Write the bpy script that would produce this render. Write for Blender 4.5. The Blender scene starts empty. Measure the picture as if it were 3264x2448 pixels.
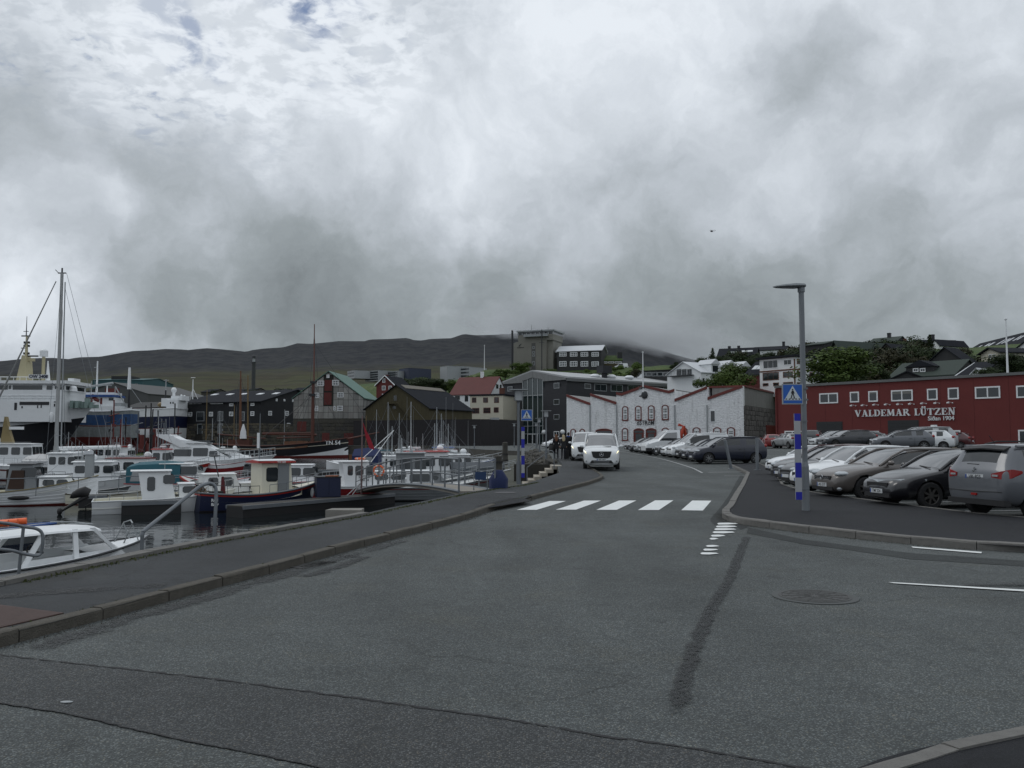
import bpy, bmesh, math, random
from mathutils import Vector, Matrix, noise as mn
from mathutils.geometry import delaunay_2d_cdt
random.seed(11)
S = bpy.context.scene
COL = S.collection
R = math.radians
FL, HV, CH = 2734.0, 1398.0, 1.75          # focal length and horizon row in pixels of the 3264 px photograph, eye height
PITCH = math.atan((HV - 1224) / FL)
WZ = -1.85                                  # water level
cam = bpy.data.objects.new('camera', bpy.data.cameras.new('camera'))
COL.objects.link(cam); S.camera = cam
cam.location = (0, 0, CH)
cam.rotation_euler = (math.pi / 2 + PITCH, 0, 0)
cam.data.sensor_width = 36; cam.data.lens = FL / 3264 * 36
cam.data.clip_start = .1; cam.data.clip_end = 20000
S.view_settings.view_transform = 'Standard'; S.view_settings.look = 'None'
S.view_settings.exposure = 0.0; S.view_settings.gamma = 1
S.view_settings.use_curve_mapping = False
S.cycles.max_bounces = 6; S.cycles.volume_bounces = 1
S.cycles.volume_max_steps = 64
SUN_EL, SUN_AZ = R(48), R(-60)      # azimuth from +Y towards +X
W = bpy.data.worlds.new('World'); S.world = W; W.use_nodes = True
class NT:
 def __init__(s, nt): s.nt = nt; s.n = nt.nodes; s.l = nt.links
 def val(s, a, sock):
  if isinstance(a, bpy.types.NodeSocket): s.l.new(a, sock)
  elif a is not None:
   if hasattr(sock.default_value, '__len__') and not hasattr(a, '__len__'): a = (a,) * len(sock.default_value)
   if hasattr(a, '__len__') and len(sock.default_value) == 4 and len(a) == 3: a = (*a, 1)
   sock.default_value = a
 def node(s, t, ins={}, out=0, **kw):
  n = s.n.new(t)
  for k, v in kw.items(): setattr(n, k, v)
  for k, v in ins.items(): s.val(v, n.inputs[k])
  return n.outputs[out]
 def m(s, op, a, b=None, c=None, clamp=False):
  n = s.n.new('ShaderNodeMath'); n.operation = op; n.use_clamp = clamp
  s.val(a, n.inputs[0]); s.val(b, n.inputs[1]); s.val(c, n.inputs[2]); return n.outputs[0]
 def vm(s, op, a, b=None, out=0):
  n = s.n.new('ShaderNodeVectorMath'); n.operation = op
  s.val(a, n.inputs[0]); s.val(b, n.inputs[1]); return n.outputs[out]
 def mix(s, f, a, b, bt='MIX'):
  n = s.n.new('ShaderNodeMix'); n.data_type = 'RGBA'; n.blend_type = bt
  s.val(f, n.inputs[0]); s.val(a, n.inputs[6]); s.val(b, n.inputs[7]); return n.outputs[2]
 def ramp(s, f, st, interp='LINEAR'):
  n = s.n.new('ShaderNodeValToRGB'); cr = n.color_ramp; cr.interpolation = interp
  while len(cr.elements) < len(st): cr.elements.new(.5)
  for e, (p, c) in zip(cr.elements, st):
   e.position = p; e.color = (*c, 1) if hasattr(c, '__len__') else (c, c, c, 1)
  s.val(f, n.inputs[0]); return n.outputs[0]
 def noise(s, vec, scale, detail=4, rough=.5, dist=0, out=0, ntype=None):
  n = s.n.new('ShaderNodeTexNoise'); s.val(vec, n.inputs['Vector'])
  n.inputs['Scale'].default_value = scale; n.inputs['Detail'].default_value = detail
  n.inputs['Roughness'].default_value = rough; n.inputs['Distortion'].default_value = dist
  return n.outputs[out]
 def mr(s, f, a, b, c=0, d=1, smooth=True):
  n = s.n.new('ShaderNodeMapRange'); n.interpolation_type = 'SMOOTHSTEP' if smooth else 'LINEAR'
  s.val(f, n.inputs[0])
  for i, x in enumerate((a, b, c, d)): s.val(x, n.inputs[i + 1])
  return n.outputs[0]
def ray(u, v):
 x = (u - 1632) / FL; y = (1224 - v) / FL; c, s = math.cos(PITCH), math.sin(PITCH)
 return Vector((x, c - y * s, s + y * c))
def at(u, v, Y):
 d = ray(u, v); k = Y / d.y; return Vector((d.x * k, Y, CH + d.z * k))
w = NT(W.node_tree); w.n.clear()
def sky():
 dirv = w.vm('NORMALIZE', w.node('ShaderNodeTexCoord', out=0))
 sep = w.n.new('ShaderNodeSeparateXYZ'); w.l.new(dirv, sep.inputs[0])
 z = w.m('MAXIMUM', sep.outputs[2], 0.0)
 zi = w.m('ADD', z, .16)
 pl = w.n.new('ShaderNodeCombineXYZ')
 w.l.new(w.m('DIVIDE', sep.outputs[0], zi), pl.inputs[0]); w.l.new(w.m('DIVIDE', sep.outputs[1], zi), pl.inputs[1])
 P = pl.outputs[0]
 off = lambda v: w.vm('SUBTRACT', v, (.5, .5, .5))
 warp = w.vm('ADD', dirv, w.vm('MULTIPLY', off(w.noise(dirv, 3.6, 3, .5, out=1)), (.22, .22, .22)))
 warp = w.vm('ADD', warp, w.vm('MULTIPLY', off(w.noise(dirv, 11, 7, .62, out=1)), (.10, .10, .10)))
 n1 = w.noise(warp, 4.5, 8, .56, .3)
 n2 = w.noise(warp, 13, 7, .58, .2)
 n3 = w.noise(w.vm('ADD', P, w.vm('MULTIPLY', off(w.noise(P, 6, 4, .6, out=1)), (.12, .12, .12))), 19, 6, .55, 0)
 def blob(u, v, r, amp, asp=1.0):
  d = ray(u, v).normalized()
  q = w.vm('MULTIPLY', w.vm('SUBTRACT', warp, tuple(d)), (1, 1, asp))
  dd = w.vm('LENGTH', q, out=1)
  return w.m('MULTIPLY', w.m('EXPONENT', w.m('MULTIPLY', w.m('POWER', dd, 2.6), -1 / (r / FL) ** 2.6)), amp)
 tone = w.m('ADD', w.m('MULTIPLY', w.m('SUBTRACT', n1, .5), .64), .67)
 tone = w.m('ADD', tone, w.m('MULTIPLY', w.m('SUBTRACT', n2, .5), .34))
 for b in BLOBS: tone = w.m('ADD', tone, blob(*b))
 tone = w.m('ADD', tone, w.m('MULTIPLY', z, .30))
 cl = w.ramp(tone, [(0.0, (.124, .142, .152)), (.25, (.180, .204, .218)), (.50, (.315, .353, .376)), (.72, (.50, .545, .595)), (.9, (.68, .73, .79)), (1.0, (.80, .85, .91))])
 cl = w.vm('MULTIPLY', cl, (10, 10, 10))
 ns = w.n.new('ShaderNodeTexSky'); ns.sky_type = 'NISHITA'; ns.sun_disc = False
 ns.sun_elevation = SUN_EL; ns.sun_rotation = SUN_AZ; ns.air_density = 1; ns.dust_density = .5; ns.ozone_density = 1.5
 d0 = ray(560, -120).normalized()
 reg = w.m('EXPONENT', w.m('MULTIPLY', w.m('POWER', w.m('DIVIDE', w.vm('LENGTH', w.vm('MULTIPLY', w.vm('SUBTRACT', warp, tuple(d0)), (1, 1, 1.9)), out=1), .33), 3), -1))
 n4 = w.noise(P, 3.4, 3, .5, 0)
 hole = w.m('MULTIPLY', w.m('MULTIPLY', w.mr(n3, .48, .34), w.mr(n4, .48, .64)), w.mr(reg, .35, .9))
 for hb_ in ((960, 75, 150, 1.0), (1080, 90, 90, .7), (470, 40, 110, .3), (690, 10, 80, .6), (530, 165, 50, .6), (1010, 235, 60, .5), (640, 240, 60, .4)): hole = w.m('MAXIMUM', hole, w.m('MULTIPLY', w.mr(blob(*hb_[:3], 1.0), .2, .9), w.m('MULTIPLY', w.mr(n3, .66, .36), hb_[3])))
 cl = w.mix(w.m('MULTIPLY', w.m('MULTIPLY', w.mr(n3, .60, .40), .30), w.mr(reg, .1, .6)), cl, (3.3, 3.8, 4.4))
 blue = w.mix(.6, ns.outputs[0], (1.0, 1.45, 2.9))
 col = w.mix(w.m('MULTIPLY', hole, .92), cl, blue)
 bg = w.n.new('ShaderNodeBackground'); w.l.new(col, bg.inputs[0]); bg.inputs[1].default_value = .10
 o = w.n.new('ShaderNodeOutputWorld'); w.l.new(bg.outputs[0], o.inputs[0])
BLOBS = [(500, 60, 520, .22, 1.3), (1000, 280, 380, .18, 1.6), (1330, 500, 260, .12), (1800, 60, 700, .12, 1.6), (1560, 600, 170, .10), (2250, 330, 170, .06), (3000, 150, 300, .06),
         (20, 800, 170, .12), (60, 1080, 200, .20, 1.3), (350, 650, 70, .08), (3150, 800, 260, .05), (1900, 800, 160, .05), (1480, 720, 120, .06), (1750, 880, 120, .05),
         (60, 430, 170, -.16), (420, 460, 110, -.10), (560, 560, 150, -.12), (700, 680, 170, -.12), (880, 800, 190, -.14), (1120, 890, 210, -.15), (1400, 970, 280, -.20, 1.3), (1800, 1020, 300, -.17, 1.5),
         (400, 760, 90, -.08), (520, 960, 190, -.17), (2420, 260, 150, -.10), (2560, 160, 150, -.11), (2680, 60, 120, -.08), (2000, 480, 200, -.10), (1900, 620, 150, -.09), (2250, 620, 200, -.07), (2650, 760, 180, -.10), (2850, 640, 140, -.08), (3060, 560, 110, -.10), (3250, 330, 150, -.07),
         (2800, 1100, 600, -.22, 1.6), (900, 1060, 300, -.18, 1.4), (2300, 1080, 380, -.20, 1.4)]
sky()
sun = bpy.data.objects.new('sun', bpy.data.lights.new('sun', 'SUN'))
COL.objects.link(sun); sun.data.energy = .55; sun.data.angle = R(25); sun.data.color = (1, .97, .92)
sd = Vector((math.sin(SUN_AZ) * math.cos(SUN_EL), math.cos(SUN_AZ) * math.cos(SUN_EL), math.sin(SUN_EL)))
sun.rotation_euler = sd.to_track_quat('Z', 'Y').to_euler()
def sst(x): x = min(1, max(0, x)); return x * x * (3 - 2 * x)
def gz(x, y):
 z = 0 if y < 42 else .4 * (1 - math.exp(-(y - 42) / 15))
 return z + .42 * sst((x - 13) / 14) * sst((y - 42) / 22)
def G(u, v, z=None):
 d = ray(u, v)
 if z is not None:
  k = (z - CH) / d.z; return Vector((d.x * k, d.y * k, z))
 z = 0
 for _ in range(30):
  k = (z - CH) / d.z if d.z < -1e-5 else 130 / d.y
  k = min(k, 160 / d.y); z = .5 * z + .5 * gz(d.x * k, d.y * k)
 return Vector((d.x * k, d.y * k, z))
MATS = {}
def pbr(key, rgb, rough=.6, metal=0, var=.12, scale=2.0, bump=0, bscale=30, coat=0, emit=0, spec=.5, streak=False, dirt=0):
 if key in MATS: return MATS[key]
 m = bpy.data.materials.new(key); m.use_nodes = True; t = NT(m.node_tree)
 b = t.n['Principled BSDF']; b.inputs['Roughness'].default_value = rough; b.inputs['Metallic'].default_value = metal
 b.inputs['Coat Weight'].default_value = coat; b.inputs['Specular IOR Level'].default_value = spec
 tc = t.node('ShaderNodeTexCoord', out=3)
 if streak: tc = t.vm('MULTIPLY', tc, (1, 1, .18))
 c = (*rgb, 1)
 if var:
  nz = t.noise(tc, scale, 6, .6)
  f = t.m('ADD', t.m('MULTIPLY', t.m('SUBTRACT', nz, .5), var * 3), 1)
  c = t.mix(1, c, f, 'MULTIPLY')
 if dirt:
  nd = t.noise(tc, scale * 2.7, 7, .7)
  c = t.mix(t.m('MULTIPLY', t.mr(nd, .52, .7), dirt), c, (.06, .055, .045))
 if isinstance(c, tuple): b.inputs['Base Color'].default_value = c
 else: t.l.new(c, b.inputs['Base Color'])
 if bump:
  bn = t.n.new('ShaderNodeBump'); bn.inputs['Strength'].default_value = bump; bn.inputs['Distance'].default_value = .02
  t.l.new(t.noise(tc, bscale, 4, .6), bn.inputs['Height']); t.l.new(bn.outputs[0], b.inputs['Normal'])
 if emit:
  b.inputs['Emission Color'].default_value = (*rgb, 1); b.inputs['Emission Strength'].default_value = emit
 MATS[key] = m; return m
WHITE = pbr('white_paint', (.72, .74, .75), .45, var=.06, dirt=.10)
CREAM = pbr('cream_paint', (.55, .52, .42), .5, var=.07)
BLACKP = pbr('black_paint', (.012, .013, .017), .45)
NAVY = pbr('navy_paint', (.009, .014, .045), .4)
BLUEP = pbr('blue_paint', (.02, .07, .24), .4)
REDP = pbr('red_paint', (.36, .025, .02), .45)
DRED = pbr('dark_red_paint', (.13, .018, .015), .6, dirt=.3)
ORANGE = pbr('orange_plastic', (.75, .13, .03), .5)
GREYM = pbr('galvanised_steel', (.16, .175, .19), .5, .4)
DGREY = pbr('dark_grey_metal', (.04, .043, .047), .5, .3)
LGREY = pbr('light_grey_paint', (.30, .32, .33), .5)
GLASS = pbr('dark_glass', (.02, .026, .03), .08, var=0, spec=.8)
CARGLASS = pbr('car_glass', (.02, .024, .028), .05, var=0, spec=1.0)
CARG2 = pbr('car_side_glass', (.012, .015, .017), .06, var=0, spec=.8)
CARGLASS.node_tree.nodes['Principled BSDF'].inputs['IOR'].default_value = 2.1
RUBBER = pbr('rubber', (.012, .012, .013), .8)
WOOD = pbr('varnished_wood', (.13, .055, .025), .5, streak=False)
RWOOD = pbr('red_brown_wood', (.085, .026, .016), .55)
OCHRE = pbr('ochre_paint', (.17, .115, .045), .5)
TEAL = pbr('teal_canvas', (.015, .09, .12), .8)
NAVYC = pbr('navy_canvas', (.01, .02, .075), .85)
REDPLAS = pbr('red_lens', (.26, .010, .010), .2, var=0)
CHROME = pbr('chrome', (.55, .56, .58), .15, 1, var=0)
CONC = pbr('concrete', (.21, .20, .18), .85, var=.25, scale=3, bump=.5, bscale=40, dirt=.35)
def asphalt(key, base, light, warm=0.0, fine=1.0):
 m = bpy.data.materials.new(key); m.use_nodes = True; t = NT(m.node_tree); b = t.n['Principled BSDF']
 tc = t.node('ShaderNodeTexCoord', out=3)
 vo = t.n.new('ShaderNodeTexVoronoi'); t.l.new(tc, vo.inputs['Vector']); vo.inputs['Scale'].default_value = 88 / fine
 vo.inputs['Randomness'].default_value = 1
 sp = t.n.new('ShaderNodeSeparateColor'); t.l.new(vo.outputs['Color'], sp.inputs[0])
 st = t.m('POWER', sp.outputs[0], 2.2)
 edge = t.mr(vo.outputs['Distance'], .75, .3)
 f = t.m('MULTIPLY', st, edge)
 big = t.noise(tc, .35, 5, .6)
 mid = t.noise(tc, 2.2, 6, .65)
 patch = t.noise(tc, 14, 5, .7)
 c = t.mix(f, base, light)
 c = t.mix(t.m('MULTIPLY', t.mr(sp.outputs[1], .9, 1.0), t.m('MULTIPLY', edge, .5)), c, (light[0] * 1.5, light[1] * 1.25, light[2] * .95))
 k = t.m('ADD', t.m('MULTIPLY', t.m('SUBTRACT', big, .5), .9), t.m('ADD', t.m('MULTIPLY', t.m('SUBTRACT', mid, .5), .5), 1))
 k = t.m('ADD', k, t.m('MULTIPLY', t.m('SUBTRACT', patch, .5), .5))
 track = t.noise(t.vm('MULTIPLY', t.vm('ADD', tc, t.vm('MULTIPLY', t.noise(tc, .08, 2, .5, out=1), (6, 6, 0))), (1, .10, 1)), .9, 4, .5)
 k = t.m('ADD', k, t.m('MULTIPLY', t.m('SUBTRACT', track, .5), .7))
 oil = t.noise(tc, 1.7, 3, .5); k = t.m('MULTIPLY', k, t.mr(oil, .74, .66, .72, 1.0))
 cr = t.n.new('ShaderNodeTexVoronoi'); cr.feature = 'DISTANCE_TO_EDGE'; cr.inputs['Scale'].default_value = .55; t.l.new(t.vm('ADD', tc, t.vm('MULTIPLY', t.noise(tc, 3, 6, .7, out=1), (.5, .5, 0))), cr.inputs['Vector'])
 k = t.m('MULTIPLY', k, t.m('SUBTRACT', 1, t.m('MULTIPLY', t.mr(cr.outputs['Distance'], .012, .003), t.m('MULTIPLY', t.mr(t.noise(tc, .25, 2, .5), .5, .62), .35))))
 c = t.mix(1, c, k, 'MULTIPLY')
 c = t.mix(t.m('MULTIPLY', t.mr(t.noise(tc, .8, 5, .6), .52, .72), .35 + warm), c, t.mix(1, c, (1.12, 1.02, .86), 'MULTIPLY'))
 t.l.new(c, b.inputs['Base Color']); b.inputs['Roughness'].default_value = .82; b.inputs['Specular IOR Level'].default_value = .3
 bn = t.n.new('ShaderNodeBump'); bn.inputs['Strength'].default_value = .8; bn.inputs['Distance'].default_value = .006
 t.l.new(t.m('SUBTRACT', 1, vo.outputs['Distance']), bn.inputs['Height']); t.l.new(bn.outputs[0], b.inputs['Normal'])
 MATS[key] = m; return m
ASPH = asphalt('road_asphalt', (.053, .059, .059), (.185, .205, .203))
ASPH_D = asphalt('dark_road_asphalt', (.034, .037, .038), (.140, .147, .148))
ASPH_L = asphalt('light_road_asphalt', (.060, .064, .065), (.30, .32, .32))
PAVE = asphalt('pavement_asphalt', (.034, .037, .040), (.075, .081, .086), fine=.45)
PAVE_N = asphalt('new_black_asphalt', (.011, .012, .0145), (.028, .030, .036), fine=.6)
PAINT = pbr('road_paint', (.72, .74, .73), .6, var=.10, scale=6, bump=.3, bscale=120, dirt=.15)
KERB = pbr('kerb_stone', (.080, .073, .060), .9, var=.3, scale=9, bump=.8, bscale=60, dirt=.4)
KERB_L = pbr('concrete_kerb', (.150, .145, .135), .9, var=.22, scale=8, bump=.6, bscale=60, dirt=.2)
class MB:
 def __init__(s): s.v = []; s.f = []
 def add(s, vs, fs):
  o = len(s.v); s.v += [tuple(p) for p in vs]; s.f += [tuple(i + o for i in f) for f in fs]; return s
 def hexa(s, p): return s.add(p, [(0, 3, 2, 1), (4, 5, 6, 7), (0, 1, 5, 4), (1, 2, 6, 5), (2, 3, 7, 6), (3, 0, 4, 7)])
 def box(s, x0, x1, y0, y1, z0, z1):
  return s.hexa([(x0, y0, z0), (x1, y0, z0), (x1, y1, z0), (x0, y1, z0), (x0, y0, z1), (x1, y0, z1), (x1, y1, z1), (x0, y1, z1)])
 def prism(s, poly, y0, y1):      # poly in xz, extruded along y
  n = len(poly)
  vs = [(x, y0, z) for x, z in poly] + [(x, y1, z) for x, z in poly]
  return s.add(vs, [tuple(range(n)), tuple(range(2 * n - 1, n - 1, -1))] + [(i, i + n, (i + 1) % n + n, (i + 1) % n) for i in range(n)])
 def prismz(s, poly, z0, z1):
  n = len(poly)
  vs = [(x, y, z0) for x, y in poly] + [(x, y, z1) for x, y in poly]
  return s.add(vs, [tuple(range(n - 1, -1, -1)), tuple(range(n, 2 * n))] + [(i, (i + 1) % n, (i + 1) % n + n, i + n) for i in range(n)])
 def prismx(s, poly, x0, x1):     # poly in yz
  n = len(poly)
  vs = [(x0, y, z) for y, z in poly] + [(x1, y, z) for y, z in poly]
  return s.add(vs, [tuple(range(n - 1, -1, -1)), tuple(range(n, 2 * n))] + [(i, (i + 1) % n, (i + 1) % n + n, i + n) for i in range(n)])
 def loft(s, rings, caps=True, closed=True):
  n = len(rings[0]); o = len(s.v); vs = [p for r in rings for p in r]; fs = []
  for a in range(len(rings) - 1):
   for i in range(n if closed else n - 1):
    j = (i + 1) % n
    fs.append((a * n + i, a * n + j, (a + 1) * n + j, (a + 1) * n + i))
  if caps: fs += [tuple(range(n - 1, -1, -1)), tuple((len(rings) - 1) * n + i for i in range(n))]
  return s.add(vs, fs)
 def tube(s, pts, r, n=6, r1=None):
  pts = [Vector(p) for p in pts]; rings = []
  for i, p in enumerate(pts):
   d = (pts[min(i + 1, len(pts) - 1)] - pts[max(i - 1, 0)]).normalized()
   a = d.cross(Vector((0, 0, 1)) if abs(d.z) < .9 else Vector((1, 0, 0))).normalized(); b = d.cross(a)
   rr = r if r1 is None else r + (r1 - r) * i / (len(pts) - 1)
   rings.append([p + a * (math.cos(2 * math.pi * k / n) * rr) + b * (math.sin(2 * math.pi * k / n) * rr) for k in range(n)])
  return s.loft(rings)
 def cyl(s, p, z0, z1, r0, r1=None, n=12): return s.tube([(p[0], p[1], z0), (p[0], p[1], z1)], r0, n, r0 if r1 is None else r1)
 def ell(s, c, r, nu=12, nv=7):
  r = r if hasattr(r, '__len__') else (r, r, r); rings = []
  for j in range(1, nv):
   ph = math.pi * j / nv - math.pi / 2
   rings.append([(c[0] + r[0] * math.cos(ph) * math.cos(2 * math.pi * i / nu), c[1] + r[1] * math.cos(ph) * math.sin(2 * math.pi * i / nu), c[2] + r[2] * math.sin(ph)) for i in range(nu)])
  return s.loft(rings)
 def torus(s, c, R0, r, ax='z', n=20, m=8, a0=0, a1=2 * math.pi):
  full = abs(a1 - a0 - 2 * math.pi) < 1e-6; k = n if full else n + 1; rings = []
  for i in range(k):
   a = a0 + (a1 - a0) * i / n; ring = []
   for j in range(m):
    b = 2 * math.pi * j / m; q = R0 + r * math.cos(b); h = r * math.sin(b)
    x, y = q * math.cos(a), q * math.sin(a)
    ring.append({'z': (c[0] + x, c[1] + y, c[2] + h), 'y': (c[0] + x, c[1] + h, c[2] + y), 'x': (c[0] + h, c[1] + x, c[2] + y)}[ax])
   rings.append(ring)
  if full: rings.append(rings[0])
  return s.loft(rings, caps=not full)
 def mesh(s, name='m', smooth=False):
  me = bpy.data.meshes.new(name); me.from_pydata(s.v, [], s.f); me.update()
  if smooth:
   bm = bmesh.new(); bm.from_mesh(me); bmesh.ops.recalc_face_normals(bm, faces=bm.faces)
   for f in bm.faces: f.smooth = True
   for e in bm.edges:
    if len(e.link_faces) == 2 and e.calc_face_angle(0) > R(38): e.smooth = False
   bm.to_mesh(me); bm.free()
  return me
 def ob(s, name, mat, parent=None, smooth=False, **kw): return link(name, s.mesh(name, smooth), mat, parent, **kw)
def props(o, label=None, cat=None, group=None, kind=None):
 if label: o['label'] = label
 if cat: o['category'] = cat
 if group: o['group'] = group
 if kind: o['kind'] = kind
 return o
def link(name, me, mat=None, parent=None, mtx=None, loc=None, **kw):
 if mat and not me.materials: me.materials.append(mat)
 o = bpy.data.objects.new(name, me); COL.objects.link(o)
 if parent: o.parent = parent
 if mtx is not None: o.matrix_local = mtx
 if loc is not None: o.location = loc
 return props(o, **kw)
def thing(name, label, cat, loc=(0, 0, 0), rz=0, group=None):
 o = bpy.data.objects.new(name, None); COL.objects.link(o); o.location = loc; o.rotation_euler = (0, 0, rz)
 o.empty_display_size = .3
 return props(o, label, cat, group)
def kids(o): return [c for c in KIDS() if c.parent == o]
def KIDS(): return list(COL.objects)
def copy_tree(root, loc, rz, label=None, group=None, scale=None, mats=None):
 ch = {}
 for o in COL.objects:
  if o.parent: ch.setdefault(o.parent.name, []).append(o)
 def cp(o, par):
  c = o.copy(); COL.objects.link(c); c.parent = par
  if mats and o.type == 'MESH' and o.data.materials and o.data.materials[0] in mats:
   key = o.data.name + '|' + mats[o.data.materials[0]].name
   if key not in MESHVAR:
    me = o.data.copy(); me.materials[0] = mats[o.data.materials[0]]; MESHVAR[key] = me
   c.data = MESHVAR[key]
  for k in ch.get(o.name, []): cp(k, c)
  return c
 r = cp(root, None); r.location = loc; r.rotation_euler = (0, 0, rz)
 if scale: r.scale = scale
 if label: r['label'] = label
 if group: r['group'] = group
 return r
MESHVAR = {}
def text_mesh(body, size=1, extrude=.02, bold=0, align='CENTER'):
 c = bpy.data.curves.new('lettering', 'FONT'); c.body = body; c.size = size; c.extrude = extrude; c.offset = bold
 c.align_x = align; c.resolution_u = 3
 o = bpy.data.objects.new('tmp', c); COL.objects.link(o)
 me = bpy.data.meshes.new_from_object(o.evaluated_get(bpy.context.evaluated_depsgraph_get()))
 bpy.data.objects.remove(o); me.materials.clear(); return me
UP = Matrix.Rotation(math.pi / 2, 4, 'X')        # text standing upright, facing -y
def area_mesh(pts, holes=(), step=None, zf=None, off=0):
 """flat sheet inside an outline, triangulated with inner points, height from zf"""
 P = [Vector((p[0], p[1])) for p in pts]; V = list(P); n = len(P)
 if step:
  x0, x1 = min(p.x for p in P), max(p.x for p in P); y0, y1 = min(p.y for p in P), max(p.y for p in P)
  y = y0 + step
  while y < y1:
   st = step if y < 150 else step * 2
   x = x0 + st
   while x < x1:
    V.append(Vector((x + random.uniform(-.01, .01), y))); x += st
   y += st
 r = delaunay_2d_cdt(V, [], [list(range(n))], 1, 1e-5)
 vs = [(p.x, p.y, (zf(p.x, p.y) if zf else 0) + off) for p in r[0]]
 me = bpy.data.meshes.new('sheet'); me.from_pydata(vs, [], [tuple(f) for f in r[2]]); me.update()
 bm = bmesh.new(); bm.from_mesh(me)
 for f in bm.faces:
  f.normal_update()
  if f.normal.z < 0: f.normal_flip()
 bm.to_mesh(me); bm.free()
 return me
def lerp(pts, x):
 if x <= pts[0][0]: return pts[0][1]
 for (a, b), (c, d) in zip(pts, pts[1:]):
  if x <= c: return b + (d - b) * (x - a) / (c - a)
 return pts[-1][1]
def P2(l, z=None): return [G(u, v, z) for u, v in l]
quay_px = [(-900, 2030), (0, 1854), (457, 1762), (679, 1721), (1143, 1640), (1240, 1618), (1348, 1597), (1468, 1572), (1540, 1561), (1642, 1547), (1690, 1537)]
QUAY = [G(u, v, .10) for u, v in quay_px]
STEPTOP = G(1783, 1507, .10)
inner_px = [(1745, 1500), (1728, 1472), (1722, 1452), (1700, 1433), (1640, 1430), (1500, 1429), (1380, 1426)]
INNER = [Vector((STEPTOP.x, STEPTOP.y, 0)), Vector((2.6, 49, 0)), Vector((2.5, 62, 0)), Vector((3.2, 78, 0)), Vector((1.5, 92, 0)), Vector((-3, 104, 0)), Vector((-7, 120, 0)), Vector((-13, 158, 0)), Vector((-27, 164, 0)), Vector((-46, 172, 0)), Vector((-57, 187, 0)), Vector((-78, 197, 0))]
land = [(-14, -6)] + [(p.x, p.y) for p in QUAY] + [(p.x, p.y) for p in INNER]
land += [(-90, 201), (-110, 205), (-112, 230), (150, 230), (150, -6)]
road_me = area_mesh(land, step=4, zf=gz)
road = link('road', road_me, ASPH, kind='structure')
wm = bpy.data.materials.new('harbour_water'); wm.use_nodes = True; t = NT(wm.node_tree); b = t.n['Principled BSDF']
b.inputs['Base Color'].default_value = (.006, .009, .010, 1); b.inputs['Roughness'].default_value = .03; b.inputs['IOR'].default_value = 1.33
tc = t.node('ShaderNodeTexCoord', out=3)
h = t.m('ADD', t.noise(t.vm('MULTIPLY', tc, (1, 1.7, 1)), .9, 3, .5), t.m('MULTIPLY', t.noise(t.vm('MULTIPLY', tc, (1, 1.5, 1)), 3.5, 2, .5), .16))
bn = t.n.new('ShaderNodeBump'); bn.inputs['Strength'].default_value = .16; bn.inputs['Distance'].default_value = .10
t.l.new(h, bn.inputs['Height']); t.l.new(bn.outputs[0], b.inputs['Normal'])
MB().add([(-9000, -3000, WZ), (9000, -3000, WZ), (9000, 9000, WZ), (-9000, 9000, WZ)], [(0, 1, 2, 3)]).ob('water', wm, kind='structure')
qw = MB()
edge = [(-14, -6, .02)] + [(p.x, p.y, .02) for p in QUAY] + [(p.x, p.y, gz(p.x, p.y) - .02) for p in INNER] + [(-90, 201, .38), (-110, 205, .38), (-112, 230, .38)]
for a, c in zip(edge, edge[1:]):
 qw.add([(a[0], a[1], -3), (c[0], c[1], -3), (c[0], c[1], c[2]), (a[0], a[1], a[2])], [(0, 1, 2, 3)])
QWM = pbr('quay_stone', (.055, .052, .045), .9, var=.5, scale=1.3, bump=1, bscale=4, dirt=.5)
qw.ob('quay_wall', QWM, kind='structure')
kerb_px = [(-700, 2270), (0, 2064), (165, 2020), (325, 1976), (539, 1917), (700, 1872), (852, 1832), (1077, 1765), (1313, 1703), (1500, 1652), (1580, 1622), (1695, 1594), (1790, 1568), (1871, 1547), (1912, 1533), (1925, 1525), (1912, 1513), (1887, 1503), (1868, 1490), (1850, 1475)]
KB = [G(u, v, 0) for u, v in kerb_px]
FARP = [Vector((6.2, 75, 0)), Vector((6.5, 95, 0)), Vector((4.5, 100, 0)), Vector((3.2, 92, 0)), Vector((4.2, 78, 0)), Vector((3.1, 62, 0)), Vector((2.9, 50, 0))]
pav = [(p.x, p.y) for p in KB] + [(p.x, p.y) for p in FARP] + [(STEPTOP.x, STEPTOP.y)]
pav += [(p.x + .02, p.y) for p in reversed(QUAY)]
PH = .10
pm = area_mesh(pav, step=2.5, zf=gz, off=PH)
pavement = link('pavement', pm, PAVE, kind='structure')
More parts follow.
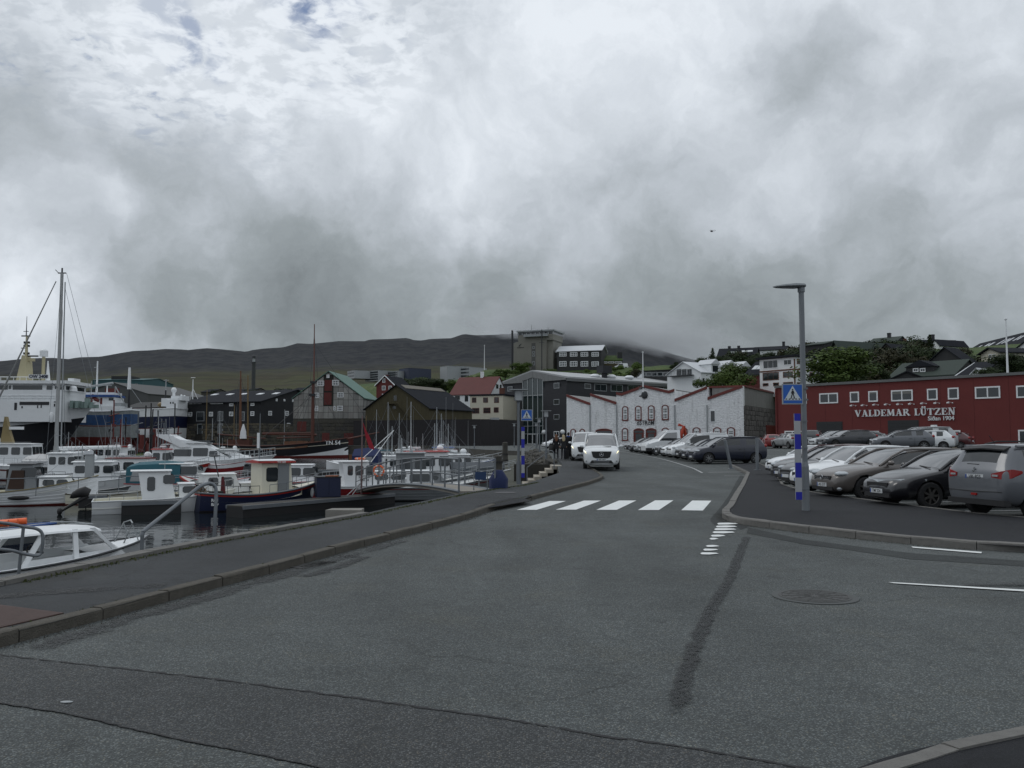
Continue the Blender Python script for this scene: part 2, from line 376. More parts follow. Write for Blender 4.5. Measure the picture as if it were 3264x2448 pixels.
def stones(parent, path, length, wid, hgt, mat, side=1, name='kerb_stone', zf=gz, base=-.05, gap=.014, cham=.03):
 """kerb or coping stones laid end to end along a path; side=+1 puts the stone to the left of the path"""
 pts = [Vector((p[0], p[1])) for p in path]
 L = [0]
 for a, c in zip(pts, pts[1:]): L.append(L[-1] + (c - a).length)
 def pos(s):
  s = min(max(s, 0), L[-1])
  for i in range(len(L) - 1):
   if s <= L[i + 1] or i == len(L) - 2: return pts[i].lerp(pts[i + 1], (s - L[i]) / max(L[i + 1] - L[i], 1e-6))
 n = max(1, round(L[-1] / length)); ln = L[-1] / n
 vars_ = []
 for k in range(3):
  w_, h_ = wid, hgt + random.uniform(-.006, .006); c_ = cham
  prof = [(0, base), (wid * side, base), (wid * side, h_), (c_ * side, h_), (c_ * .25 * side, h_ - c_ * .3), (0, h_ - c_)]
  mb = MB(); j = lambda: random.uniform(-.005, .005)
  rings = [[(x, y + (j() if x not in (0, 1) else 0), z + j()) for y, z in prof] for x in (0, .33, .66, 1)]
  mb.loft(rings); me = mb.mesh('stone'); bm = bmesh.new(); bm.from_mesh(me); bmesh.ops.recalc_face_normals(bm, faces=bm.faces); bm.to_mesh(me); bm.free()
  me.materials.append(mat); vars_.append(me)
 for i in range(n):
  a, c = pos(i * ln), pos((i + 1) * ln); d = c - a; l = d.length - gap
  if l < .05: continue
  z = zf((a.x + c.x) / 2, (a.y + c.y) / 2)
  o = link(name, random.choice(vars_), None, parent)
  o.location = (a.x, a.y, z + random.uniform(-.004, .004)); o.scale = (l, 1, 1); o.rotation_euler = (0, 0, math.atan2(d.y, d.x) + random.uniform(-.004, .004))
stones(pavement, KB[:11], 1.0, .13, PH + .022, KERB, side=1)
stones(pavement, KB[10:12], 1.0, .15, .07, KERB, side=1)
stones(pavement, KB[11:], 1.0, .13, PH + .022, KERB, side=1)
stones(pavement, QUAY[:5], 1.3, .26, PH + .05, KERB_L, side=-1, name='coping_stone', base=-.3, cham=.04)
stones(pavement, QUAY[4:], .8, .30, PH - .02, KERB, side=-1, name='edge_stone', base=-.3, cham=.06, gap=.05)
c0 = G(1120, 1650, .0)
blk = MB().prismz([(-.35, -.25), (.45, -.28), (.42, .30), (-.30, .25)], -.5, .16).ob('concrete_block', CONC, None, label='small concrete block where the pale coping of the quay ends', cat='block'); blk.location = (c0.x - .25, c0.y + .35, 0)
pt = [G(u, v, PH) for u, v in [(1515, 1614), (1560, 1604), (1625, 1588), (1672, 1588), (1690, 1596), (1600, 1612), (1560, 1618)]]
link('pavement_patch', area_mesh([(p.x, p.y) for p in pt], off=PH + .004), PAVE_N, pavement)
pl = [G(u, v, PH) for u, v in [(-420, 1905), (0, 1931), (203, 1957), (0, 2003), (-420, 2100)]]
RUST = pbr('rusty_plate', (.075, .045, .038), .7, .2, var=.2, scale=12)
ip = MB().prismz([(p.x, p.y) for p in pl], PH - .02, PH + .012)
ip = ip.ob('iron_plate', RUST, label='rusty reddish iron hatch plate set in the pavement at the bottom left', cat='hatch plate')
rb = MB()
u_, v_ = (pl[2] - pl[3]).normalized(), (pl[2] - pl[1]).normalized()
for i in range(60):
 a = pl[1].lerp(pl[3], i / 60 * .98 + .01); q = pl[1].lerp(pl[2], i / 60); e = pl[3].lerp(pl[2], i / 60)
 dd = (e - q);
 if dd.length > .05: rb.tube([q + dd * .03 + Vector((0, 0, .012)), q + dd * .97 + Vector((0, 0, .012))], .0035, 4)
rb.ob('ribs', RUST, ip)
kr_px = [(2323, 1495), (2379, 1513), (2361, 1551), (2334, 1594), (2318, 1624), (2302, 1638), (2301, 1650), (2315, 1660), (2347, 1669), (2431, 1681), (2548, 1696), (2701, 1714), (2892, 1734), (3115, 1753), (3264, 1763), (3700, 1790), (4600, 1800)]
KRp = [G(u, v, 0) for u, v in kr_px]
KRp[-1] = Vector((30, 9.5, 0)); KRp[-2] = Vector((14.5, 12.0, 0))
isl = [(p.x, p.y) for p in KRp]
back = [(30, 16.6), (10.9, 17.9)] + [(G(u, v, 0).x, G(u, v, 0).y) for u, v in [(3064, 1644), (2790, 1608), (2584, 1577), (2541, 1566), (2500, 1554), (2486, 1530), (2470, 1508), (2420, 1491)]]
isl2 = isl + back
island = link('pavement_island', area_mesh(isl2, step=2, zf=gz, off=PH), PAVE_N, kind='structure')
stones(island, list(reversed(KRp[:6])), .9, .17, PH + .03, KERB_L, side=-1)
stones(island, KRp[5:9], .45, .17, PH + .03, KERB_L, side=1)
stones(island, KRp[8:], 1.0, .17, PH + .03, KERB_L, side=1)
stones(island, back[1:], 1.5, .10, PH + .01, KERB_L, side=1, name='edging', cham=.01)
kc = [G(u, v, 0) for u, v in [(2700, 2480), (2798, 2440), (2880, 2415), (2990, 2390), (3120, 2360), (3264, 2330), (3600, 2275), (4200, 2230)]]
cor = [(p.x, p.y) for p in kc] + [(6, -2), (1.2, -2)]
corner = link('pavement_corner', area_mesh(cor, step=1, off=.03), PAVE_N, kind='structure')
stones(corner, list(reversed(kc)), .8, .12, .045, KERB_L, side=1)
def sheet(parent, name, pts, mat, off, z=None):
 return link(name, area_mesh([(p[0], p[1]) for p in pts], zf=gz, off=off), mat, parent)
st = []
for (ax, ay, bx, by, cx, cy, dx, dy), (ox, oy) in [((172, 1202, 408, 1202, 753, 1098, 560, 1098), (1600, 1300)), ((632, 1200, 870, 1200, 1165, 1093, 965, 1093), (1600, 1300)),
  ((1108, 1202, 1350, 1202, 1580, 1092, 1375, 1092), (1600, 1300)), ((1598, 1204, 1845, 1204, 2015, 1090, 1800, 1090), (1600, 1300)), ((1000, 1022, 1255, 1026, 1355, 910, 1130, 908), (1900, 1350))]:
 k = .2712; sheet(road, 'crossing_stripe', [G(ox + x * k, oy + y * k, 0) for x, y in ((ax, ay), (bx, by), (cx, cy), (dx, dy))], PAINT, .008)
for v, ua, ub in [(1671, 2285, 2352), (1680, 2281, 2350), (1689, 2276, 2347), (1698.5, 2271, 2344), (1709.5, 2265, 2313), (1719, 2261, 2291), (1742.5, 2250, 2293), (1754.5, 2241, 2291), (1766.5, 2232, 2291)]:
 j = lambda: random.uniform(-1.2, 1.2)
 poly = [(ua + j(), v - .5), (ua + 6, v - 3 + j() * .4), ((ua + ub) / 2, v - 3.2 + j() * .3), (ub - 8 + j(), v - 2.2), (ub + j(), v + .4), ((ua + ub) / 2 + j(), v + 3 + j() * .3), (ua + 5, v + 2.8)]
 sheet(road, 'give_way_dash', [G(x, y, 0) for x, y in reversed(poly)], PAINT, .012)
for l in ([(2905, 1744), (3130, 1761.5), (3128, 1766), (2910, 1748)], [(2831, 1858), (3264, 1882.5), (3700, 1905), (3700, 1910), (3264, 1888), (2850, 1862)]):
 sheet(road, 'lane_line', [G(x, y, 0) for x, y in reversed(l)], PAINT, .012)
OLDP = pbr('worn_paint', (.40, .41, .41), .7, var=.3, scale=5, dirt=.6)
def ribbon(parent, name, path, wd, mat, off, jit=0, n=1, kind=None):
 pts = [Vector((p[0], p[1])) for p in path]; q = []
 for a, c in zip(pts, pts[1:]):
  m_ = max(1, int((c - a).length / n))
  for i in range(m_): q.append(a.lerp(c, i / m_))
 q.append(pts[-1]); L_, R_ = [], []
 for i, p in enumerate(q):
  d = (q[min(i + 1, len(q) - 1)] - q[max(0, i - 1)]).normalized(); nn = Vector((-d.y, d.x)); j = random.uniform(-jit, jit); ww = wd * (1 + (random.uniform(-.6, .6) if jit else 0)) / 2
  L_.append(p + nn * (ww + j)); R_.append(p - nn * (ww - j))
 vs = [(p.x, p.y, gz(p.x, p.y) + off) for p in L_ + R_]; m_ = len(q)
 return link(name, MB().add(vs, [(i, i + m_, i + m_ + 1, i + 1) for i in range(m_ - 1)]).mesh(), mat, parent, kind=kind)
LOTX = 11.0
ribbon(road, 'edge_line', [(LOTX + .6, 100), (LOTX + .4, 90), (LOTX, 74), (10.6, 60), (9.9, 47), (9.5, 43)], .10, OLDP, .016, n=2)
ribbon(road, 'bay_line', [(9.9, 43.5), (17, 44.6), (24, 46)], .12, OLDP, .016, n=1)
ribbon(road, 'bay_line', [(9.9, 40.2), (12.3, 40.4)], .12, OLDP, .016, n=1)
for y in (20.6, 23.5, 26.3, 29.1, 32, 34.8, 37.6):
 ribbon(road, 'bay_line', [(10.1, y), (14.5, y + .6)], .10, OLDP, .016, n=1)
s1 = [(-600, 2040), (0, 2090), (295, 2123), (664, 2164), (959, 2204), (1254, 2245), (1632, 2298), (1927, 2350), (2148, 2378), (2517, 2444), (2900, 2520)]
s2 = [(-500, 2160), (0, 2245), (221, 2278), (516, 2348), (981, 2440), (1350, 2540)]
S1 = [G(u, v, 0) for u, v in s1]; S2 = [G(u, v, 0) for u, v in s2]
TAR = pbr('tar_seam', (.012, .012, .013), .8, var=.2)
poly = S2 + [G(2900, 2560, 0)] + list(reversed(S1))
link('asphalt_patch', area_mesh([(p.x, p.y) for p in poly], off=.004), ASPH_D, road)
ribbon(road, 'seam', S1, .022, TAR, .008, jit=.010, n=.05)
ribbon(road, 'seam', S2, .012, TAR, .008, jit=.010, n=.05)
poly = [G(u, v, 0) for u, v in [(2385, 1682), (2560, 1720), (2700, 1738), (2900, 1763), (3264, 1788), (3264, 1806), (2900, 1783), (2700, 1753), (2560, 1735), (2380, 1700)]]
PATCHM = asphalt('patch_asphalt', (.026, .030, .030), (.075, .082, .082), fine=.7)
link('asphalt_patch', area_mesh([(p.x, p.y) for p in reversed(poly)], off=.004), PATCHM, road)
poly = [(1900 + x * .2712, 1350 + y * .2712) for x, y in [(1700, 600), (1640, 700), (1560, 850), (1450, 1000), (1380, 1080), (1345, 1120), (1350, 1160), (1400, 1200), (1500, 1195), (1640, 1205), (1700, 1250), (1790, 1215), (1640, 1165), (1500, 1110), (1540, 1010), (1620, 880), (1750, 640)]]
poly = [G(u, v, 0) for u, v in poly]
link('asphalt_patch', area_mesh([(p.x, p.y) for p in reversed(poly)], off=.004), PATCHM, road)
def stain(key, rgb, lo, hi, sc):
 m = bpy.data.materials.new(key); m.use_nodes = True; t = NT(m.node_tree); b = t.n['Principled BSDF']
 b.inputs['Base Color'].default_value = (*rgb, 1); b.inputs['Roughness'].default_value = .7
 tc = t.node('ShaderNodeTexCoord', out=3); uv = t.node('ShaderNodeUVMap')
 sep = t.n.new('ShaderNodeSeparateXYZ'); t.l.new(uv, sep.inputs[0])
 e = t.m('MULTIPLY', t.m('MULTIPLY', sep.outputs[1], t.m('SUBTRACT', 1, sep.outputs[1])), 4)
 e = t.m('MULTIPLY', e, t.mr(t.m('MULTIPLY', sep.outputs[0], t.m('SUBTRACT', 1, sep.outputs[0])), 0, .06))
 vo = t.n.new('ShaderNodeTexVoronoi'); t.l.new(tc, vo.inputs['Vector']); vo.inputs['Scale'].default_value = 62
 sp = t.n.new('ShaderNodeSeparateColor'); t.l.new(vo.outputs['Color'], sp.inputs[0])
 a = t.m('MULTIPLY', t.mr(t.m('ADD', t.noise(tc, sc, 6, .7), t.m('MULTIPLY', t.m('SUBTRACT', e, .62), .5)), lo, hi), .85)
 a = t.m('MULTIPLY', a, t.mr(sp.outputs[0], .9, .4))
 t.l.new(a, b.inputs['Alpha']); MATS[key] = m; return m
def stain_strip(path, wd, mat, off, name='stain', par=None):
 o = ribbon(par or road, name, path, wd, mat, off, n=.3); me = o.data; m_ = len(me.vertices) // 2
 uv = me.uv_layers.new()
 for l in me.loops: uv.data[l.index].uv = ((l.vertex_index % m_) / (m_ - 1), 1.0 if l.vertex_index < m_ else 0.0)
 return o
STN = stain('tar_stain', (.016, .017, .018), .44, .60, 4)
STN2 = stain('damp_stain', (.022, .024, .025), .46, .70, 1.6)
stain_strip([G(u, v, 0) for u, v in [(2385, 1705), (2368, 1740), (2345, 1800), (2322, 1856), (2275, 1930), (2235, 2010), (2200, 2112), (2165, 2220), (2148, 2330)]], .22, STN, .012)
for sgn, path in ((1, [G(u, v, 0) for u, v in [(0, 2110), (325, 2000), (539, 1940), (852, 1850), (1077, 1783), (1313, 1715)]]),):
 stain_strip(path, .5, STN2, .010)
stain_strip([G(u, v, 0) for u, v in [(940, 1842), (1010, 1830), (1160, 1778), (1080, 1772)]], .35, STN, .012)
stain_strip([G(u, v, PH) for u, v in [(-100, 1912), (150, 1890), (420, 1872), (560, 1868)]], .55, STN2, PH + .006, par=pavement)
stain_strip([G(u, v, 0) for u, v in [(3050, 1868), (3264, 1866), (3500, 1870)]], .3, STN2, .02)
mc = G(2597, 1903, 0)
IRON = pbr('cast_iron', (.068, .069, .068), .85, .0, var=.2, scale=15)
mh = thing('manhole_cover', 'round cast iron manhole cover with ring pattern in the road', 'manhole cover', (mc.x, mc.y, 0))
MB().cyl((0, 0), -.02, .010, .46, n=40).ob('frame', LGREY if False else pbr('worn_ring', (.070, .075, .074), .85), mh)
MB().cyl((0, 0), -.02, .014, .385, n=40).ob('lid', IRON, mh)
rb = MB()
for r_ in (.12, .2, .28, .35): rb.torus((0, 0, .014), r_, .006, n=32, m=4)
for k in range(12):
 a = k * math.pi / 6; rb.tube([(.05 * math.cos(a), .05 * math.sin(a), .015), (.36 * math.cos(a), .36 * math.sin(a), .015)], .006, 4)
rb.ob('ribs', IRON, mh)
c1 = G(1000, 1801, 0)
MB().box(-.35, .35, -.12, .12, -.02, .010).ob('drain_grate', IRON, None, loc=(c1.x, c1.y, 0), label='small dark drain grate in the road beside the left kerb', cat='drain').rotation_euler = (0, 0, 1.1)
c1 = G(1610, 1581, 0)
mh2 = MB().cyl((0, 0), 0, .01, .35, n=28).ob('access_cover', pbr('worn_cover', (.06, .06, .062), .7), None, loc=(c1.x, c1.y, PH), label='round flat access cover in the left pavement near the crossing', cat='manhole cover')
c1 = G(212, 2242, 0)
MB().ell((0, 0, .01), (.045, .02, .006), 8, 5).ob('pebble', LGREY, None, loc=tuple(c1), label='small pale scrap lying on the dark asphalt at lower left', cat='litter')
def zpx(v, Y): return CH + (HV - v) / FL * Y
SKY_MT = [(-3000, 1190), (-1500, 1165), (-500, 1158), (0, 1150), (79, 1143), (163, 1142), (211, 1146), (244, 1140), (312, 1138), (353, 1131), (415, 1120), (475, 1117), (520, 1112), (570, 1113), (595, 1115), (652, 1109), (695, 1112), (744, 1117), (782, 1121), (798, 1116), (836, 1111), (899, 1107), (945, 1093), (988, 1095), (1077, 1086), (1163, 1087), (1175, 1082), (1248, 1080), (1296, 1077), (1318, 1084), (1343, 1085), (1368, 1080), (1438, 1078), (1470, 1066), (1480, 1064), (1517, 1068), (1600, 1064), (1700, 1058), (1800, 1050), (1900, 1056), (2000, 1075), (2065, 1100), (2150, 1128), (2214, 1146), (2400, 1175), (2800, 1230), (3500, 1260), (6000, 1260)]
def grid_terrain(name, us, Ys, zf, mat, smooth=True):
 vs = []
 for Y in Ys:
  for u in us:
   x = (u - 1632) / FL * Y; vs.append((x, Y, zf(u, Y)))
 n = len(us); fs = [(j * n + i, j * n + i + 1, (j + 1) * n + i + 1, (j + 1) * n + i) for j in range(len(Ys) - 1) for i in range(n - 1)]
 me = bpy.data.meshes.new(name); me.from_pydata(vs, [], fs); me.update()
 if smooth:
  for f in me.polygons: f.use_smooth = True
 return link(name, me, mat, kind='structure')
FR = [(280, 0), (420, .12), (600, .27), (1000, .5), (1500, .67), (1850, .77), (1950, .84), (2150, .94), (2300, 1.0), (2500, .99), (3200, .7), (5000, .35)]
def mt(u, Y):
 e = HV - lerp(SKY_MT, u); x = (u - 1632) / FL * Y
 z = CH + lerp(FR, Y) * e / FL * Y
 k = min(1, max(0, (Y - 350) / 900))
 nz = mn.fractal(Vector((x / 420, Y / 260, 3.3)), .9, 2.1, 6)
 z += nz * 9 * k * (1.3 - lerp(FR, Y))
 st = 16; z2 = (math.floor(z / st) + sst((z / st) % 1 * 1.6 - .3)) * st
 z = z * .72 + z2 * .28 if Y < 2250 else z
 if Y < 300: z = WZ - 1
 return z
mm = bpy.data.materials.new('moorland'); mm.use_nodes = True; t = NT(mm.node_tree); b = t.n['Principled BSDF']
tc = t.node('ShaderNodeTexCoord', out=3); g = t.n.new('ShaderNodeNewGeometry'); sp = t.n.new('ShaderNodeSeparateXYZ'); t.l.new(g.outputs[0], sp.inputs[0])
sl = t.n.new('ShaderNodeSeparateXYZ'); t.l.new(g.outputs[1], sl.inputs[0])
n1 = t.noise(t.vm('MULTIPLY', tc, (1, 1, 3)), .008, 8, .65); n2 = t.noise(tc, .035, 8, .7); n3 = t.noise(t.vm('MULTIPLY', tc, (.3, .3, 6)), .02, 6, .6)
hgt = t.m('ADD', sp.outputs[2], t.m('MULTIPLY', t.m('SUBTRACT', n1, .5), 90))
c = t.mix(t.mr(n1, .38, .62), (.052, .056, .026), (.046, .040, .024))
c = t.mix(t.m('MULTIPLY', t.mr(n2, .5, .68), .7), c, (.075, .072, .048))
c = t.mix(t.m('MULTIPLY', t.mr(n3, .5, .62), .5), c, (.024, .028, .018))
c = t.mix(t.mr(hgt, 110, 165), c, t.mix(t.mr(n2, .4, .6), (.024, .027, .032), (.042, .044, .046)))
t.l.new(c, b.inputs['Base Color']); b.inputs['Roughness'].default_value = .95; b.inputs['Specular IOR Level'].default_value = .1
us = list(range(-3000, -100, 100)) + list(range(-100, 2400, 12)) + list(range(2400, 6001, 120))
Ys = [240, 299, 300, 360, 430, 520, 620] + list(range(720, 1800, 60)) + list(range(1800, 2500, 35)) + [2600, 2900, 3500, 5000]
grid_terrain('mountain', us, Ys, mt, mm)
def cloud(name, c, r, dens):
 o = MB().ell((0, 0, 0), (1, 1, 1), 24, 14).ob(name, None, kind='stuff'); o.location = c; o.scale = r
 m = bpy.data.materials.new(name); m.use_nodes = True; t = NT(m.node_tree); t.n.clear()
 tc = t.node('ShaderNodeTexCoord', out=3); g = t.n.new('ShaderNodeNewGeometry')
 d = t.vm('LENGTH', tc, out=1)
 nz = t.noise(t.vm('MULTIPLY', g.outputs[0], (1, 1, 1.6)), .009, 6, .62)
 f = t.m('MULTIPLY', t.mr(t.m('ADD', d, t.m('MULTIPLY', t.m('SUBTRACT', nz, .5), -2.4)), .95, .25), dens)
 pv = t.n.new('ShaderNodeVolumePrincipled'); t.l.new(f, pv.inputs['Density']); pv.inputs['Color'].default_value = (.80, .82, .84, 1); pv.inputs['Anisotropy'].default_value = .1
 ou = t.n.new('ShaderNodeOutputMaterial'); t.l.new(pv.outputs[0], ou.inputs['Volume']); o.data.materials.append(m)
cloud('ridge_cloud', (215, 2150, zpx(1066, 2150)), (390, 390, 72), .0085)
COL.objects['ridge_cloud'].rotation_euler = (0, R(8), 0)
SKY_H = [(200, 1420), (480, 1398), (560, 1340), (700, 1262), (950, 1246), (1200, 1222), (1430, 1216), (1470, 1206), (1517, 1192), (1549, 1178), (1600, 1176), (1700, 1172), (1984, 1175), (2038, 1169), (2150, 1164), (2214, 1164), (2300, 1148), (2450, 1140), (2560, 1132), (2700, 1124), (2900, 1116), (3100, 1110), (3264, 1098), (3600, 1060), (4500, 1020), (6000, 1020)]
def hYr(u): return lerp([(1430, 285), (2000, 262), (2300, 235), (2700, 215), (3264, 190), (4500, 170)], u)
def hYs(u): return lerp([(1430, 222), (1700, 228), (2150, 200), (2400, 158), (2600, 132), (3264, 108), (4500, 80)], u)
def hz(u, Y):
 Ys_, Yr = hYs(u), hYr(u); zr = zpx(lerp(SKY_H, u), Yr); t_ = (Y - Ys_) / (Yr - Ys_); x = (u - 1632) / FL * Y
 if t_ <= 0: return gz(x, Y) - .5 + t_ * 3
 nz = mn.fractal(Vector((x / 22, Y / 22, 1.3)), .8, 2.1, 5)
 if t_ <= 1: return gz(x, Y) + (zr - gz(x, Y)) * (1 - (1 - t_) ** 1.6) + nz * .8 * min(1, t_ * 4) * (1 - t_ * .6)
 return zr - (t_ - 1) ** 1.5 * 14
def hill_z(x, Y): return hz(x * FL / Y + 1632, Y)
gm = bpy.data.materials.new('hill_grass'); gm.use_nodes = True; t = NT(gm.node_tree); b = t.n['Principled BSDF']
tc = t.node('ShaderNodeTexCoord', out=3)
n1 = t.noise(tc, .12, 7, .65); n2 = t.noise(tc, .9, 6, .7)
c = t.mix(t.mr(n1, .4, .62), (.045, .085, .016), (.075, .105, .026)); c = t.mix(t.m('MULTIPLY', t.mr(n2, .45, .65), .7), c, (.030, .052, .014))
t.l.new(c, b.inputs['Base Color']); b.inputs['Roughness'].default_value = .95
bn = t.n.new('ShaderNodeBump'); bn.inputs['Strength'].default_value = 1; bn.inputs['Distance'].default_value = .6
t.l.new(n2, bn.inputs['Height']); t.l.new(bn.outputs[0], b.inputs['Normal'])
us = list(range(200, 1400, 60)) + list(range(1400, 3400, 16)) + list(range(3400, 6001, 120))
Ys = list(range(70, 330, 5)) + [340, 380]
def hz2(u, Y): return hz(u, Y)
grid_terrain('town_hill', us, Ys, hz2, gm)
def foliage(key, a, b_, sc=.6):
 m = bpy.data.materials.new(key); m.use_nodes = True; t = NT(m.node_tree); p = t.n['Principled BSDF']
 oi = t.n.new('ShaderNodeObjectInfo'); g = t.n.new('ShaderNodeNewGeometry')
 tc = t.node('ShaderNodeTexCoord', out=3)
 f = t.m('ADD', t.m('MULTIPLY', g.outputs['Random Per Island'], .5), t.m('MULTIPLY', t.noise(tc, sc, 4, .6), .6))
 c = t.mix(f, a, b_); c = t.mix(1, c, t.m('ADD', .8, t.m('MULTIPLY', oi.outputs['Random'], .4)), 'MULTIPLY')
 t.l.new(c, p.inputs['Base Color']); p.inputs['Roughness'].default_value = .7; p.inputs['Specular IOR Level'].default_value = .2
 return m
FOL = [foliage('leaves_mid', (.022, .045, .010), (.085, .125, .025)), foliage('leaves_dark', (.010, .020, .008), (.040, .058, .020)), foliage('leaves_brown', (.018, .020, .010), (.055, .052, .024))]
BARK = pbr('bark', (.05, .04, .03), .9, bump=.6, bscale=8)
def leaf_quads(mb, c, n, r, size, rnd, flat=.75):
 for _ in range(n):
  while True:
   d = Vector((rnd.gauss(0, 1), rnd.gauss(0, 1), rnd.gauss(0, 1)))
   if d.length > .1: break
  d.normalize(); q = c + Vector((d.x * r, d.y * r, d.z * r * flat)) * rnd.uniform(.62, 1.03)
  nrm = (d + Vector((rnd.uniform(-.7, .7), rnd.uniform(-.7, .7), rnd.uniform(-.3, .9)))).normalized()
  a = nrm.orthogonal().normalized(); b2 = nrm.cross(a); s = size * rnd.uniform(.5, 1.2); an = rnd.uniform(0, 6.3)
  a, b2 = a * math.cos(an) + b2 * math.sin(an), b2 * math.cos(an) - a * math.sin(an)
  mb.add([q - a * s, q - b2 * s * .6, q + a * s, q + b2 * s * .6], [(0, 1, 2, 3)])
def crown_mesh(seed, kind):
 rnd = random.Random(seed); mb = MB()
 if kind == 'conifer':
  z = .12
  while z < 1:
   rr = .30 * (1 - z) ** .8 + .015; k = int(8 + 14 * (1 - z))
   for i in range(k):
    a = rnd.uniform(0, 6.3); l = rr * rnd.uniform(.6, 1.25)
    for q in range(5):
     s = (q + 1) / 5 * l; c = Vector((math.cos(a) * s, math.sin(a) * s, z - s * .25 + rnd.uniform(-.01, .01)))
     leaf_quads(mb, c, 3, .02, .022, rnd)
   z += .045
 else:
  lobes = []
  n = 24 if kind == 'tree' else 12
  for i in range(n):
   a = rnd.uniform(0, 6.3); rad = rnd.uniform(0, .36) ; z = .50 + rnd.uniform(-.36, .34) * (1 - rad) if kind == 'tree' else .34 + rnd.uniform(-.20, .20)
   lobes.append((Vector((rad * math.cos(a), rad * math.sin(a), z)), rnd.uniform(.11, .22)))
  for c, r in lobes: leaf_quads(mb, c, 300 if kind == 'tree' else 300, r, .022 if kind == 'tree' else .028, rnd)
  for _ in range(60):
   c, r = rnd.choice(lobes); d = Vector((rnd.uniform(-1, 1), rnd.uniform(-1, 1), rnd.uniform(0, 1))).normalized()
   leaf_quads(mb, c + d * r * 1.1, 5, .03, .018, rnd)
 me = mb.mesh('crown'); return me
def trunk_mesh(seed):
 rnd = random.Random(seed); mb = MB(); mb.tube([(0, 0, -.3), (.005, 0, .25), (.0, .01, .5), (.02, 0, .8)], .022, 7, .006)
 for i in range(6):
  a = rnd.uniform(0, 6.3); z = .25 + .06 * i
  mb.tube([(0, 0, z), (.12 * math.cos(a), .12 * math.sin(a), z + .12), (.26 * math.cos(a), .26 * math.sin(a), z + .26)], .010, 5, .003)
 return mb.mesh('trunk')
CR = {('tree', i): crown_mesh(i + 1, 'tree') for i in range(3)}; CR.update({('bush', i): crown_mesh(i + 11, 'bush') for i in range(3)}); CR.update({('conifer', 0): crown_mesh(21, 'conifer')})
TRK = [trunk_mesh(3), trunk_mesh(5)]
for (k, i), me in list(CR.items()):
 for q in range(3):
  m2 = me.copy() if q else me; m2.materials.clear(); m2.materials.append(FOL[q]); CR[(k, i, q)] = m2
for m_ in TRK: m_.materials.append(BARK)
TREES = []
def tree(u, vt, vb, wpx, Y, kind, tone, label, cat, group=None):
 """crown between rows vt and vb, wpx wide, at distance Y"""
 p = at(u, vb, Y); top = at(u, vt, Y).z; H = top - p.z; wd = wpx / FL * Y
 nm = {'tree': 'broadleaf_tree', 'bush': 'bush', 'conifer': 'spruce_tree'}[kind]
 T = thing(nm, label, cat, (p.x, p.y, p.z), random.uniform(0, 6), group)
 i = random.randrange(3) if kind != 'conifer' else 0
 c = link('crown', CR[(kind, i, tone)], None, T)
 sx = {'tree': .98, 'bush': .98, 'conifer': .62}[kind]; sz = {'tree': 1.0, 'bush': .72, 'conifer': 1.02}[kind]
 c.scale = (wd / sx, wd / sx, H / sz)
 k = link('trunk', TRK[i % 2], None, T); k.scale = (max(wd, H * .5), max(wd, H * .5), H * .9)
 return T
tree(2272, 1107, 1185, 42, 215, 'conifer', 1, 'tall dark spruce standing alone on the skyline left of the long dark house', 'tree')
tree(2966, 1064, 1165, 60, 176, 'conifer', 1, 'tall dark spruce on the skyline beside the white gabled house', 'tree')
tree(2688, 1090, 1262, 350, 126, 'tree', 0, 'very large bright green round tree behind the red building', 'tree')
tree(2335, 1146, 1262, 190, 165, 'tree', 0, 'mid green tree right of the white gabled house', 'tree')
tree(2350, 1176, 1262, 150, 150, 'bush', 0, 'bright green bushy tree just above the white warehouse roof', 'tree')
tree(2262, 1196, 1262, 100, 152, 'bush', 0, 'low green bush at the foot of the white gabled house', 'bush')
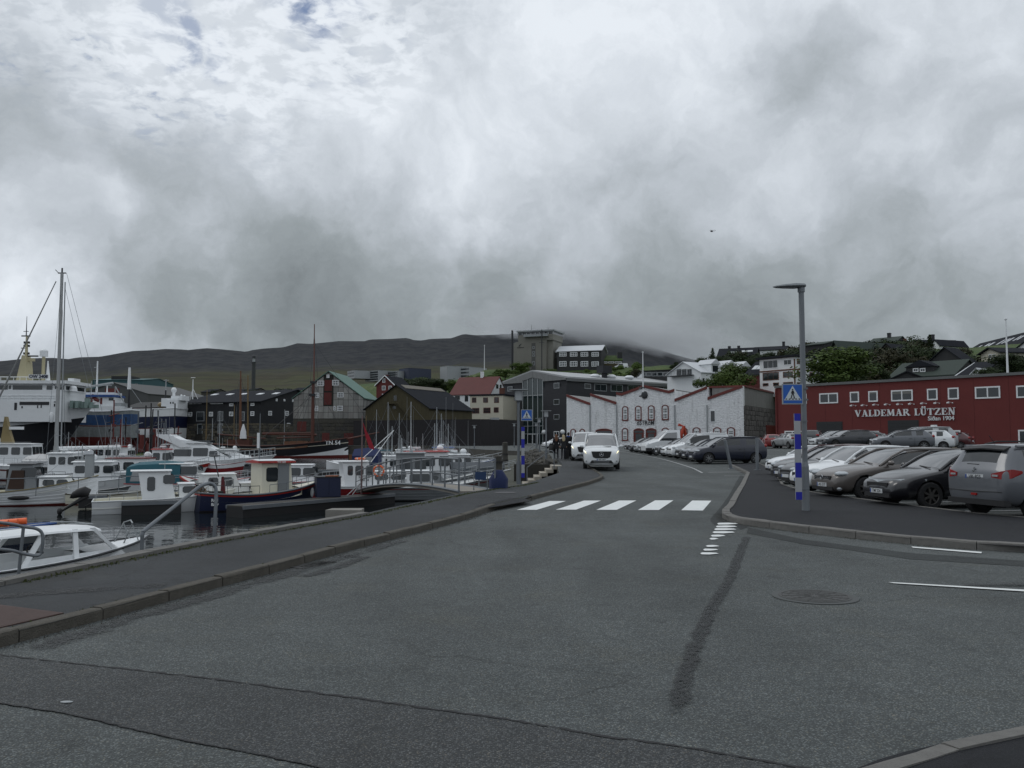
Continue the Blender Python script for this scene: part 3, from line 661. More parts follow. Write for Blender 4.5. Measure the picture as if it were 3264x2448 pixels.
for u, vt, vb, wd, Y, kd, tn, lb in [
 (2238, 1136, 1182, 70, 200, 'tree', 1, 'small dark tree on the skyline where the hill meets the mountain'),
 (2300, 1128, 1190, 80, 205, 'tree', 1, 'dark tree just right of the lone spruce'),
 (2450, 1116, 1172, 110, 190, 'tree', 1, 'dark bushy tree in front of the long dark house'),
 (2400, 1130, 1180, 80, 188, 'bush', 1, 'dark bush below the long dark house'),
 (2530, 1118, 1160, 90, 185, 'tree', 1, 'dark tree between the white three storey house and the lamp post'),
 (2590, 1128, 1165, 75, 165, 'bush', 0, 'light green bush above the flat roof of the white three storey house'),
 (2660, 1110, 1170, 90, 170, 'tree', 2, 'brownish tree below the green roofed house on the skyline'),
 (2720, 1098, 1160, 110, 165, 'tree', 0, 'green tree crown rising behind the very large round tree'),
 (2880, 1120, 1190, 90, 160, 'tree', 2, 'brownish tree below the stone gabled house'),
 (2915, 1104, 1165, 80, 168, 'tree', 1, 'dark tree right of the stone gabled house'),
 (2950, 1100, 1180, 110, 165, 'tree', 1, 'dark tree at the foot of the right hand spruce'),
 (3010, 1112, 1180, 90, 160, 'tree', 1, 'dark tree above the red trimmed gable'),
 (3068, 1100, 1175, 100, 168, 'tree', 2, 'brownish tree in front of the long slate roof'),
 (3110, 1128, 1190, 70, 150, 'bush', 1, 'dark bush left of the pale green gabled house'),
 (3230, 1112, 1215, 170, 118, 'tree', 1, 'big dark tree behind the right hand flagpole'),
 (3150, 1160, 1212, 110, 115, 'bush', 1, 'dark bush just above the right part of the red building'),
 (2820, 1166, 1222, 60, 130, 'bush', 1, 'dark bush right of the very large round tree'),
 (2030, 1168, 1205, 55, 225, 'bush', 2, 'brown bush on the grass mound left of the glazed dark building'),
 (2146, 1158, 1176, 36, 240, 'bush', 1, 'small dark bush on the grassy skyline'),
 (2156, 1150, 1174, 18, 242, 'tree', 1, 'tiny dark tree on the grassy skyline'),
 (1660, 1150, 1188, 90, 262, 'bush', 0, 'green bush at the foot of the grey control tower'),
 (1610, 1172, 1205, 90, 255, 'bush', 0, 'green bush on the grass mound below the black pipe'),
 (1750, 1172, 1206, 90, 250, 'bush', 0, 'green bush in front of the tower annex'),
 (1690, 1176, 1210, 100, 248, 'bush', 0, 'wide green bush on the mound above the dark modern building'),
 (1830, 1180, 1205, 110, 245, 'bush', 2, 'brownish green hedge below the black two storey house'),
 (1560, 1188, 1225, 80, 250, 'bush', 0, 'pale green bush at the left end of the mound'),
 (1510, 1192, 1235, 90, 255, 'bush', 0, 'low green bush above the red roofed house'),
 (1300, 1196, 1262, 110, 250, 'tree', 1, 'dark tree behind the olive brown warehouse'),
 (1350, 1200, 1262, 110, 245, 'tree', 1, 'dark tree over the dark roof of the olive brown warehouse'),
 (1400, 1198, 1262, 110, 250, 'tree', 1, 'dark tree left of the red roofed house'),
 (1265, 1204, 1262, 70, 240, 'tree', 1, 'dark tree beside the small red gabled house'),
 (1440, 1204, 1262, 80, 250, 'tree', 0, 'mid green tree right above the red roof'),
 (1345, 1196, 1250, 120, 262, 'tree', 0, 'mid green tree in the row behind the warehouses'),
 (690, 1238, 1290, 50, 240, 'bush', 1, 'dark bush above the left end of the black warehouse roof'),
 (800, 1236, 1290, 90, 245, 'bush', 1, 'dark bush above the middle of the black warehouse roof'),
 (905, 1232, 1290, 90, 245, 'bush', 1, 'dark bush above the right end of the black warehouse roof')]:
 tree(u, vt, vb, wd, Y, kd, tn, lb, 'bush' if kd == 'bush' else 'tree')
rnd = random.Random(9)
def shrub_mass(name, pts, mat):
 mb = MB()
 for (x, y, z, r) in pts:
  for q in range(3):
   c = Vector((x + rnd.uniform(-.6, .6) * r, y + rnd.uniform(-.6, .6) * r, z + r * rnd.uniform(.1, .5))); leaf_quads(mb, c, 190, r * rnd.uniform(.5, .85), .34, rnd, .8)
 mb.ob(name, mat, kind='stuff')
def hill_pt(u, Y): x = (u - 1632) / FL * Y; return x, Y, hill_z(x, Y)
for q in range(3):
 pts = []
 while len(pts) < 62:
  u = rnd.uniform(2200, 3500); Y = lerp([(2210, 168), (2600, 142), (3300, 118)], u) + rnd.uniform(0, 62); x, Y, z = hill_pt(u, Y); v = HV - (z - CH) * FL / Y
  if v > 1225 or (2410 < u < 2650 and Y < 165) or (u > 2950 and (v < 1150 or rnd.random() < .5)): continue
  pts.append((x, Y, z, rnd.uniform(1.5, 3.1)))
 shrub_mass('hillside_shrubs', pts, FOL[[1, 1, 2][q]])
pts = [(*hill_pt(rnd.uniform(1470, 2050), rnd.uniform(236, 258)), rnd.uniform(.8, 1.9)) for _ in range(46)]
shrub_mass('mound_shrubs', pts, FOL[0])
class Fr:
 """a building's frame: x along the front wall (left to right as seen), y into the depth, z up"""
 def __init__(s, uL, YL, uR, YR, z0=.4, name='building', label='', cat='building', group=None):
  s.L = Vector(((uL - 1632) / FL * YL, YL)); s.Rr = Vector(((uR - 1632) / FL * YR, YR)); d = s.Rr - s.L
  s.w = d.length; s.rz = math.atan2(d.y, d.x); s.z0 = z0
  s.ex = Vector((math.cos(s.rz), math.sin(s.rz))); s.ey = Vector((-s.ex.y, s.ex.x))
  s.root = thing(name, label, cat, (s.L.x, s.L.y, z0), s.rz, group)
 def front(s, u, v, y=0):
  d = ray(u, v); dx, dy = d.x, d.y; o = Vector((0, 0)) - s.L
  k = (y - o.dot(s.ey)) / (Vector((dx, dy)).dot(s.ey)); p = o + Vector((dx, dy)) * k
  return p.dot(s.ex), CH + d.z * k - s.z0
 def side(s, u, v, x=None):
  x = s.w if x is None else x; d = ray(u, v); o = Vector((0, 0)) - s.L
  k = (x - o.dot(s.ex)) / (Vector((d.x, d.y)).dot(s.ex)); p = o + Vector((d.x, d.y)) * k
  return p.dot(s.ey), CH + d.z * k - s.z0
 def pt(s, x, y): q = s.L + s.ex * x + s.ey * y; return q.x, q.y
def walls(root, w_, d, h, rise, axis, mat, apex=.5, z=0, name='wall', ins=0, y0=0):
 mb = MB()
 if rise == 0: mb.box(0, w_, y0, y0 + d, z, h)
 elif axis == 'y': mb.prism([(0, z), (w_, z), (w_, h), (w_ * apex, h + rise), (0, h)], y0, y0 + d)
 else: mb.prismx([(y0, z), (y0 + d, z), (y0 + d, h), (y0 + d * apex, h + rise), (y0, h)], 0, w_)
 return mb.ob(name, mat, root)
def roof(root, w_, d, h, rise, axis, mat, ov=.35, th=.16, apex=.5, name='roof', lift=.03):
 mb = MB(); h += lift
 if rise == 0: mb.box(-ov, w_ + ov, -ov, d + ov, h, h + th)
 else:
  W_ = w_ if axis == 'y' else d; a = W_ * apex; s1, s2 = rise / a, rise / (W_ - a)
  pr = [(-ov, h - ov * s1), (a, h + rise), (W_ + ov, h - ov * s2), (W_ + ov, h - ov * s2 + th), (a, h + rise + th), (-ov, h - ov * s1 + th)]
  if axis == 'y': mb.prism(pr, -ov, d + ov)
  else: mb.prismx(pr, -ov, w_ + ov)
 return mb.ob(name, mat, root)
def fmx(face, off, w_=0):
 if face == 'front': return Matrix.Translation((0, off, 0))
 if face == 'right': return Matrix.Translation((w_ + (-off), 0, 0)) @ Matrix.Rotation(math.pi / 2, 4, 'Z')
 if face == 'left': return Matrix.Translation((off, 0, 0)) @ Matrix.Rotation(-math.pi / 2, 4, 'Z')
WCACHE = {}
def window(root, x0, z0, x1, z1, nx=2, ny=2, fr=None, face='front', w_=0, t=.08, mt_=.045, glass=None, off=0, name='window', bot=True, trim=None, sill=None, blind=0):
 fr = fr or WHITE; glass = glass or GLASS
 if face == 'left': x0, x1 = -x1, -x0
 W_, H_ = round(x1 - x0, 1) or .3, round(z1 - z0, 1) or .3
 k = (W_, H_, nx, ny, t, mt_, bot, fr.name)
 if k not in WCACHE:
  mb = MB(); mb.box(0, t, -.05, .02, 0, H_); mb.box(W_ - t, W_, -.05, .02, 0, H_); mb.box(t, W_ - t, -.05, .02, H_ - t, H_)
  if bot: mb.box(t, W_ - t, -.05, .02, 0, t)
  for i in range(1, nx): mb.box(W_ * i / nx - mt_ / 2, W_ * i / nx + mt_ / 2, -.042, .02, 0.002, H_ - t)
  for j in range(1, ny): mb.box(t, W_ - t, -.040, .02, H_ * j / ny - mt_ / 2, H_ * j / ny + mt_ / 2)
  me = mb.mesh('window_frame'); me.materials.append(fr)
  WCACHE[k] = me
 kg = (W_, H_, 'g', glass.name)
 if kg not in WCACHE:
  me = MB().box(.03, W_ - .03, -.022, .01, .03, H_ - .03).mesh('pane'); me.materials.append(glass); WCACHE[kg] = me
 M_ = fmx(face, off, w_) @ Matrix.Translation((x0, 0, z0))
 o = link(name, WCACHE[k], None, root, mtx=M_)
 link('pane', WCACHE[kg], None, o)
 if trim:
  mb = MB(); mb.box(-trim[1], 0, -.07, .02, -trim[1], H_ + trim[1]); mb.box(W_, W_ + trim[1], -.07, .02, -trim[1], H_ + trim[1]); mb.box(0, W_, -.07, .02, H_, H_ + trim[1]); mb.box(0, W_, -.07, .02, -trim[1], 0)
  mb.ob('trim', trim[0], o)
 if sill: MB().box(-.08, W_ + .08, -.12, .02, -.08, -.002).ob('sill', sill, o)
 if blind: MB().box(t, W_ - t, -.030, -.023, H_ * (1 - blind), H_ - t).ob('blind', pbr('grey_blind', (.16, .16, .15), .9), o)
 return o
def wpx(F, l, face='front', w_=None, **kw):
 """windows from pixel corners (u0,v0,u1,v1) on a wall"""
 for q in l:
  u0, v0, u1, v1 = q[:4]; um = (u0 + u1) / 2; off = kw.get('off', 0)
  if face == 'front': a, zb = F.front(u0, v1, off); b_, _ = F.front(u1, v1, off); _, zt = F.front(um, v0, off); _, zb = F.front(um, v1, off)
  else: a, _ = F.side(u0, v1); b_, _ = F.side(u1, v1); _, zt = F.side(um, v0); _, zb = F.side(um, v1)
  k2 = dict(kw)
  if len(q) > 4: k2.update(q[4])
  window(F.root, a, zb, b_, zt, face=face, w_=F.w, **k2)
def chimney(root, x, y, z0, z1, s, mat): MB().box(x - s / 2, x + s / 2, y - s / 2, y + s / 2, z0, z1).box(x - s / 2 - .05, x + s / 2 + .05, y - s / 2 - .05, y + s / 2 + .05, z1 - .25, z1 - .1).ob('chimney', mat, root)
TARBLK = pbr('tarred_boards', (.010, .011, .014), .75, var=.3, streak=True)
STONEM = pbr('rubble_stone', (.085, .075, .055), .95, var=.5, scale=1.2, bump=1, bscale=5, dirt=.4)
MORT = pbr('mortar', (.028, .026, .022), .95, var=.3, scale=2)
SLATE = pbr('dark_roofing', (.022, .024, .029), .95, var=.15, scale=.8, spec=.1)
FIBRE = [pbr('fibre_cement_%d' % i, c, .9, var=.28, scale=.9, streak=True, dirt=.3, bump=.3, bscale=12) for i, c in enumerate([(.245, .245, .230), (.195, .195, .185), (.285, .283, .265), (.225, .218, .205)])]
for i, m_ in enumerate(FIBRE): m_.name = 'fibre_cement'
COPPER = pbr('green_roofing', (.085, .165, .135), .7, var=.12, scale=.3)
OLIVE = pbr('olive_boards', (.062, .053, .026), .85, var=.25, streak=True, scale=1.5)
DWALL = pbr('dark_panelling', (.022, .023, .028), .65, var=.12, scale=.5)
def rubble_mesh(seed):
 r_ = random.Random(seed); bm = bmesh.new(); bmesh.ops.create_cube(bm, size=1)
 bmesh.ops.bevel(bm, geom=bm.edges[:] , offset=.14, segments=1, affect='EDGES')
 for v in bm.verts: v.co += Vector((r_.uniform(-.07, .07), r_.uniform(-.05, .05), r_.uniform(-.07, .07)))
 me = bpy.data.meshes.new('stone'); bm.to_mesh(me); bm.free(); return me
RUB = [rubble_mesh(i) for i in range(6)]
RUBM = [pbr('rubble_%d' % i, c, .95, var=.3, scale=2, bump=.8, bscale=14) for i, c in enumerate([(.085, .078, .060), (.060, .056, .046), (.105, .090, .064), (.048, .046, .042)])]
RV = []
for i, me in enumerate(RUB):
 for m_ in RUBM: k = me.copy(); k.materials.append(m_); RV.append(k)
for m_ in RUBM: m_.name = 'rubble_stone'
def stone_face(root, x0, x1, z0, z1, course, mats, face='front', w_=0, skip=(), name='stone', limit=300, depth=.35, cnt=None, lr=(1.0, 2.3)):
 n = 0; z = z0; zs = []
 while z < z1 - course * .4:
  h_ = min(course * random.uniform(.8, 1.2), z1 - z); x = x0 + random.uniform(-.4, 0)
  while x < x1:
   l = course * random.uniform(*lr); a, b_ = max(x, x0), min(x + l, x1); x += l
   if b_ - a < .12 or any(p[0] < (a + b_) / 2 < p[1] and p[2] < z + h_ / 2 < p[3] for p in skip): continue
   zs.append((a, b_, z, h_))
  z += h_
 random.shuffle(zs); rest = MB()
 for i, (a, b_, z, h_) in enumerate(zs):
  M_ = fmx(face, 0, w_) @ Matrix.Translation(((a + b_) / 2, -.02 + random.uniform(-.03, .03), z + h_ / 2)) @ Matrix.Rotation(random.uniform(-.03, .03), 4, 'Y') @ Matrix.Diagonal((b_ - a - .05, depth * .5, h_ - .05, 1))
  if i < limit: link(name, random.choice(mats), None, root, mtx=M_)
  else:
   me = random.choice(RUB); rest.add([M_ @ v.co for v in me.vertices], [tuple(p.vertices) for p in me.polygons])
 if rest.v: rest.ob('stonework', mats[0].materials[0], root, kind='stuff')
F = Fr(581, 200, 830, 190, .3, 'black_warehouse', 'long black tarred wooden warehouse on a rubble stone base with small white windows', 'warehouse'); r_ = F.root
zt = zpx(1280, 190) - .3; zr = zpx(1244, 201) - .3; dp = 24
sb = zpx(1349, 190) - .3
MB().box(.1, F.w - .1, .1, dp, -2.2, sb).ob('stone_base', MORT, r_)
drs = [F.front(500 + x * .2712, 1350 + 0)[0] for x in (475, 535, 718, 778)]
stone_face(r_, 0, F.w, -1.8, sb, .62, RV, skip=[(drs[0] - .3, drs[1] + .3, -3, 9), (drs[2] - .3, drs[3] + .3, -3, 9)], limit=150)
stone_face(r_, 0, 12, -1.8, sb, .62, RV, face='right', w_=F.w, limit=60)
walls(r_, F.w, dp, zt, zr - zt, 'x', TARBLK, z=sb)
mb = MB()
x = .3
while x < F.w: mb.box(x, x + .05, -.03, 0, sb, zt - .02); x += .5
mb.ob('battens', TARBLK, r_, kind='stuff')
roof(r_, F.w, dp, zt, zr - zt, 'x', SLATE, ov=.5)
k = .2712
def c2(l): return [(500 + a * k, 950 + b_ * k, 500 + c_ * k, 950 + d * k, *e) for a, b_, c_, d, *e in l]
wpx(F, c2([(370, 1340, 415, 1393), (613, 1338, 660, 1390), (850, 1334, 898, 1388), (1100, 1330, 1147, 1385), (852, 1240, 898, 1270, dict(ny=1)), (1102, 1237, 1148, 1266, dict(ny=1))]), nx=3, ny=2, t=.16, mt_=.08)
wpx(F, c2([(465, 1338, 555, 1448), (716, 1335, 778, 1447), (968, 1333, 1032, 1445)]), nx=1, ny=1, t=.12, fr=LGREY, name='glazed_door')
wpx(F, c2([(475, 1478, 537, 1600), (715, 1475, 777, 1600)]), nx=1, ny=1, t=.15, fr=LGREY, name='doorway', bot=False)
wpx(F, c2([(1308, 1326, 1352, 1380), (1508, 1330, 1550, 1384), (1526, 1468, 1568, 1520)]), face='right', nx=3, ny=2, t=.16, mt_=.08)
wpx(F, c2([(1396, 1180, 1418, 1213), (1488, 1185, 1508, 1213), (1590, 1192, 1606, 1220)]), face='right', nx=1, ny=1, t=.2)
for a, b_ in ((375, 530), (628, 778)):
 x0, z0 = F.front(500 + a * k, 950 + 1246 * k); x1, _ = F.front(500 + b_ * k, 950 + 1246 * k)
 MB().box(x0, x1, -.12, 0, z0, z0 + .22).ob('sign_strip', WHITE, r_)
sl_ = (zr - zt) / (dp / 2)
for a, b_ in ((680, 1148), (860, 1143), (1025, 1140), (1215, 1138), (1400, 1135)):
 best = min((abs(F.front(500 + a * k, 950 + b_ * k, y)[1] - (zt + sl_ * y)), y) for y in [i * .25 for i in range(48)])[1]
 x, z = F.front(500 + a * k, 950 + b_ * k, best); M_ = Matrix.Translation((x, best, zt + sl_ * best + .24)) @ Matrix.Rotation(math.atan(sl_), 4, 'X')
 MB().box(-.75, .75, -.7, .7, -.05, .08).ob('roof_light', pbr('roof_light', (.7, .72, .74), .25, var=0), r_, mtx=M_)
F = Fr(935, 176, 1158, 175, .3, 'grey_warehouse', 'tall gabled warehouse of grey cement panels with a pale green roof and red hatches', 'warehouse'); r_ = F.root
zt = zpx(1268, 175) - .3; zr = zpx(1184, 175) - .3; dp = 14.4; pb = zpx(1334.5, 175) - .3
MB().box(0.03, F.w - .03, .03, dp, -2.2, pb).ob('stone_base', pbr('plastered_stone', (.062, .060, .050), .95, var=.45, scale=.9, bump=1, bscale=3, dirt=.4), r_)
stone_face(r_, 0, F.w, -2, pb - .1, .75, [RV[1], RV[5], RV[7], RV[11], RV[3]], limit=90, depth=.16)
walls(r_, F.w, dp, zt, zr - zt, 'y', MORT, z=pb)
def cutpanel(root, x0, x1, z0, z1, lim, mat, face='front', w_=0):
 poly = [(x0 + .02, z0 + .02), (x1 - .02, z0 + .02)]
 zr1 = min(z1, lim(x1)); zl = min(z1, lim(x0))
 if max(zr1, zl) < z0 + .15: return
 poly = [(x0 + .03, z0 + .04), (x1 - .03, z0 + .04), (x1 - .03, max(zr1, z0 + .06) - .02), (x0 + .03, max(zl, z0 + .06) - .02)]
 mb = MB(); mb.prism(poly, -.05 - random.uniform(0, .02), 0)
 if face == 'front': mb.ob('panel', mat, root)
 else: mb.ob('panel', mat, root, mtx=fmx(face, 0, w_))
lim = lambda x: zt + (zr - zt) * (1 - abs(x / (F.w / 2) - 1)) - .12
rh = 1.28; z = pb; row = 0
while z < zr:
 n = 14; cw = F.w / n
 for i in range(n):
  hx0, hx1 = F.front(1035, 1300)[0], F.front(1056, 1300)[0]
  if z > F.front(1040, 1290)[1] - .3 and z < zr - 1.6 and hx0 < (i + .5) * cw < hx1: continue
  cutpanel(r_, i * cw, (i + 1) * cw, z, z + rh, lim, random.choice(FIBRE))
 z += rh; row += 1
z = pb
while z < zt - .2:
 for i in range(12): cutpanel(r_, i * dp / 12, (i + 1) * dp / 12, z, min(z + rh, zt), lambda x: zt - .05, random.choice(FIBRE), 'right', F.w)
 z += rh
roof(r_, F.w, dp, zt, zr - zt, 'y', COPPER, ov=.3)
k = .3165
def c3(l): return [(900 + a * k, 950 + b_ * k, 900 + c_ * k, 950 + d * k, *e) for a, b_, c_, d, *e in l]
HATCH = pbr('faded_red_hatch', (.105, .022, .019), .8, var=.2, streak=True, dirt=.3)
for q in [(425, 825, 500, 935), (420, 952, 496, 1075), (150, 1243, 243, 1345), (400, 1358, 475, 1470), (620, 1360, 755, 1480)]:
 a, zb = F.front(900 + q[0] * k, 950 + q[3] * k); b_, z1 = F.front(900 + q[2] * k, 950 + q[1] * k)
 mb = MB(); mb.box(a, b_, -.1, 0, zb, z1)
 for i in range(1, 6): mb.box(a + (b_ - a) * i / 6 - .015, a + (b_ - a) * i / 6 + .015, -.12, -.1, zb, z1)
 mb.ob('hatch', HATCH, r_)
wpx(F, c3([(352, 835, 420, 882, dict(nx=4)), (502, 828, 570, 880, dict(nx=4)), (322, 953, 370, 1003), (553, 950, 617, 1000, dict(nx=4)), (322, 1088, 360, 1135), (552, 1085, 612, 1135, dict(nx=4)), (515, 1090, 533, 1132, dict(nx=1)), (445, 772, 473, 805)]), nx=3, ny=2, t=.12, mt_=.09, off=-.06)
wpx(F, c3([(883, 1088, 903, 1142), (922, 1090, 940, 1145), (958, 1095, 975, 1148), (993, 1105, 1018, 1190, dict(ny=3)), (885, 1040, 905, 1058, dict(ny=1)), (922, 1040, 940, 1060, dict(ny=1))]), face='right', nx=2, ny=2, t=.12, mt_=.07, off=-.06, fr=LGREY)
F = Fr(1165, 172, 1368, 165, .3, 'olive_warehouse', 'olive brown boarded warehouse with a wide dark roof above a black boarded base', 'warehouse'); r_ = F.root
zt = zpx(1301, 165) - .3; zr = zpx(1228.5, 168.5) - .3; dp = 16.4; pb = zpx(1340, 170) - .3
walls(r_, F.w, dp, zt, zr - zt, 'y', OLIVE, z=pb)
roof(r_, F.w, dp, zt, zr - zt, 'y', SLATE, ov=.4)
mb = MB(); n_ = 0
for i in range(1, 31):
 x = F.w * i / 31; mb.box(x - .02, x + .02, -.025, 0, pb, zt + (zr - zt) * (1 - abs(x / (F.w / 2) - 1)) - .1)
mb.ob('board_joints', OLIVE, r_, kind='stuff')
wpx(F, [(900 + 1118 * k, 950 + 977 * k, 900 + 1157 * k, 950 + 1038 * k), (900 + 1108 * k, 950 + 1085 * k, 900 + 1150 * k, 950 + 1120 * k)], nx=1, ny=1, fr=OLIVE)
BASEB = pbr('black_boarding', (.016, .014, .016), .85, var=.3, streak=True)
MB().box(-2, F.w + 12, -1.2, dp, -2.2, pb - .02).ob('boarded_base', BASEB, r_)
a0 = F.front(1262, 1287); a1 = F.front(1300, 1328)
mb = MB(); mb.tube([(a0[0], -.5, a0[1]), (a1[0], -.5, a1[1])], .05, 5); mb.tube([(a0[0], -.5, a0[1] + .9), (a1[0], -.5, a1[1] + .9)], .03, 5)
for i in range(10):
 t_ = i / 9; mb.box(a0[0] + (a1[0] - a0[0]) * t_ - .12, a0[0] + (a1[0] - a0[0]) * t_ + .12, -.9, 0, a0[1] + (a1[1] - a0[1]) * t_ - .02, a0[1] + (a1[1] - a0[1]) * t_ + .02)
mb.box(a0[0] - 2, a0[0], -.9, 0, a0[1] - .05, a0[1]); mb.ob('outside_stair', OLIVE, r_)
M_ = Matrix.Translation((F.w / 2, 0, zr + .23)) @ Matrix.Rotation(math.atan((zr - zt) / (F.w / 2)), 4, 'Y')
MB().box(.1, 1.5, 1.2, dp - .5, -.02, .06).ob('ridge_strip', pbr('pale_roofing', (.16, .145, .12), .8), r_, mtx=M_)
REDB = pbr('red_boards', (.11, .016, .014), .7, var=.15, streak=True)
F = Fr(1199, 232, 1256, 230, 3, 'red_house', 'small dark red gabled house with white windows between the two big warehouses', 'house'); r_ = F.root
zt = zpx(1228, 231) - 3; zr = zpx(1199, 231) - 3
walls(r_, F.w, 9, zt, zr - zt, 'y', REDB); roof(r_, F.w, 9, zt, zr - zt, 'y', SLATE, ov=.35)
bd = MB()
for s_ in (0, 1):
 pts = [(F.w / 2, -.38, zr + .12), (-.35 if s_ == 0 else F.w + .35, -.38, zt - .12)]; bd.tube(pts, .14, 4)
bd.ob('verge_board', WHITE, r_)
wpx(F, c3([(1007, 812, 1038, 852), (1003, 882, 1038, 928), (1070, 882, 1103, 928), (1003, 962, 1038, 975)]), nx=2, ny=3, t=.14)
chimney(r_, F.w * .28, 3, zt, zr + .6, .8, REDB)
RROOF = pbr('red_roofing', (.10, .024, .021), .75, var=.12, scale=.5)
BROWN = pbr('brown_window', (.09, .028, .022), .6)
F = Fr(1435, 217, 1561, 213, 5, 'white_house_red_roof', 'white plastered house with a wide dull red roof left of the dark modern building', 'house'); r_ = F.root
zt = zpx(1257, 215) - 5; zr = zpx(1204, 221) - 5; dp = 12
walls(r_, F.w, dp, zt, zr - zt, 'x', WHITE); roof(r_, F.w, dp, zt, zr - zt, 'x', RROOF, ov=.3)
wpx(F, c3([(1740, 985, 1788, 1025), (1838, 980, 1870, 1042)]), nx=2, ny=2, fr=DGREY)
wpx(F, c3([(2152, 870, 2175, 912), (2190, 872, 2207, 912)]), face='right', nx=1, ny=2, fr=DGREY)
chimney(r_, F.w * .57, dp / 2, zr - .3, zr + 1.5, .7, WHITE)
F = Fr(1498, 201, 1603, 198, 5.0, 'cream_house', 'cream two storey house with brown windows under a flat dark roof', 'house'); r_ = F.root
zt = zpx(1262, 200) - 5; pb = zpx(1331, 200) - 5
walls(r_, F.w, 9, zt, 0, 'x', CREAM, z=pb - .5); roof(r_, F.w, 9, zt, 0, 'x', SLATE, ov=.25, th=.35)
wpx(F, c3([(1910, 1003, 1955, 1053), (2023, 1002, 2072, 1053), (2133, 1000, 2180, 1055), (1912, 1105, 1983, 1163, dict(nx=4)), (2025, 1103, 2098, 1160, dict(nx=4)), (2130, 1100, 2178, 1153)]), nx=3, ny=2, fr=BROWN, t=.14, mt_=.07)
chimney(r_, F.w * .83, 3, zt, zt + 1.9, 1.0, pbr('brick_chimney', (.12, .05, .035), .9, var=.2))
F = Fr(1395, 182, 1604, 186, .3, 'quay_terrace', 'black stone terrace wall under the cream house with a pale canopy edge', 'terrace wall'); r_ = F.root
pb = zpx(1338, 190) - .3
MB().box(0, F.w, .1, 14, -2.2, pb).ob('wall', MORT, r_)
DARKST = [k_ for k_ in RV[3::4]] + [RV[1], RV[9]]
stone_face(r_, 0, F.w, -2, pb, .55, DARKST, limit=140)
c0, cz = F.front(1528, 1346); c1_, _ = F.front(1603, 1346)
MB().box(c0, c1_, -1.1, .1, cz - .1, cz + .14).ob('canopy', pbr('weathered_canopy', (.30, .26, .18), .8, dirt=.5), r_)
MB().box(c0 + 2.5, c0 + 4.2, -.9, 1, cz + .2, cz + 1.0).ob('plant_unit', LGREY, r_)
F = Fr(1603, 212, 1805, 195, .4, 'modern_office', 'dark four storey modern building with a glazed entrance bay and pale metal gable', 'office building'); r_ = F.root
zl = zpx(1217, 212) - .4; zq = zpx(1202, 195) - .4; ze = (zl + zq) / 2 - .15
zp = F.front(1698, 1183.5)[1]; ap = F.front(1697, 1183)[0] / F.w
MB().prism([(0, 0), (F.w, 0), (F.w, ze - .1), (F.w * ap, zp - .1), (0, ze - .1)], 0.25, 40).ob('wall', DWALL, r_)
k = .2712
def c4(l): return [(1550 + a * k, 1000 + b_ * k, 1550 + c_ * k, 1000 + d * k, *e) for a, b_, c_, d, *e in l]
def f4(a, b_, y=0): return F.front(1550 + a * k, 1000 + b_ * k, y)
gx0, gx1 = f4(427, 800)[0], f4(668, 800)[0]
zb1 = f4(200, 828)[1]; zb2 = f4(420, 812)[1]; zb3 = f4(670, 795)[1]; zb4 = f4(940, 775)[1]
for x0, x1, nm in ((0, gx0, 'left'), (gx1, F.w, 'right')):
 n = 9
 for i in range(n):
  z0_, z1_ = (ze - 1.9) * i / n, (ze - 1.9) * (i + 1) / n
  MB().box(x0, x1, .05 + random.uniform(0, .01), .25, z0_ + .012, z1_).ob('cladding_panel', DWALL, r_)
seams = [0, .055, .11, .17, .23, .30, .37, .44, .50, .56, .62, .68, .74, .80, .87, .94, 1.0]
SEAM = pbr('pale_metal_sheet', (.20, .205, .205), .55, .2, var=.06)
top = lambda x: (ze + (zp - ze) * (x / (ap * F.w)) if x < ap * F.w else zp + (ze - zp) * ((x - ap * F.w) / (F.w * (1 - ap))))
def bot(x):
 if x <= gx0: return zb1 + (zb2 - zb1) * x / gx0
 if x >= gx1: return zb3 + (zb4 - zb3) * (x - gx1) / (F.w - gx1)
 zg = f4(545, 750)[1]; m_ = (gx0 + gx1) / 2; s_ = f4(430, 790)[1]
 return s_ + (zg - s_) * (1 - abs(x - m_) / (m_ - gx0))
cuts = sorted(set([round(q * F.w, 3) for q in seams] + [gx0, gx1, (gx0 + gx1) / 2, ap * F.w]))
for a, b_ in zip(cuts, cuts[1:]):
 if b_ - a < .05: continue
 e = .004
 ba = bot(a + e) if not (abs(a - gx0) < .01) else bot(a + .02); bb = bot(b_ - e)
 MB().prism([(a + .02, ba), (b_ - .02, bb), (b_ - .02, top(b_)), (a + .02, top(a))], -.12, .24).ob('metal_sheet', SEAM, r_)
GREENG = pbr('green_tinted_glass', (.018, .032, .034), .06, var=.3, scale=.4, spec=.9)
mz = [f4(540, y_)[1] for y_ in (1545, 1412, 1320, 960)]
mb = MB(); mb.prism([(gx0, 0), (gx1, 0), (gx1, bot(gx1 - .01) + .1), ((gx0 + gx1) / 2, bot((gx0 + gx1) / 2) + .1), (gx0, bot(gx0 + .01) + .1)], .1, .24); mb.ob('glazing', GREENG, r_)
xs = [f4(a, 1000)[0] for a in (428, 485, 545, 603, 662)]
for x in xs: MB().box(x - .06, x + .06, -.02, .1, mz[1] if x in xs[1:4] else 0, bot(x) ).ob('mullion', pbr('pale_mullion', (.42, .44, .45), .5), r_)
for z_ in mz[1:]: MB().box(gx0, gx1, .0, .1, z_ - .05, z_ + .05).ob('transom', MATS['pale_mullion'], r_)
dx0, dx1 = f4(485, 1480)[0], f4(603, 1480)[0]
window(r_, dx0, 0, dx1, mz[1], nx=2, ny=1, t=.16, mt_=.3, name='entrance_door', off=-.02)
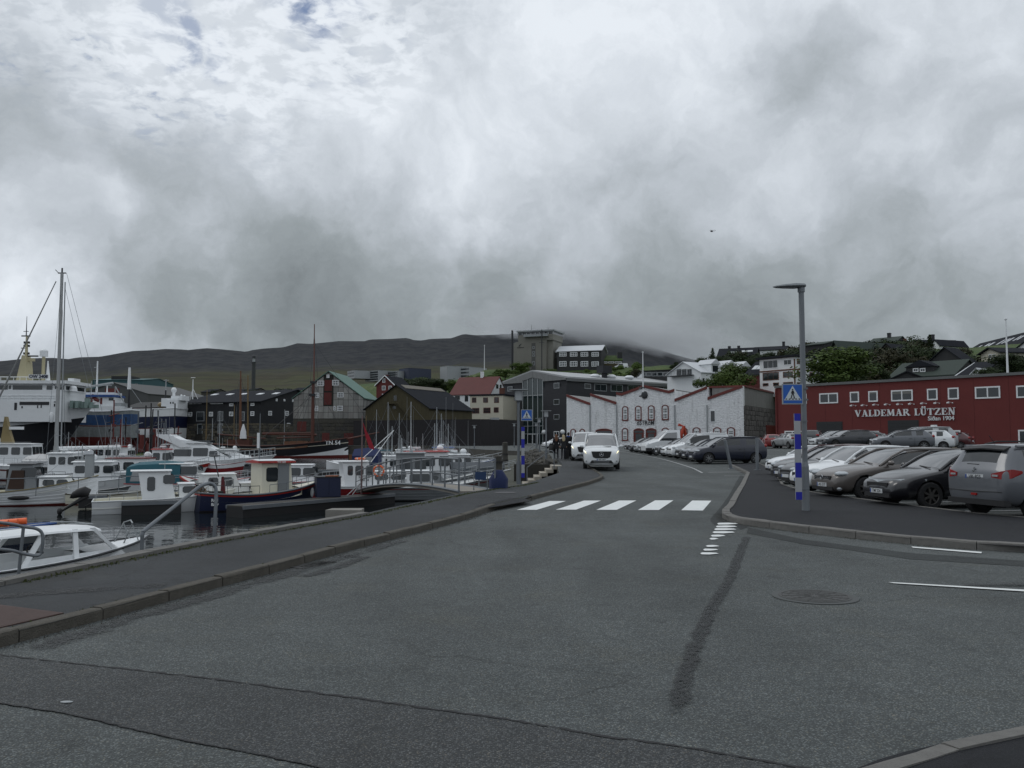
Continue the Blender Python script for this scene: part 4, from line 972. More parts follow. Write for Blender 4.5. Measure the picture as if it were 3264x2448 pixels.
wpx(F, c4([(250, 853, 310, 912), (250, 1035, 310, 1093), (250, 1197, 310, 1256), (248, 1410, 306, 1468), (793, 812, 860, 878), (793, 1005, 860, 1070), (793, 1180, 860, 1243)]), nx=1, ny=1, t=.13, off=.05, fr=LGREY)
wpx(F, c4([(795, 1380, 860, 1448)]), nx=2, ny=1, t=.16, mt_=.14, off=.05, fr=WHITE)
wpx(F, c4([(1155, 820, 1228, 882), (1270, 825, 1415, 910, dict(nx=2)), (1462, 835, 1602, 916, dict(nx=2)), (1663, 845, 1790, 916, dict(nx=2)), (2080, 865, 2160, 890)]), face='right', nx=1, ny=1, t=.13, fr=LGREY)
s_ = (zp - ze) / (ap * F.w)
MB().prism([(-.1, ze - .05), (ap * F.w, zp), (F.w + .5, ze - .12), (F.w + .5, ze + .25), (ap * F.w, zp + .3), (-.1, ze + .25)], -.13, 46).ob('roof', pbr('pale_metal_roof', (.36, .37, .375), .5, var=.08, scale=.3), r_)
MB().box(F.w, F.w + .45, 0, 46, ze - .75, ze - .13).ob('eaves_band', pbr('grey_band', (.13, .135, .14), .6), r_)
for u_, v_ in ((1908, 1195), (1960, 1197), (2017, 1200)):
 y_, z_ = F.side(u_, v_, F.w * .9); MB().ell((F.w * .85, y_, z_ - .2), (1.0, 1.4, .55), 12, 6).ob('roof_dome', WHITE, r_, smooth=True)
y_, z_ = F.side(1933, 1200, F.w * .9); MB().box(F.w * .85, F.w * .85 + 1, y_ - .5, y_ + .5, z_ - 1, z_ + .8).box(F.w * .85 - .6, F.w * .85 + 1.5, y_ - 1.6, y_ + 1.6, z_ + .8, z_ + 2.6).ob('roof_vent', BLACKP, r_)
for a, b_ in ((198, 1394), (675, 1392), (895, 1390)):
 x, z = f4(a, b_, -.6); g_ = thing('globe_lamp', {198: 'white globe lamp on the wall left of the modern building', 675: 'white globe lamp beside the glazed entrance', 895: 'white globe lamp at the right corner of the modern building'}[a], 'lamp', (*F.pt(x, -.55), .4 + z), F.rz, 'white globe lamps on the modern building')
 MB().ell((0, 0, 0), .55, 14, 9).ob('globe', WHITE, g_, smooth=True); MB().box(-.06, .06, .2, .58, -.1, .1).ob('bracket', DGREY, g_)
def wash_mat():
 m = bpy.data.materials.new('whitewashed_stone'); m.use_nodes = True; t = NT(m.node_tree); b = t.n['Principled BSDF']
 tc = t.node('ShaderNodeTexCoord', out=3)
 v1 = t.n.new('ShaderNodeTexVoronoi'); v1.feature = 'DISTANCE_TO_EDGE'; t.l.new(t.vm('ADD', t.vm('MULTIPLY', tc, (1, 1, 1.7)), t.vm('MULTIPLY', t.noise(tc, 1.6, 4, .6, out=1), (.5, .5, .5))), v1.inputs['Vector']); v1.inputs['Scale'].default_value = 1.7
 n1 = t.noise(tc, .7, 7, .7); n2 = t.noise(tc, 5, 6, .75)
 joint = t.m('MULTIPLY', t.mr(v1.outputs['Distance'], .05, .01), t.mr(n1, .45, .65))
 c = t.mix(t.mr(n2, .35, .65), (.76, .77, .78), (.86, .87, .88))
 c = t.mix(t.m('MULTIPLY', t.mr(n2, .58, .72), t.mr(n1, .5, .68)), c, (.30, .30, .29))
 c = t.mix(t.m('MULTIPLY', joint, .32), c, (.22, .22, .21))
 n4 = t.noise(t.vm('MULTIPLY', tc, (1, 1, .2)), 1.2, 5, .6)
 c = t.mix(t.m('MULTIPLY', t.mr(n4, .5, .7), .35), c, (.22, .22, .21))
 t.l.new(c, b.inputs['Base Color']); b.inputs['Roughness'].default_value = .9
 bn = t.n.new('ShaderNodeBump'); bn.inputs['Strength'].default_value = .8; bn.inputs['Distance'].default_value = .06
 t.l.new(t.m('ADD', t.mr(v1.outputs['Distance'], 0, .12), n2), bn.inputs['Height']); t.l.new(bn.outputs[0], b.inputs['Normal'])
 return m
WASH = wash_mat()
REDT = pbr('oxide_red_trim', (.14, .030, .024), .65, var=.15)
F = Fr(1806, 143.8, 2370, 130, .5, 'whitewashed_warehouse', 'long whitewashed stone warehouse with saw tooth gables edged in red', 'warehouse'); r_ = F.root
def f7(a, b_, y=0): return F.front(2000 + a * k, 1000 + b_ * k, y)
prof = [f4(945, 960), f4(1222, 1055), f4(1224, 945), f4(1522, 1045), f4(1526, 920), f4(1590, 935), f4(1855, 838), f7(490, 910), f7(548, 880)]
A = [f4(947, 950), f4(1224, 1050), f4(1224, 938), f4(1530, 1040), f4(1530, 925), f4(1592, 937), f4(1855, 840), f7(490, 908), f7(552, 885)]
B_ = [f7(556, 1005), f7(938, 855), f7(944, 985), f7(1352, 840)]
top_ = A + B_
MB().prism([(0, 0), (F.w, 0)] + [(F.w, B_[3][1] - .1)] + [(p[0], p[1] - .1) for p in [B_[2], B_[1], B_[0]]] + [(p[0], p[1] - .1) for p in reversed(A)] + [(0, A[0][1] - .1)], 0, .8).ob('front_wall', WASH, r_)
DSTONE = pbr('dark_rubble_wall', (.10, .095, .088), .95, var=.5, scale=.8, bump=1, bscale=3, dirt=.4)
def tooth(p, q, d=25, nm='roof', m_=None):
 (x0, z0), (x1, z1) = p, q
 MB().prism([(x0, 1), (x1, 1), (x1, z1 - .2), (x0, z0 - .2)], .8, d).ob('bay_wall', m_ or WASH, r_)
 MB().prism([(x0, z0 - .19), (x1, z1 - .19), (x1, z1 - .04), (x0, z0 - .04)], .8, d).ob(nm, pbr('grey_sheet_roof', (.20, .20, .195), .7), r_)
 mb = MB(); mb.prism([(x0, z0 - .38), (x1, z1 - .38), (x1, z1 + .05), (x0, z0 + .05)], -.18, .02); mb.ob('verge_board', REDT, r_)
tooth(A[0], A[1]); tooth(A[2], A[3]); tooth(A[4], A[5]); tooth(A[5], A[6]); tooth(A[6], A[7]); tooth(A[7], A[8]); tooth(B_[0], B_[1]); tooth(B_[2], B_[3])
for u_ in (1881, 1966, 2151, 2254):
 x, zt_ = F.front(u_, 1290); x, _ = F.front(u_, 1290); zt_ = min(F.front(u_, 1285)[1], 9)
 MB().tube([(x, -.12, 0), (x, -.12, zt_ - .3)], .11, 6).ob('downpipe', LGREY, r_)
def arch_window(F, u0, v0, u1, v1, door=False, nx=3, ny=4):
 a, zb = F.front(u0, v1); b_, zt = F.front(u1, v0); W_ = b_ - a; H_ = zt - zb; t_ = .16
 def arc(x0, x1, z1, rise, n=8): return [(x1 + (x0 - x1) * i / n, z1 - rise + rise * math.sin(math.pi * i / n) ** .8) for i in range(n + 1)]
 o = arc(a, b_, zt, .3); i_ = arc(a + t_, b_ - t_, zt - t_, .22)
 mb = MB(); n = len(o)
 outer = [(b_, zb)] + o + [(a, zb)]; inner = [(b_ - t_, zb)] + i_ + [(a + t_, zb)]; m_ = len(outer)
 vs = [(x, -.10, z) for x, z in outer] + [(x, -.10, z) for x, z in inner] + [(x, .02, z) for x, z in outer] + [(x, .02, z) for x, z in inner]
 fs = []
 for q in range(m_ - 1):
  fs += [(q, q + 1, m_ + q + 1, m_ + q), (q, 2 * m_ + q, 2 * m_ + q + 1, q + 1), (m_ + q, m_ + q + 1, 3 * m_ + q + 1, 3 * m_ + q)]
 mb.add(vs, fs)
 if not door: mb.box(a, b_, -.12, .02, zb - .2, zb)
 w1 = mb.ob('window' if not door else 'doorway', REDT, r_)
 poly = [(b_ - t_, zb)] + i_ + [(a + t_, zb)]
 MB().prism(poly, -.03, .01).ob('pane', GLASS if not door else REDT, w1)
 mb = MB(); x0, x1, z1 = a + t_, b_ - t_, zt - t_
 if not door:
  mb.box(x0, x0 + .12, -.07, -.03, zb, z1 - .22); mb.box(x1 - .12, x1, -.07, -.03, zb, z1 - .22); mb.box(x0, x1, -.07, -.03, zb, zb + .13); mb.prism([(x1, z1 - .45)] + i_ + [(x0, z1 - .45)], -.07, -.03)
  for q in range(1, nx): mb.box(x0 + (x1 - x0) * q / nx - .035, x0 + (x1 - x0) * q / nx + .035, -.06, -.03, zb + .1, z1 - .3)
  for q in range(1, ny):
   t2 = .12 if q == ny - 2 and ny > 3 else .035; zz = zb + (z1 - zb - .3) * q / ny; mb.box(x0 + .1, x1 - .1, -.062, -.03, zz - t2, zz + t2)
  mb.ob('sash', WHITE, w1)
 else:
  mb.box(x0, x1, -.07, -.03, zt - .75, zt - .4); mb.ob('fanlight', GLASS, w1)
  MB().box((x0 + x1) / 2 - .5, (x0 + x1) / 2 + .5, -.05, -.03, zb, zt - .9).ob('opening', GLASS, w1)
for q in [(1598, 1085, 1670, 1245), (1750, 1080, 1825, 1242), (1902, 1075, 1978, 1241), (2064, 1068, 2144, 1237)]: arch_window(F, 1550 + q[0] * k, 1000 + q[1] * k, 1550 + q[2] * k, 1000 + q[3] * k)
for q in [(990, 1352, 1055, 1500), (1098, 1352, 1162, 1500), (1595, 1342, 1668, 1480), (2064, 1338, 2148, 1470)]: arch_window(F, 1550 + q[0] * k, 1000 + q[1] * k, 1550 + q[2] * k, 1000 + q[3] * k, ny=4)
for q in [(1287, 1348, 1478, 1540), (1733, 1345, 1852, 1540), (1877, 1343, 2000, 1540)]: arch_window(F, 1550 + q[0] * k, 1000 + q[1] * k, 1550 + q[2] * k, 1000 + q[3] * k, door=True)
for q in [(622, 1338, 707, 1480), (768, 1334, 858, 1480), (1010, 1333, 1102, 1480), (1172, 1332, 1265, 1480)]: arch_window(F, 2000 + q[0] * k, 1000 + q[1] * k, 2000 + q[2] * k, 1000 + q[3] * k)
wpx(F, [(2000 + 970 * k, 1000 + 1130 * k, 2000 + 1040 * k, 1000 + 1278 * k)], nx=1, ny=1, t=.14)
x, z = f7(203, 955); MB().ell((x, -.1, z), (.55, .15, .65), 14, 7).ob('round_vent', DGREY, r_, smooth=True)
x0, z0 = f4(1778, 1308); x1, z1 = f4(1970, 1270)
tm = text_mesh('öSTRöM', 1, .02, .004); wd = max(v.co.x for v in tm.vertices) - min(v.co.x for v in tm.vertices)
sc_ = (x1 - x0) / wd
link('lettering', tm, BLACKP, r_, mtx=Matrix.Translation(((x0 + x1) / 2, -.08, z0)) @ UP @ Matrix.Diagonal((sc_ * 1.05, sc_ * 1.35, 1, 1)))
mb = MB(); sy1, _ = F.side(2474, 1300); sy1 = min(max(sy1, 14), 30)
zs1 = B_[3][1]
MB().box(F.w - 6, F.w, .8, sy1, 0, zs1 - 3.0).ob('side_wall', DSTONE, r_)
GRS = []
for i_, me_ in enumerate(RUB): q_ = me_.copy(); q_.materials.append(pbr('grey_rubble_%d' % (i_ % 2), [(.125, .115, .108), (.085, .078, .074)][i_ % 2], .95, var=.3, scale=2, bump=.8, bscale=14)); GRS.append(q_)
stone_face(r_, .1, sy1, 0, zs1 - 3.1, .75, GRS, face='right', w_=F.w, limit=290, depth=.2)
for i in range(12):
 a = .9 + (sy1 - 1) * i / 12; MB().box(F.w - 5, F.w + .02, a + .03, a + (sy1 - 1) / 12, zs1 - 3.0, zs1 - .25).ob('board', pbr('grey_boards', (.20, .195, .185), .85, var=.2, streak=True), r_)
MB().box(F.w - 5.5, F.w + .2, .8, sy1, zs1 - .24, zs1 + .05).ob('side_verge', REDT, r_)
ya, za = F.side(2440, 1355); yb, _ = F.side(2474, 1355)
MB().box(F.w - .1, F.w + .22, ya, min(yb, sy1), 0, za).ob('side_door', DRED, r_)
for (p, q) in ((A[8], B_[0]), (B_[1], B_[2])): pass
REDW = pbr('red_render', (.125, .020, .018), .8, var=.10, scale=.6, bump=.3, bscale=60)
zb_ = .55
F = Fr(2475, 105, 3264, 83, zb_, 'red_shop_building', 'long two storey red rendered shop building with white framed windows and white lettering', 'shop building'); r_ = F.root
LW = F.w + 12
zt = zpx(1237, 105) - zb_
MB().box(0, LW, 0, 14, -.4, zt).ob('wall', REDW, r_)
MB().box(-.15, LW, -.15, 14.2, zt, zt + .28).ob('roof_edge', pbr('roof_edge_grey', (.12, .125, .125), .6), r_)
MB().box(-.08, .10, -.12, -.001, 0, zt - .05).ob('downpipe', REDW, r_)
k = .3454
def c8(l): return [(2500 + a * k, 1000 + b_ * k, 2500 + c_ * k, 1000 + d * k, *e) for a, b_, c_, d, *e in l]
def f8(a, b_, y=0): return F.front(2500 + a * k, 1000 + b_ * k, y)
wpx(F, c8([(325, 732, 495, 828, dict(nx=2)), (608, 720, 693, 818, dict(blind=.2)), (778, 713, 865, 813, dict(blind=.25)), (988, 703, 1187, 806, dict(nx=2, blind=.35)), (1320, 690, 1418, 797), (1512, 682, 1615, 790), (1762, 667, 1992, 782, dict(nx=2)), (2143, 657, 2330, 775, dict(nx=2)),
         (5, 1083, 220, 1150, dict(nx=3)), (620, 1081, 874, 1165, dict(nx=3)), (1430, 1078, 1630, 1228, dict(nx=2)), (2163, 1075, 2330, 1205, dict(nx=2)), (100, 738, 212, 833)]), nx=1, ny=1, t=.14, mt_=.13)
for q in [(297, 998, 537, 1130), (955, 985, 1240, 1120)]:
 a, zt2 = f8(q[0], q[1]); b_, _ = f8(q[2], q[1])
 d_ = MB().box(a, b_, -.03, .3, 0, zt2).ob('garage_door', pbr('dark_shutter', (.016, .018, .020), .5), r_)
 mb = MB()
 for i in range(9): mb.box(a + .1, b_ - .1, -.05, -.03, zt2 * i / 9 + .03, zt2 * (i + 1) / 9 - .03)
 mb.ob('shutter_slats', MATS['dark_shutter'], d_)
for q in [(242, 1105, 275, 1130), (897, 1105, 933, 1132), (1658, 1108, 1700, 1132)]:
 a, b2 = f8(q[0], q[3]), f8(q[2], q[1]); MB().box(a[0], b2[0], -.05, 0, a[1], b2[1]).ob('wall_plate', LGREY, r_)
SERIF = {
 'V': (.78, [(.12, 1, .42, 0, .19), (.40, 0, .68, 1, .07)], [(.0, .30, 1), (.54, .80, 1)]),
 'A': (.80, [(.16, 0, .40, 1, .07), (.38, 1, .66, 0, .19), (.24, .33, .56, .33, .08)], [(.02, .28, 0), (.48, .84, 0)]),
 'L': (.62, [(.20, 0, .20, 1, .19), (.20, .04, .58, .04, .08), (.57, .02, .61, .30, .06)], [(.04, .38, 1), (.04, .40, 0)]),
 'D': (.78, [(.20, 0, .20, 1, .19), (.20, .95, .48, .93, .08), (.48, .95, .68, .70, .12), (.68, .72, .68, .28, .17), (.68, .30, .48, .05, .12), (.48, .05, .20, .05, .08)], [(.03, .36, 1), (.03, .36, 0)]),
 'E': (.66, [(.20, 0, .20, 1, .19), (.20, .95, .58, .95, .08), (.58, .97, .60, .74, .06), (.20, .52, .46, .52, .08), (.46, .62, .46, .40, .06), (.20, .04, .60, .04, .08), (.60, .02, .64, .28, .06)], [(.03, .36, 1), (.03, .36, 0)]),
 'M': (.98, [(.16, 0, .20, 1, .07), (.20, 1, .48, .1, .19), (.48, .1, .76, 1, .07), (.78, 1, .82, 0, .19)], [(.02, .32, 0), (.06, .30, 1), (.66, .94, 0), (.70, .90, 1)]),
 'R': (.80, [(.20, 0, .20, 1, .19), (.20, .95, .46, .95, .08), (.46, .96, .60, .76, .16), (.60, .78, .46, .52, .14), (.46, .52, .20, .50, .08), (.40, .52, .74, 0, .18)], [(.03, .36, 1), (.03, .36, 0), (.60, .86, 0)]),
 'U': (.76, [(.20, 1, .20, .25, .19), (.20, .28, .32, .04, .16), (.32, .04, .50, .04, .11), (.50, .04, .60, .25, .09), (.60, .22, .60, 1, .08)], [(.03, .36, 1), (.48, .72, 1)]),
 'T': (.72, [(.36, 0, .36, 1, .19), (.06, .95, .66, .95, .08), (.05, .97, .05, .70, .06), (.67, .97, .67, .70, .06)], [(.20, .52, 0)]),
 'Z': (.70, [(.08, .95, .62, .95, .08), (.60, .95, .10, .05, .19), (.08, .05, .64, .05, .08), (.07, .97, .05, .72, .06), (.64, .02, .66, .28, .06)], []),
 'N': (.84, [(.18, 0, .18, 1, .08), (.18, 1, .64, 0, .19), (.66, 0, .66, 1, .08)], [(.04, .32, 0), (.02, .28, 1), (.54, .80, 1)]),
}
def stroke(mb, x0, z0, x1, z1, th, d):
 v = Vector((x1 - x0, z1 - z0)); n = Vector((-v.y, v.x)).normalized() * th / 2
 P = [(x0 + n.x, z0 + n.y), (x0 - n.x, z0 - n.y), (x1 - n.x, z1 - n.y), (x1 + n.x, z1 + n.y)]
 mb.prism(P, -d, 0)
bx0, bz0 = f8(655, 940); bx1, bz1 = f8(1590, 925); hgt = f8(1580, 858)[1] - f8(1585, 923)[1]
word = 'VALDEMAR LÜTZEN'; tot = sum(SERIF['U' if c_ == 'Ü' else c_][0] if c_ != ' ' else .42 for c_ in word)
scx = (bx1 - bx0) / tot; x = bx0; zb2 = bz1 - .06
LETW = pbr('white_letter', (.66, .68, .69), .5, var=0)
for c_ in word:
 if c_ == ' ': x += .42 * scx; continue
 wd, st_, se = SERIF['U' if c_ == 'Ü' else c_]; mb = MB(); dd = 0
 for s_ in st_:
  mb2 = MB(); stroke(mb2, *s_, .1); dd += .0015
  mb.add([(x + p[0] * scx * .94, p[1] * 1 - .001 - dd, zb2 + p[2] * hgt) for p in mb2.v], mb2.f)
 for a, b_, e in se:
  dd += .0015; mb.box(x + a * scx * .94, x + b_ * scx * .94, -.1 - dd, -.001, zb2 + e * hgt - (.035 if e else 0) * hgt - (0.03 * hgt if e else 0), zb2 + e * hgt + (.0 if e else .065) * hgt)
 if c_ == 'Ü':
  for q in (.28, .54): mb.ell((x + q * scx * .94, -.06, zb2 + 1.17 * hgt), (.11 * scx, .05, .11 * scx), 8, 6)
 mb.ob('letter', LETW, r_); x += wd * scx
tm = text_mesh('Síðan 1904', 1, .05, .012); wd = max(v.co.x for v in tm.vertices) - min(v.co.x for v in tm.vertices)
a, b2 = f8(1330, 985), f8(1572, 985); link('lettering', tm, LETW, r_, mtx=Matrix.Translation(((a[0] + b2[0]) / 2, -.06, a[1])) @ UP @ Matrix.Diagonal(((b2[0] - a[0]) / wd, (b2[0] - a[0]) / wd * 1.0, 1, 1)))
for i, (a, b_) in enumerate([(660, 850), (762, 848), (868, 843), (975, 840), (1088, 838), (1198, 835), (1310, 830), (1432, 827), (1552, 823)]):
 x, z = f8(a, b_); l_ = MB(); l_.tube([(x, 0, z), (x, -.9, z + .12)], .03, 5); l_.ell((x, -1.0, z - .02), (.14, .2, .1), 8, 5); l_.ell((x, -.02, z), .07, 8, 5)
 l_.ob('sign_lamp', WHITE, r_)
for i in range(1, 12): MB().box(LW * i / 12 - .012, LW * i / 12 + .012, -.006, .001, .05, zt - .05).ob('wall_joint', pbr('joint_dark_red', (.07, .012, .012), .9), r_)
DKW = pbr('dark_timber', (.026, .027, .028), .8, var=.2, streak=True)
GRNR = pbr('dark_green_roof', (.028, .042, .034), .8, var=.15)
STG = pbr('grey_brown_wall', (.055, .052, .045), .9, var=.3)
BEIGE = pbr('grey_beige_render', (.205, .20, .175), .85, var=.12, scale=.4, dirt=.15)
PALER = pbr('pale_sheet_roof', (.52, .54, .56), .5, var=.05)
def hb(name, label, uL, YL, uR, YR, vb, ve, vr, depth, axis, wall, roofm, cat='house', ov=.3, th=.16, group=None, chim=(), yr=None):
 zb = zpx(vb, YL) - 1.5; F = Fr(uL, YL, uR, YR, zb, name, label, cat, group)
 zt = zpx(ve, (YL + YR) / 2) - zb
 zr = (zpx(vr, (YL + YR) / 2 + (0 if axis == 'y' else depth / 2)) - zb) if vr else zt
 walls(F.root, F.w, depth, zt, zr - zt, axis, wall); roof(F.root, F.w, depth, zt, zr - zt, axis, roofm, ov=ov, th=th)
 for x_, h_, m_ in chim: chimney(F.root, F.w * x_, depth / 2, zr - .6, zr + h_, .7, m_)
 return F
k = .2712
F = Fr(1637, 268, 1742, 264, zpx(1172, 266) - 1.5, 'control_tower', 'beige grey concrete tower with a glazed top storey and balcony, on the green mound', 'tower'); r_ = F.root
zz = lambda v: zpx(v, 266) - F.z0
TW = F.w; x1 = F.front(1651, 1100)[0]
MB().prism([(0, 0), (TW, 0), (TW, zz(1078)), (x1 + 3, zz(1078)), (0, zz(1091))], 0, 9).ob('wall', BEIGE, r_)
MB().box(x1, TW + 2.2, .05, 9.5, zz(1085), zz(1066)).ob('upper_storey', BEIGE, r_)
MB().box(TW - .05, TW + 1.9, 1, 9.4, 0, zz(1085)).ob('stair_wall', BEIGE, r_)
mb = MB(); mb.box(x1 - .3, TW + 2.7, -.5, 10, zz(1056), zz(1052)); mb.box(x1, TW + 2.2, .05, 9.5, zz(1058.5), zz(1056)); mb.ob('roof', LGREY, r_)
MB().box(x1 + .2, TW + 2, .4, 9, zz(1066), zz(1056)).ob('glazing', GLASS, r_)
for i in range(9):
 x = x1 + (TW + 2.1 - x1) * i / 8; MB().box(x - .15, x + .15, .05, .4, zz(1066), zz(1057)).ob('post', LGREY, r_)
bx = F.front(1673, 1070)[0]
mb = MB(); mb.box(bx, TW + .8, -1.3, .05, zz(1073.5), zz(1071.5)); mb.tube([(bx, -1.3, zz(1066.5)), (TW + .8, -1.3, zz(1066.5))], .06, 4)
for i in range(14): mb.tube([(bx + (TW + .8 - bx) * i / 13, -1.3, zz(1073)), (bx + (TW + .8 - bx) * i / 13, -1.3, zz(1066.5))], .04, 4)
mb.box(bx, TW + .8, -1.28, -1.25, zz(1072), zz(1067)); mb.ob('balcony', LGREY, r_)
for (v0, v1) in ((1104, 1111), (1120, 1127), (1130, 1136), (1152, 1164)):
 a = F.front(1697, v0)[0]; b_ = F.front(1705, v0)[0]; window(r_, a, zz(v1), b_, zz(v0), nx=1, ny=1, t=.12, fr=LGREY)
a = F.front(1694, 1100)[0]; b_ = F.front(1707, 1100)[0]; MB().box(a, b_, -.03, 0, 0, zz(1093)).ob('stair_panel', pbr('grey_panel', (.10, .10, .095), .8), r_)
x, z = F.front(1654, 1105); mb = MB(); mb.prism([(x - .2, z), (x + .3, z + .1), (x + .9, z + .9), (x + .3, z + .6)], -.08, 0); mb.ob('emblem', BLACKP, r_)
x0, z0 = F.front(1648, 1109.5); x2, _ = F.front(1671, 1109.5)
mb = MB()
for i in range(9): mb.box(x0 + (x2 - x0) * i / 9, x0 + (x2 - x0) * (i + .7) / 9, -.06, 0, z0, z0 + .22)
mb.ob('small_lettering', BLACKP, r_)
for u_, v_ in ((1687, 1033), (1740, 1040)):
 x, z = F.front(u_, v_); MB().tube([(x, 2, zz(1052)), (x, 2, z)], .05, 4).ob('aerial', DGREY, r_)
x, z = F.front(1732, 1052); mb = MB(); mb.box(x - .12, x + .12, -1.6, -1.4, 0, z); mb.box(x - .9, x + .9, -1.6, -1.4, zz(1095), zz(1094)); mb.ob('flue_pipe', DGREY, r_)
p = at(1633, 1168, 262); T = MB().tube([(0, 0, -2), (0, 0, zpx(1052, 262) - p.z)], .32, 10).ob('black_pipe', BLACKP, None, label='tall thin black flue pipe standing left of the grey tower', cat='pipe'); T.location = p
F = Fr(1740, 268, 1776, 266, zpx(1175, 266) - 1.5, 'tower_annex', 'low grey annex with a pale roof between tower and black house', 'building'); zz = lambda v: zpx(v, 266) - F.z0
MB().box(0, F.w, 0, 8, 0, zz(1124)).ob('wall', STG, F.root); MB().prism([(-.2, zz(1124)), (F.w + .2, zz(1124)), (F.w + .2, zz(1116)), (1.5, zz(1116))], -.2, 8).ob('roof', PALER, F.root)
wpx(F, [(1747, 1131, 1756, 1140), (1762, 1131, 1773, 1140), (1750, 1157, 1757, 1168)], nx=1, ny=1, t=.1, fr=LGREY)
F = hb('black_white_roof_house', 'black boarded two storey house with a bright pale metal roof and eight white windows', 1776, 262, 1918, 258, 1190, 1118, 1103, 9, 'x', DKW, PALER)
def c4b(l): return [(1550 + a * k, 1000 + b_ * k, 1550 + c_ * k, 1000 + d * k, *e) for a, b_, c_, d, *e in l]
wpx(F, c4b([(a, y0, a + 86, y1) for a in (857, 984, 1110, 1238) for y0, y1 in ((452, 502), (560, 620))]), nx=4, ny=2, t=.18, mt_=.12)
wpx(F, c4b([(1238, 670, 1325, 705)]), nx=1, ny=1, t=.1)
F = hb('turf_roof_house', 'low house with a turf roof and white window band right of the black house', 1921, 262, 1984, 262, 1175, 1150, 1137, 8, 'x', OLIVE, gm, ov=.2, th=.4)
wpx(F, c4b([(1370, 560, 1425, 583), (1435, 560, 1500, 583), (1510, 560, 1590, 583)]), nx=2, ny=1, t=.14)
MB().box(F.w - 1.2, F.w + .2, 1, 3.5, 0, zpx(1121, 262) - F.z0).ob('chimney', DKW, F.root)
F = hb('glazed_building', 'long low dark building with a glazed front and white end wall', 2034, 232, 2150, 226, 1205, 1182, None, 8, 'x', DKW, SLATE, cat='building')
MB().box(-.3, 1.3, -.1, 5, 0, zpx(1179, 230) - F.z0).ob('end_wall', WHITE, F.root)
wpx(F, [(2042 + i * 18, 1186, 2058 + i * 18, 1199) for i in range(6)], nx=1, ny=1, t=.12, fr=LGREY)
def c7(l): return [(2000 + a * k, 1000 + b_ * k, 2000 + c_ * k, 1000 + d * k, *e) for a, b_, c_, d, *e in l]
F = hb('white_gabled_house', 'white gabled house with a big window, balcony and row of dormers, above the warehouse', 2128, 184, 2236, 176, 1232, 1191, 1155, 17, 'y', WHITE, PALER)
for i in range(3):
 a, b_ = 580 + i * 62, 635 + i * 62; wpx(F, c7([(a, 650, b_, 732)]), nx=2, ny=1, t=.08, fr=LGREY)
wpx(F, c7([(884, 756, 905, 808), (928, 768, 940, 812)]), face='right', nx=1, ny=2, fr=DGREY)
x0, z0 = F.front(2140, 1200); x1, _ = F.front(2212, 1200)
mb = MB(); mb.box(x0, x1, -1.2, 0, z0 - .15, z0); mb.tube([(x0, -1.2, z0 + 1), (x1, -1.2, z0 + 1)], .04, 4)
for i in range(16): mb.tube([(x0 + (x1 - x0) * i / 15, -1.2, z0), (x0 + (x1 - x0) * i / 15, -1.2, z0 + 1)], .03, 4)
mb.ob('balcony', DGREY, F.root)
zt = zpx(1191, 180) - F.z0; zr = zpx(1155, 180) - F.z0
for i, yd in enumerate((3.2, 8.0, 12.6)):
 d_ = MB().box(F.w * .66, F.w - .2, yd, yd + 2.6, zt - .3, zt + 1.9).ob('dormer', WHITE, F.root)
 MB().prismx([(yd - .25, zt + 1.88), (yd + 2.85, zt + 1.88), (yd + 1.3, zt + 3.0)], F.w * .55, F.w + .1).ob('dormer_roof', PALER, d_)
 MB().box(F.w - .21, F.w - .15, yd + .5, yd + 2.1, zt + .2, zt + 1.6).ob('dormer_window', GLASS, d_)
chimney(F.root, F.w * .62, 8, zr - 1.5, zr + .9, 1.0, WHITE)
F = hb('white_outbuilding', 'plain white wall with a sloping top right of the white gabled house', 2284, 190, 2330, 196, 1232, 1190, None, 6, 'x', WHITE, PALER, cat='building', ov=.02, th=.05)
zt = zpx(1190, 193) - F.z0; z1 = zpx(1167, 190) - F.z0
MB().prism([(0, zt), (F.w, zt), (0, z1)], 0, 6).ob('gable', WHITE, F.root)
F = hb('white_three_storey_house', 'white plastered three storey house with brown string courses and a flat dark roof', 2424, 152, 2536, 146, 1240, 1142, None, 12, 'x', WHITE, SLATE, ov=.5, th=.35)
BRW = pbr('brown_trim', (.12, .05, .03), .7)
for v_ in (1181,):
 z = zpx(v_, 149) - F.z0; MB().box(-.06, F.w + .06, -.08, 12, z - .12, z + .12).ob('string_course', BRW, F.root)
MB().box(F.w - .12, F.w + .05, -.07, .1, 0, zpx(1143, 146) - F.z0).ob('corner_trim', BRW, F.root)
wpx(F, c7([(1595, 548, 1772, 645, dict(nx=3)), (1835, 535, 1930, 605, dict(nx=2))]), nx=2, ny=1, t=.12)
wpx(F, c7([(1592, 690, 1782, 782, dict(nx=3)), (1830, 678, 1945, 748, dict(nx=2)), (1592, 820, 1660, 850), (1714, 812, 1780, 850), (1832, 803, 1945, 850)]), nx=1, ny=1, t=.12, fr=BRW)
k8 = .3454
def c8(l): return [(2500 + a * k8, 1000 + b_ * k8, 2500 + c_ * k8, 1000 + d * k8, *e) for a, b_, c_, d, *e in l]
wpx(F, c8([(116, 418, 152, 465), (233, 425, 268, 475), (116, 530, 152, 585), (233, 537, 270, 592), (116, 632, 152, 665)]), face='right', nx=1, ny=2, t=.14, fr=BRW)
F = hb('dark_red_house', 'dark red boarded house with a steep black roof and two skylights', 2378, 158, 2424, 156, 1240, 1195, 1156, 9, 'x', REDB, SLATE)
zt = zpx(1195, 157) - F.z0; zr = zpx(1156, 161) - F.z0
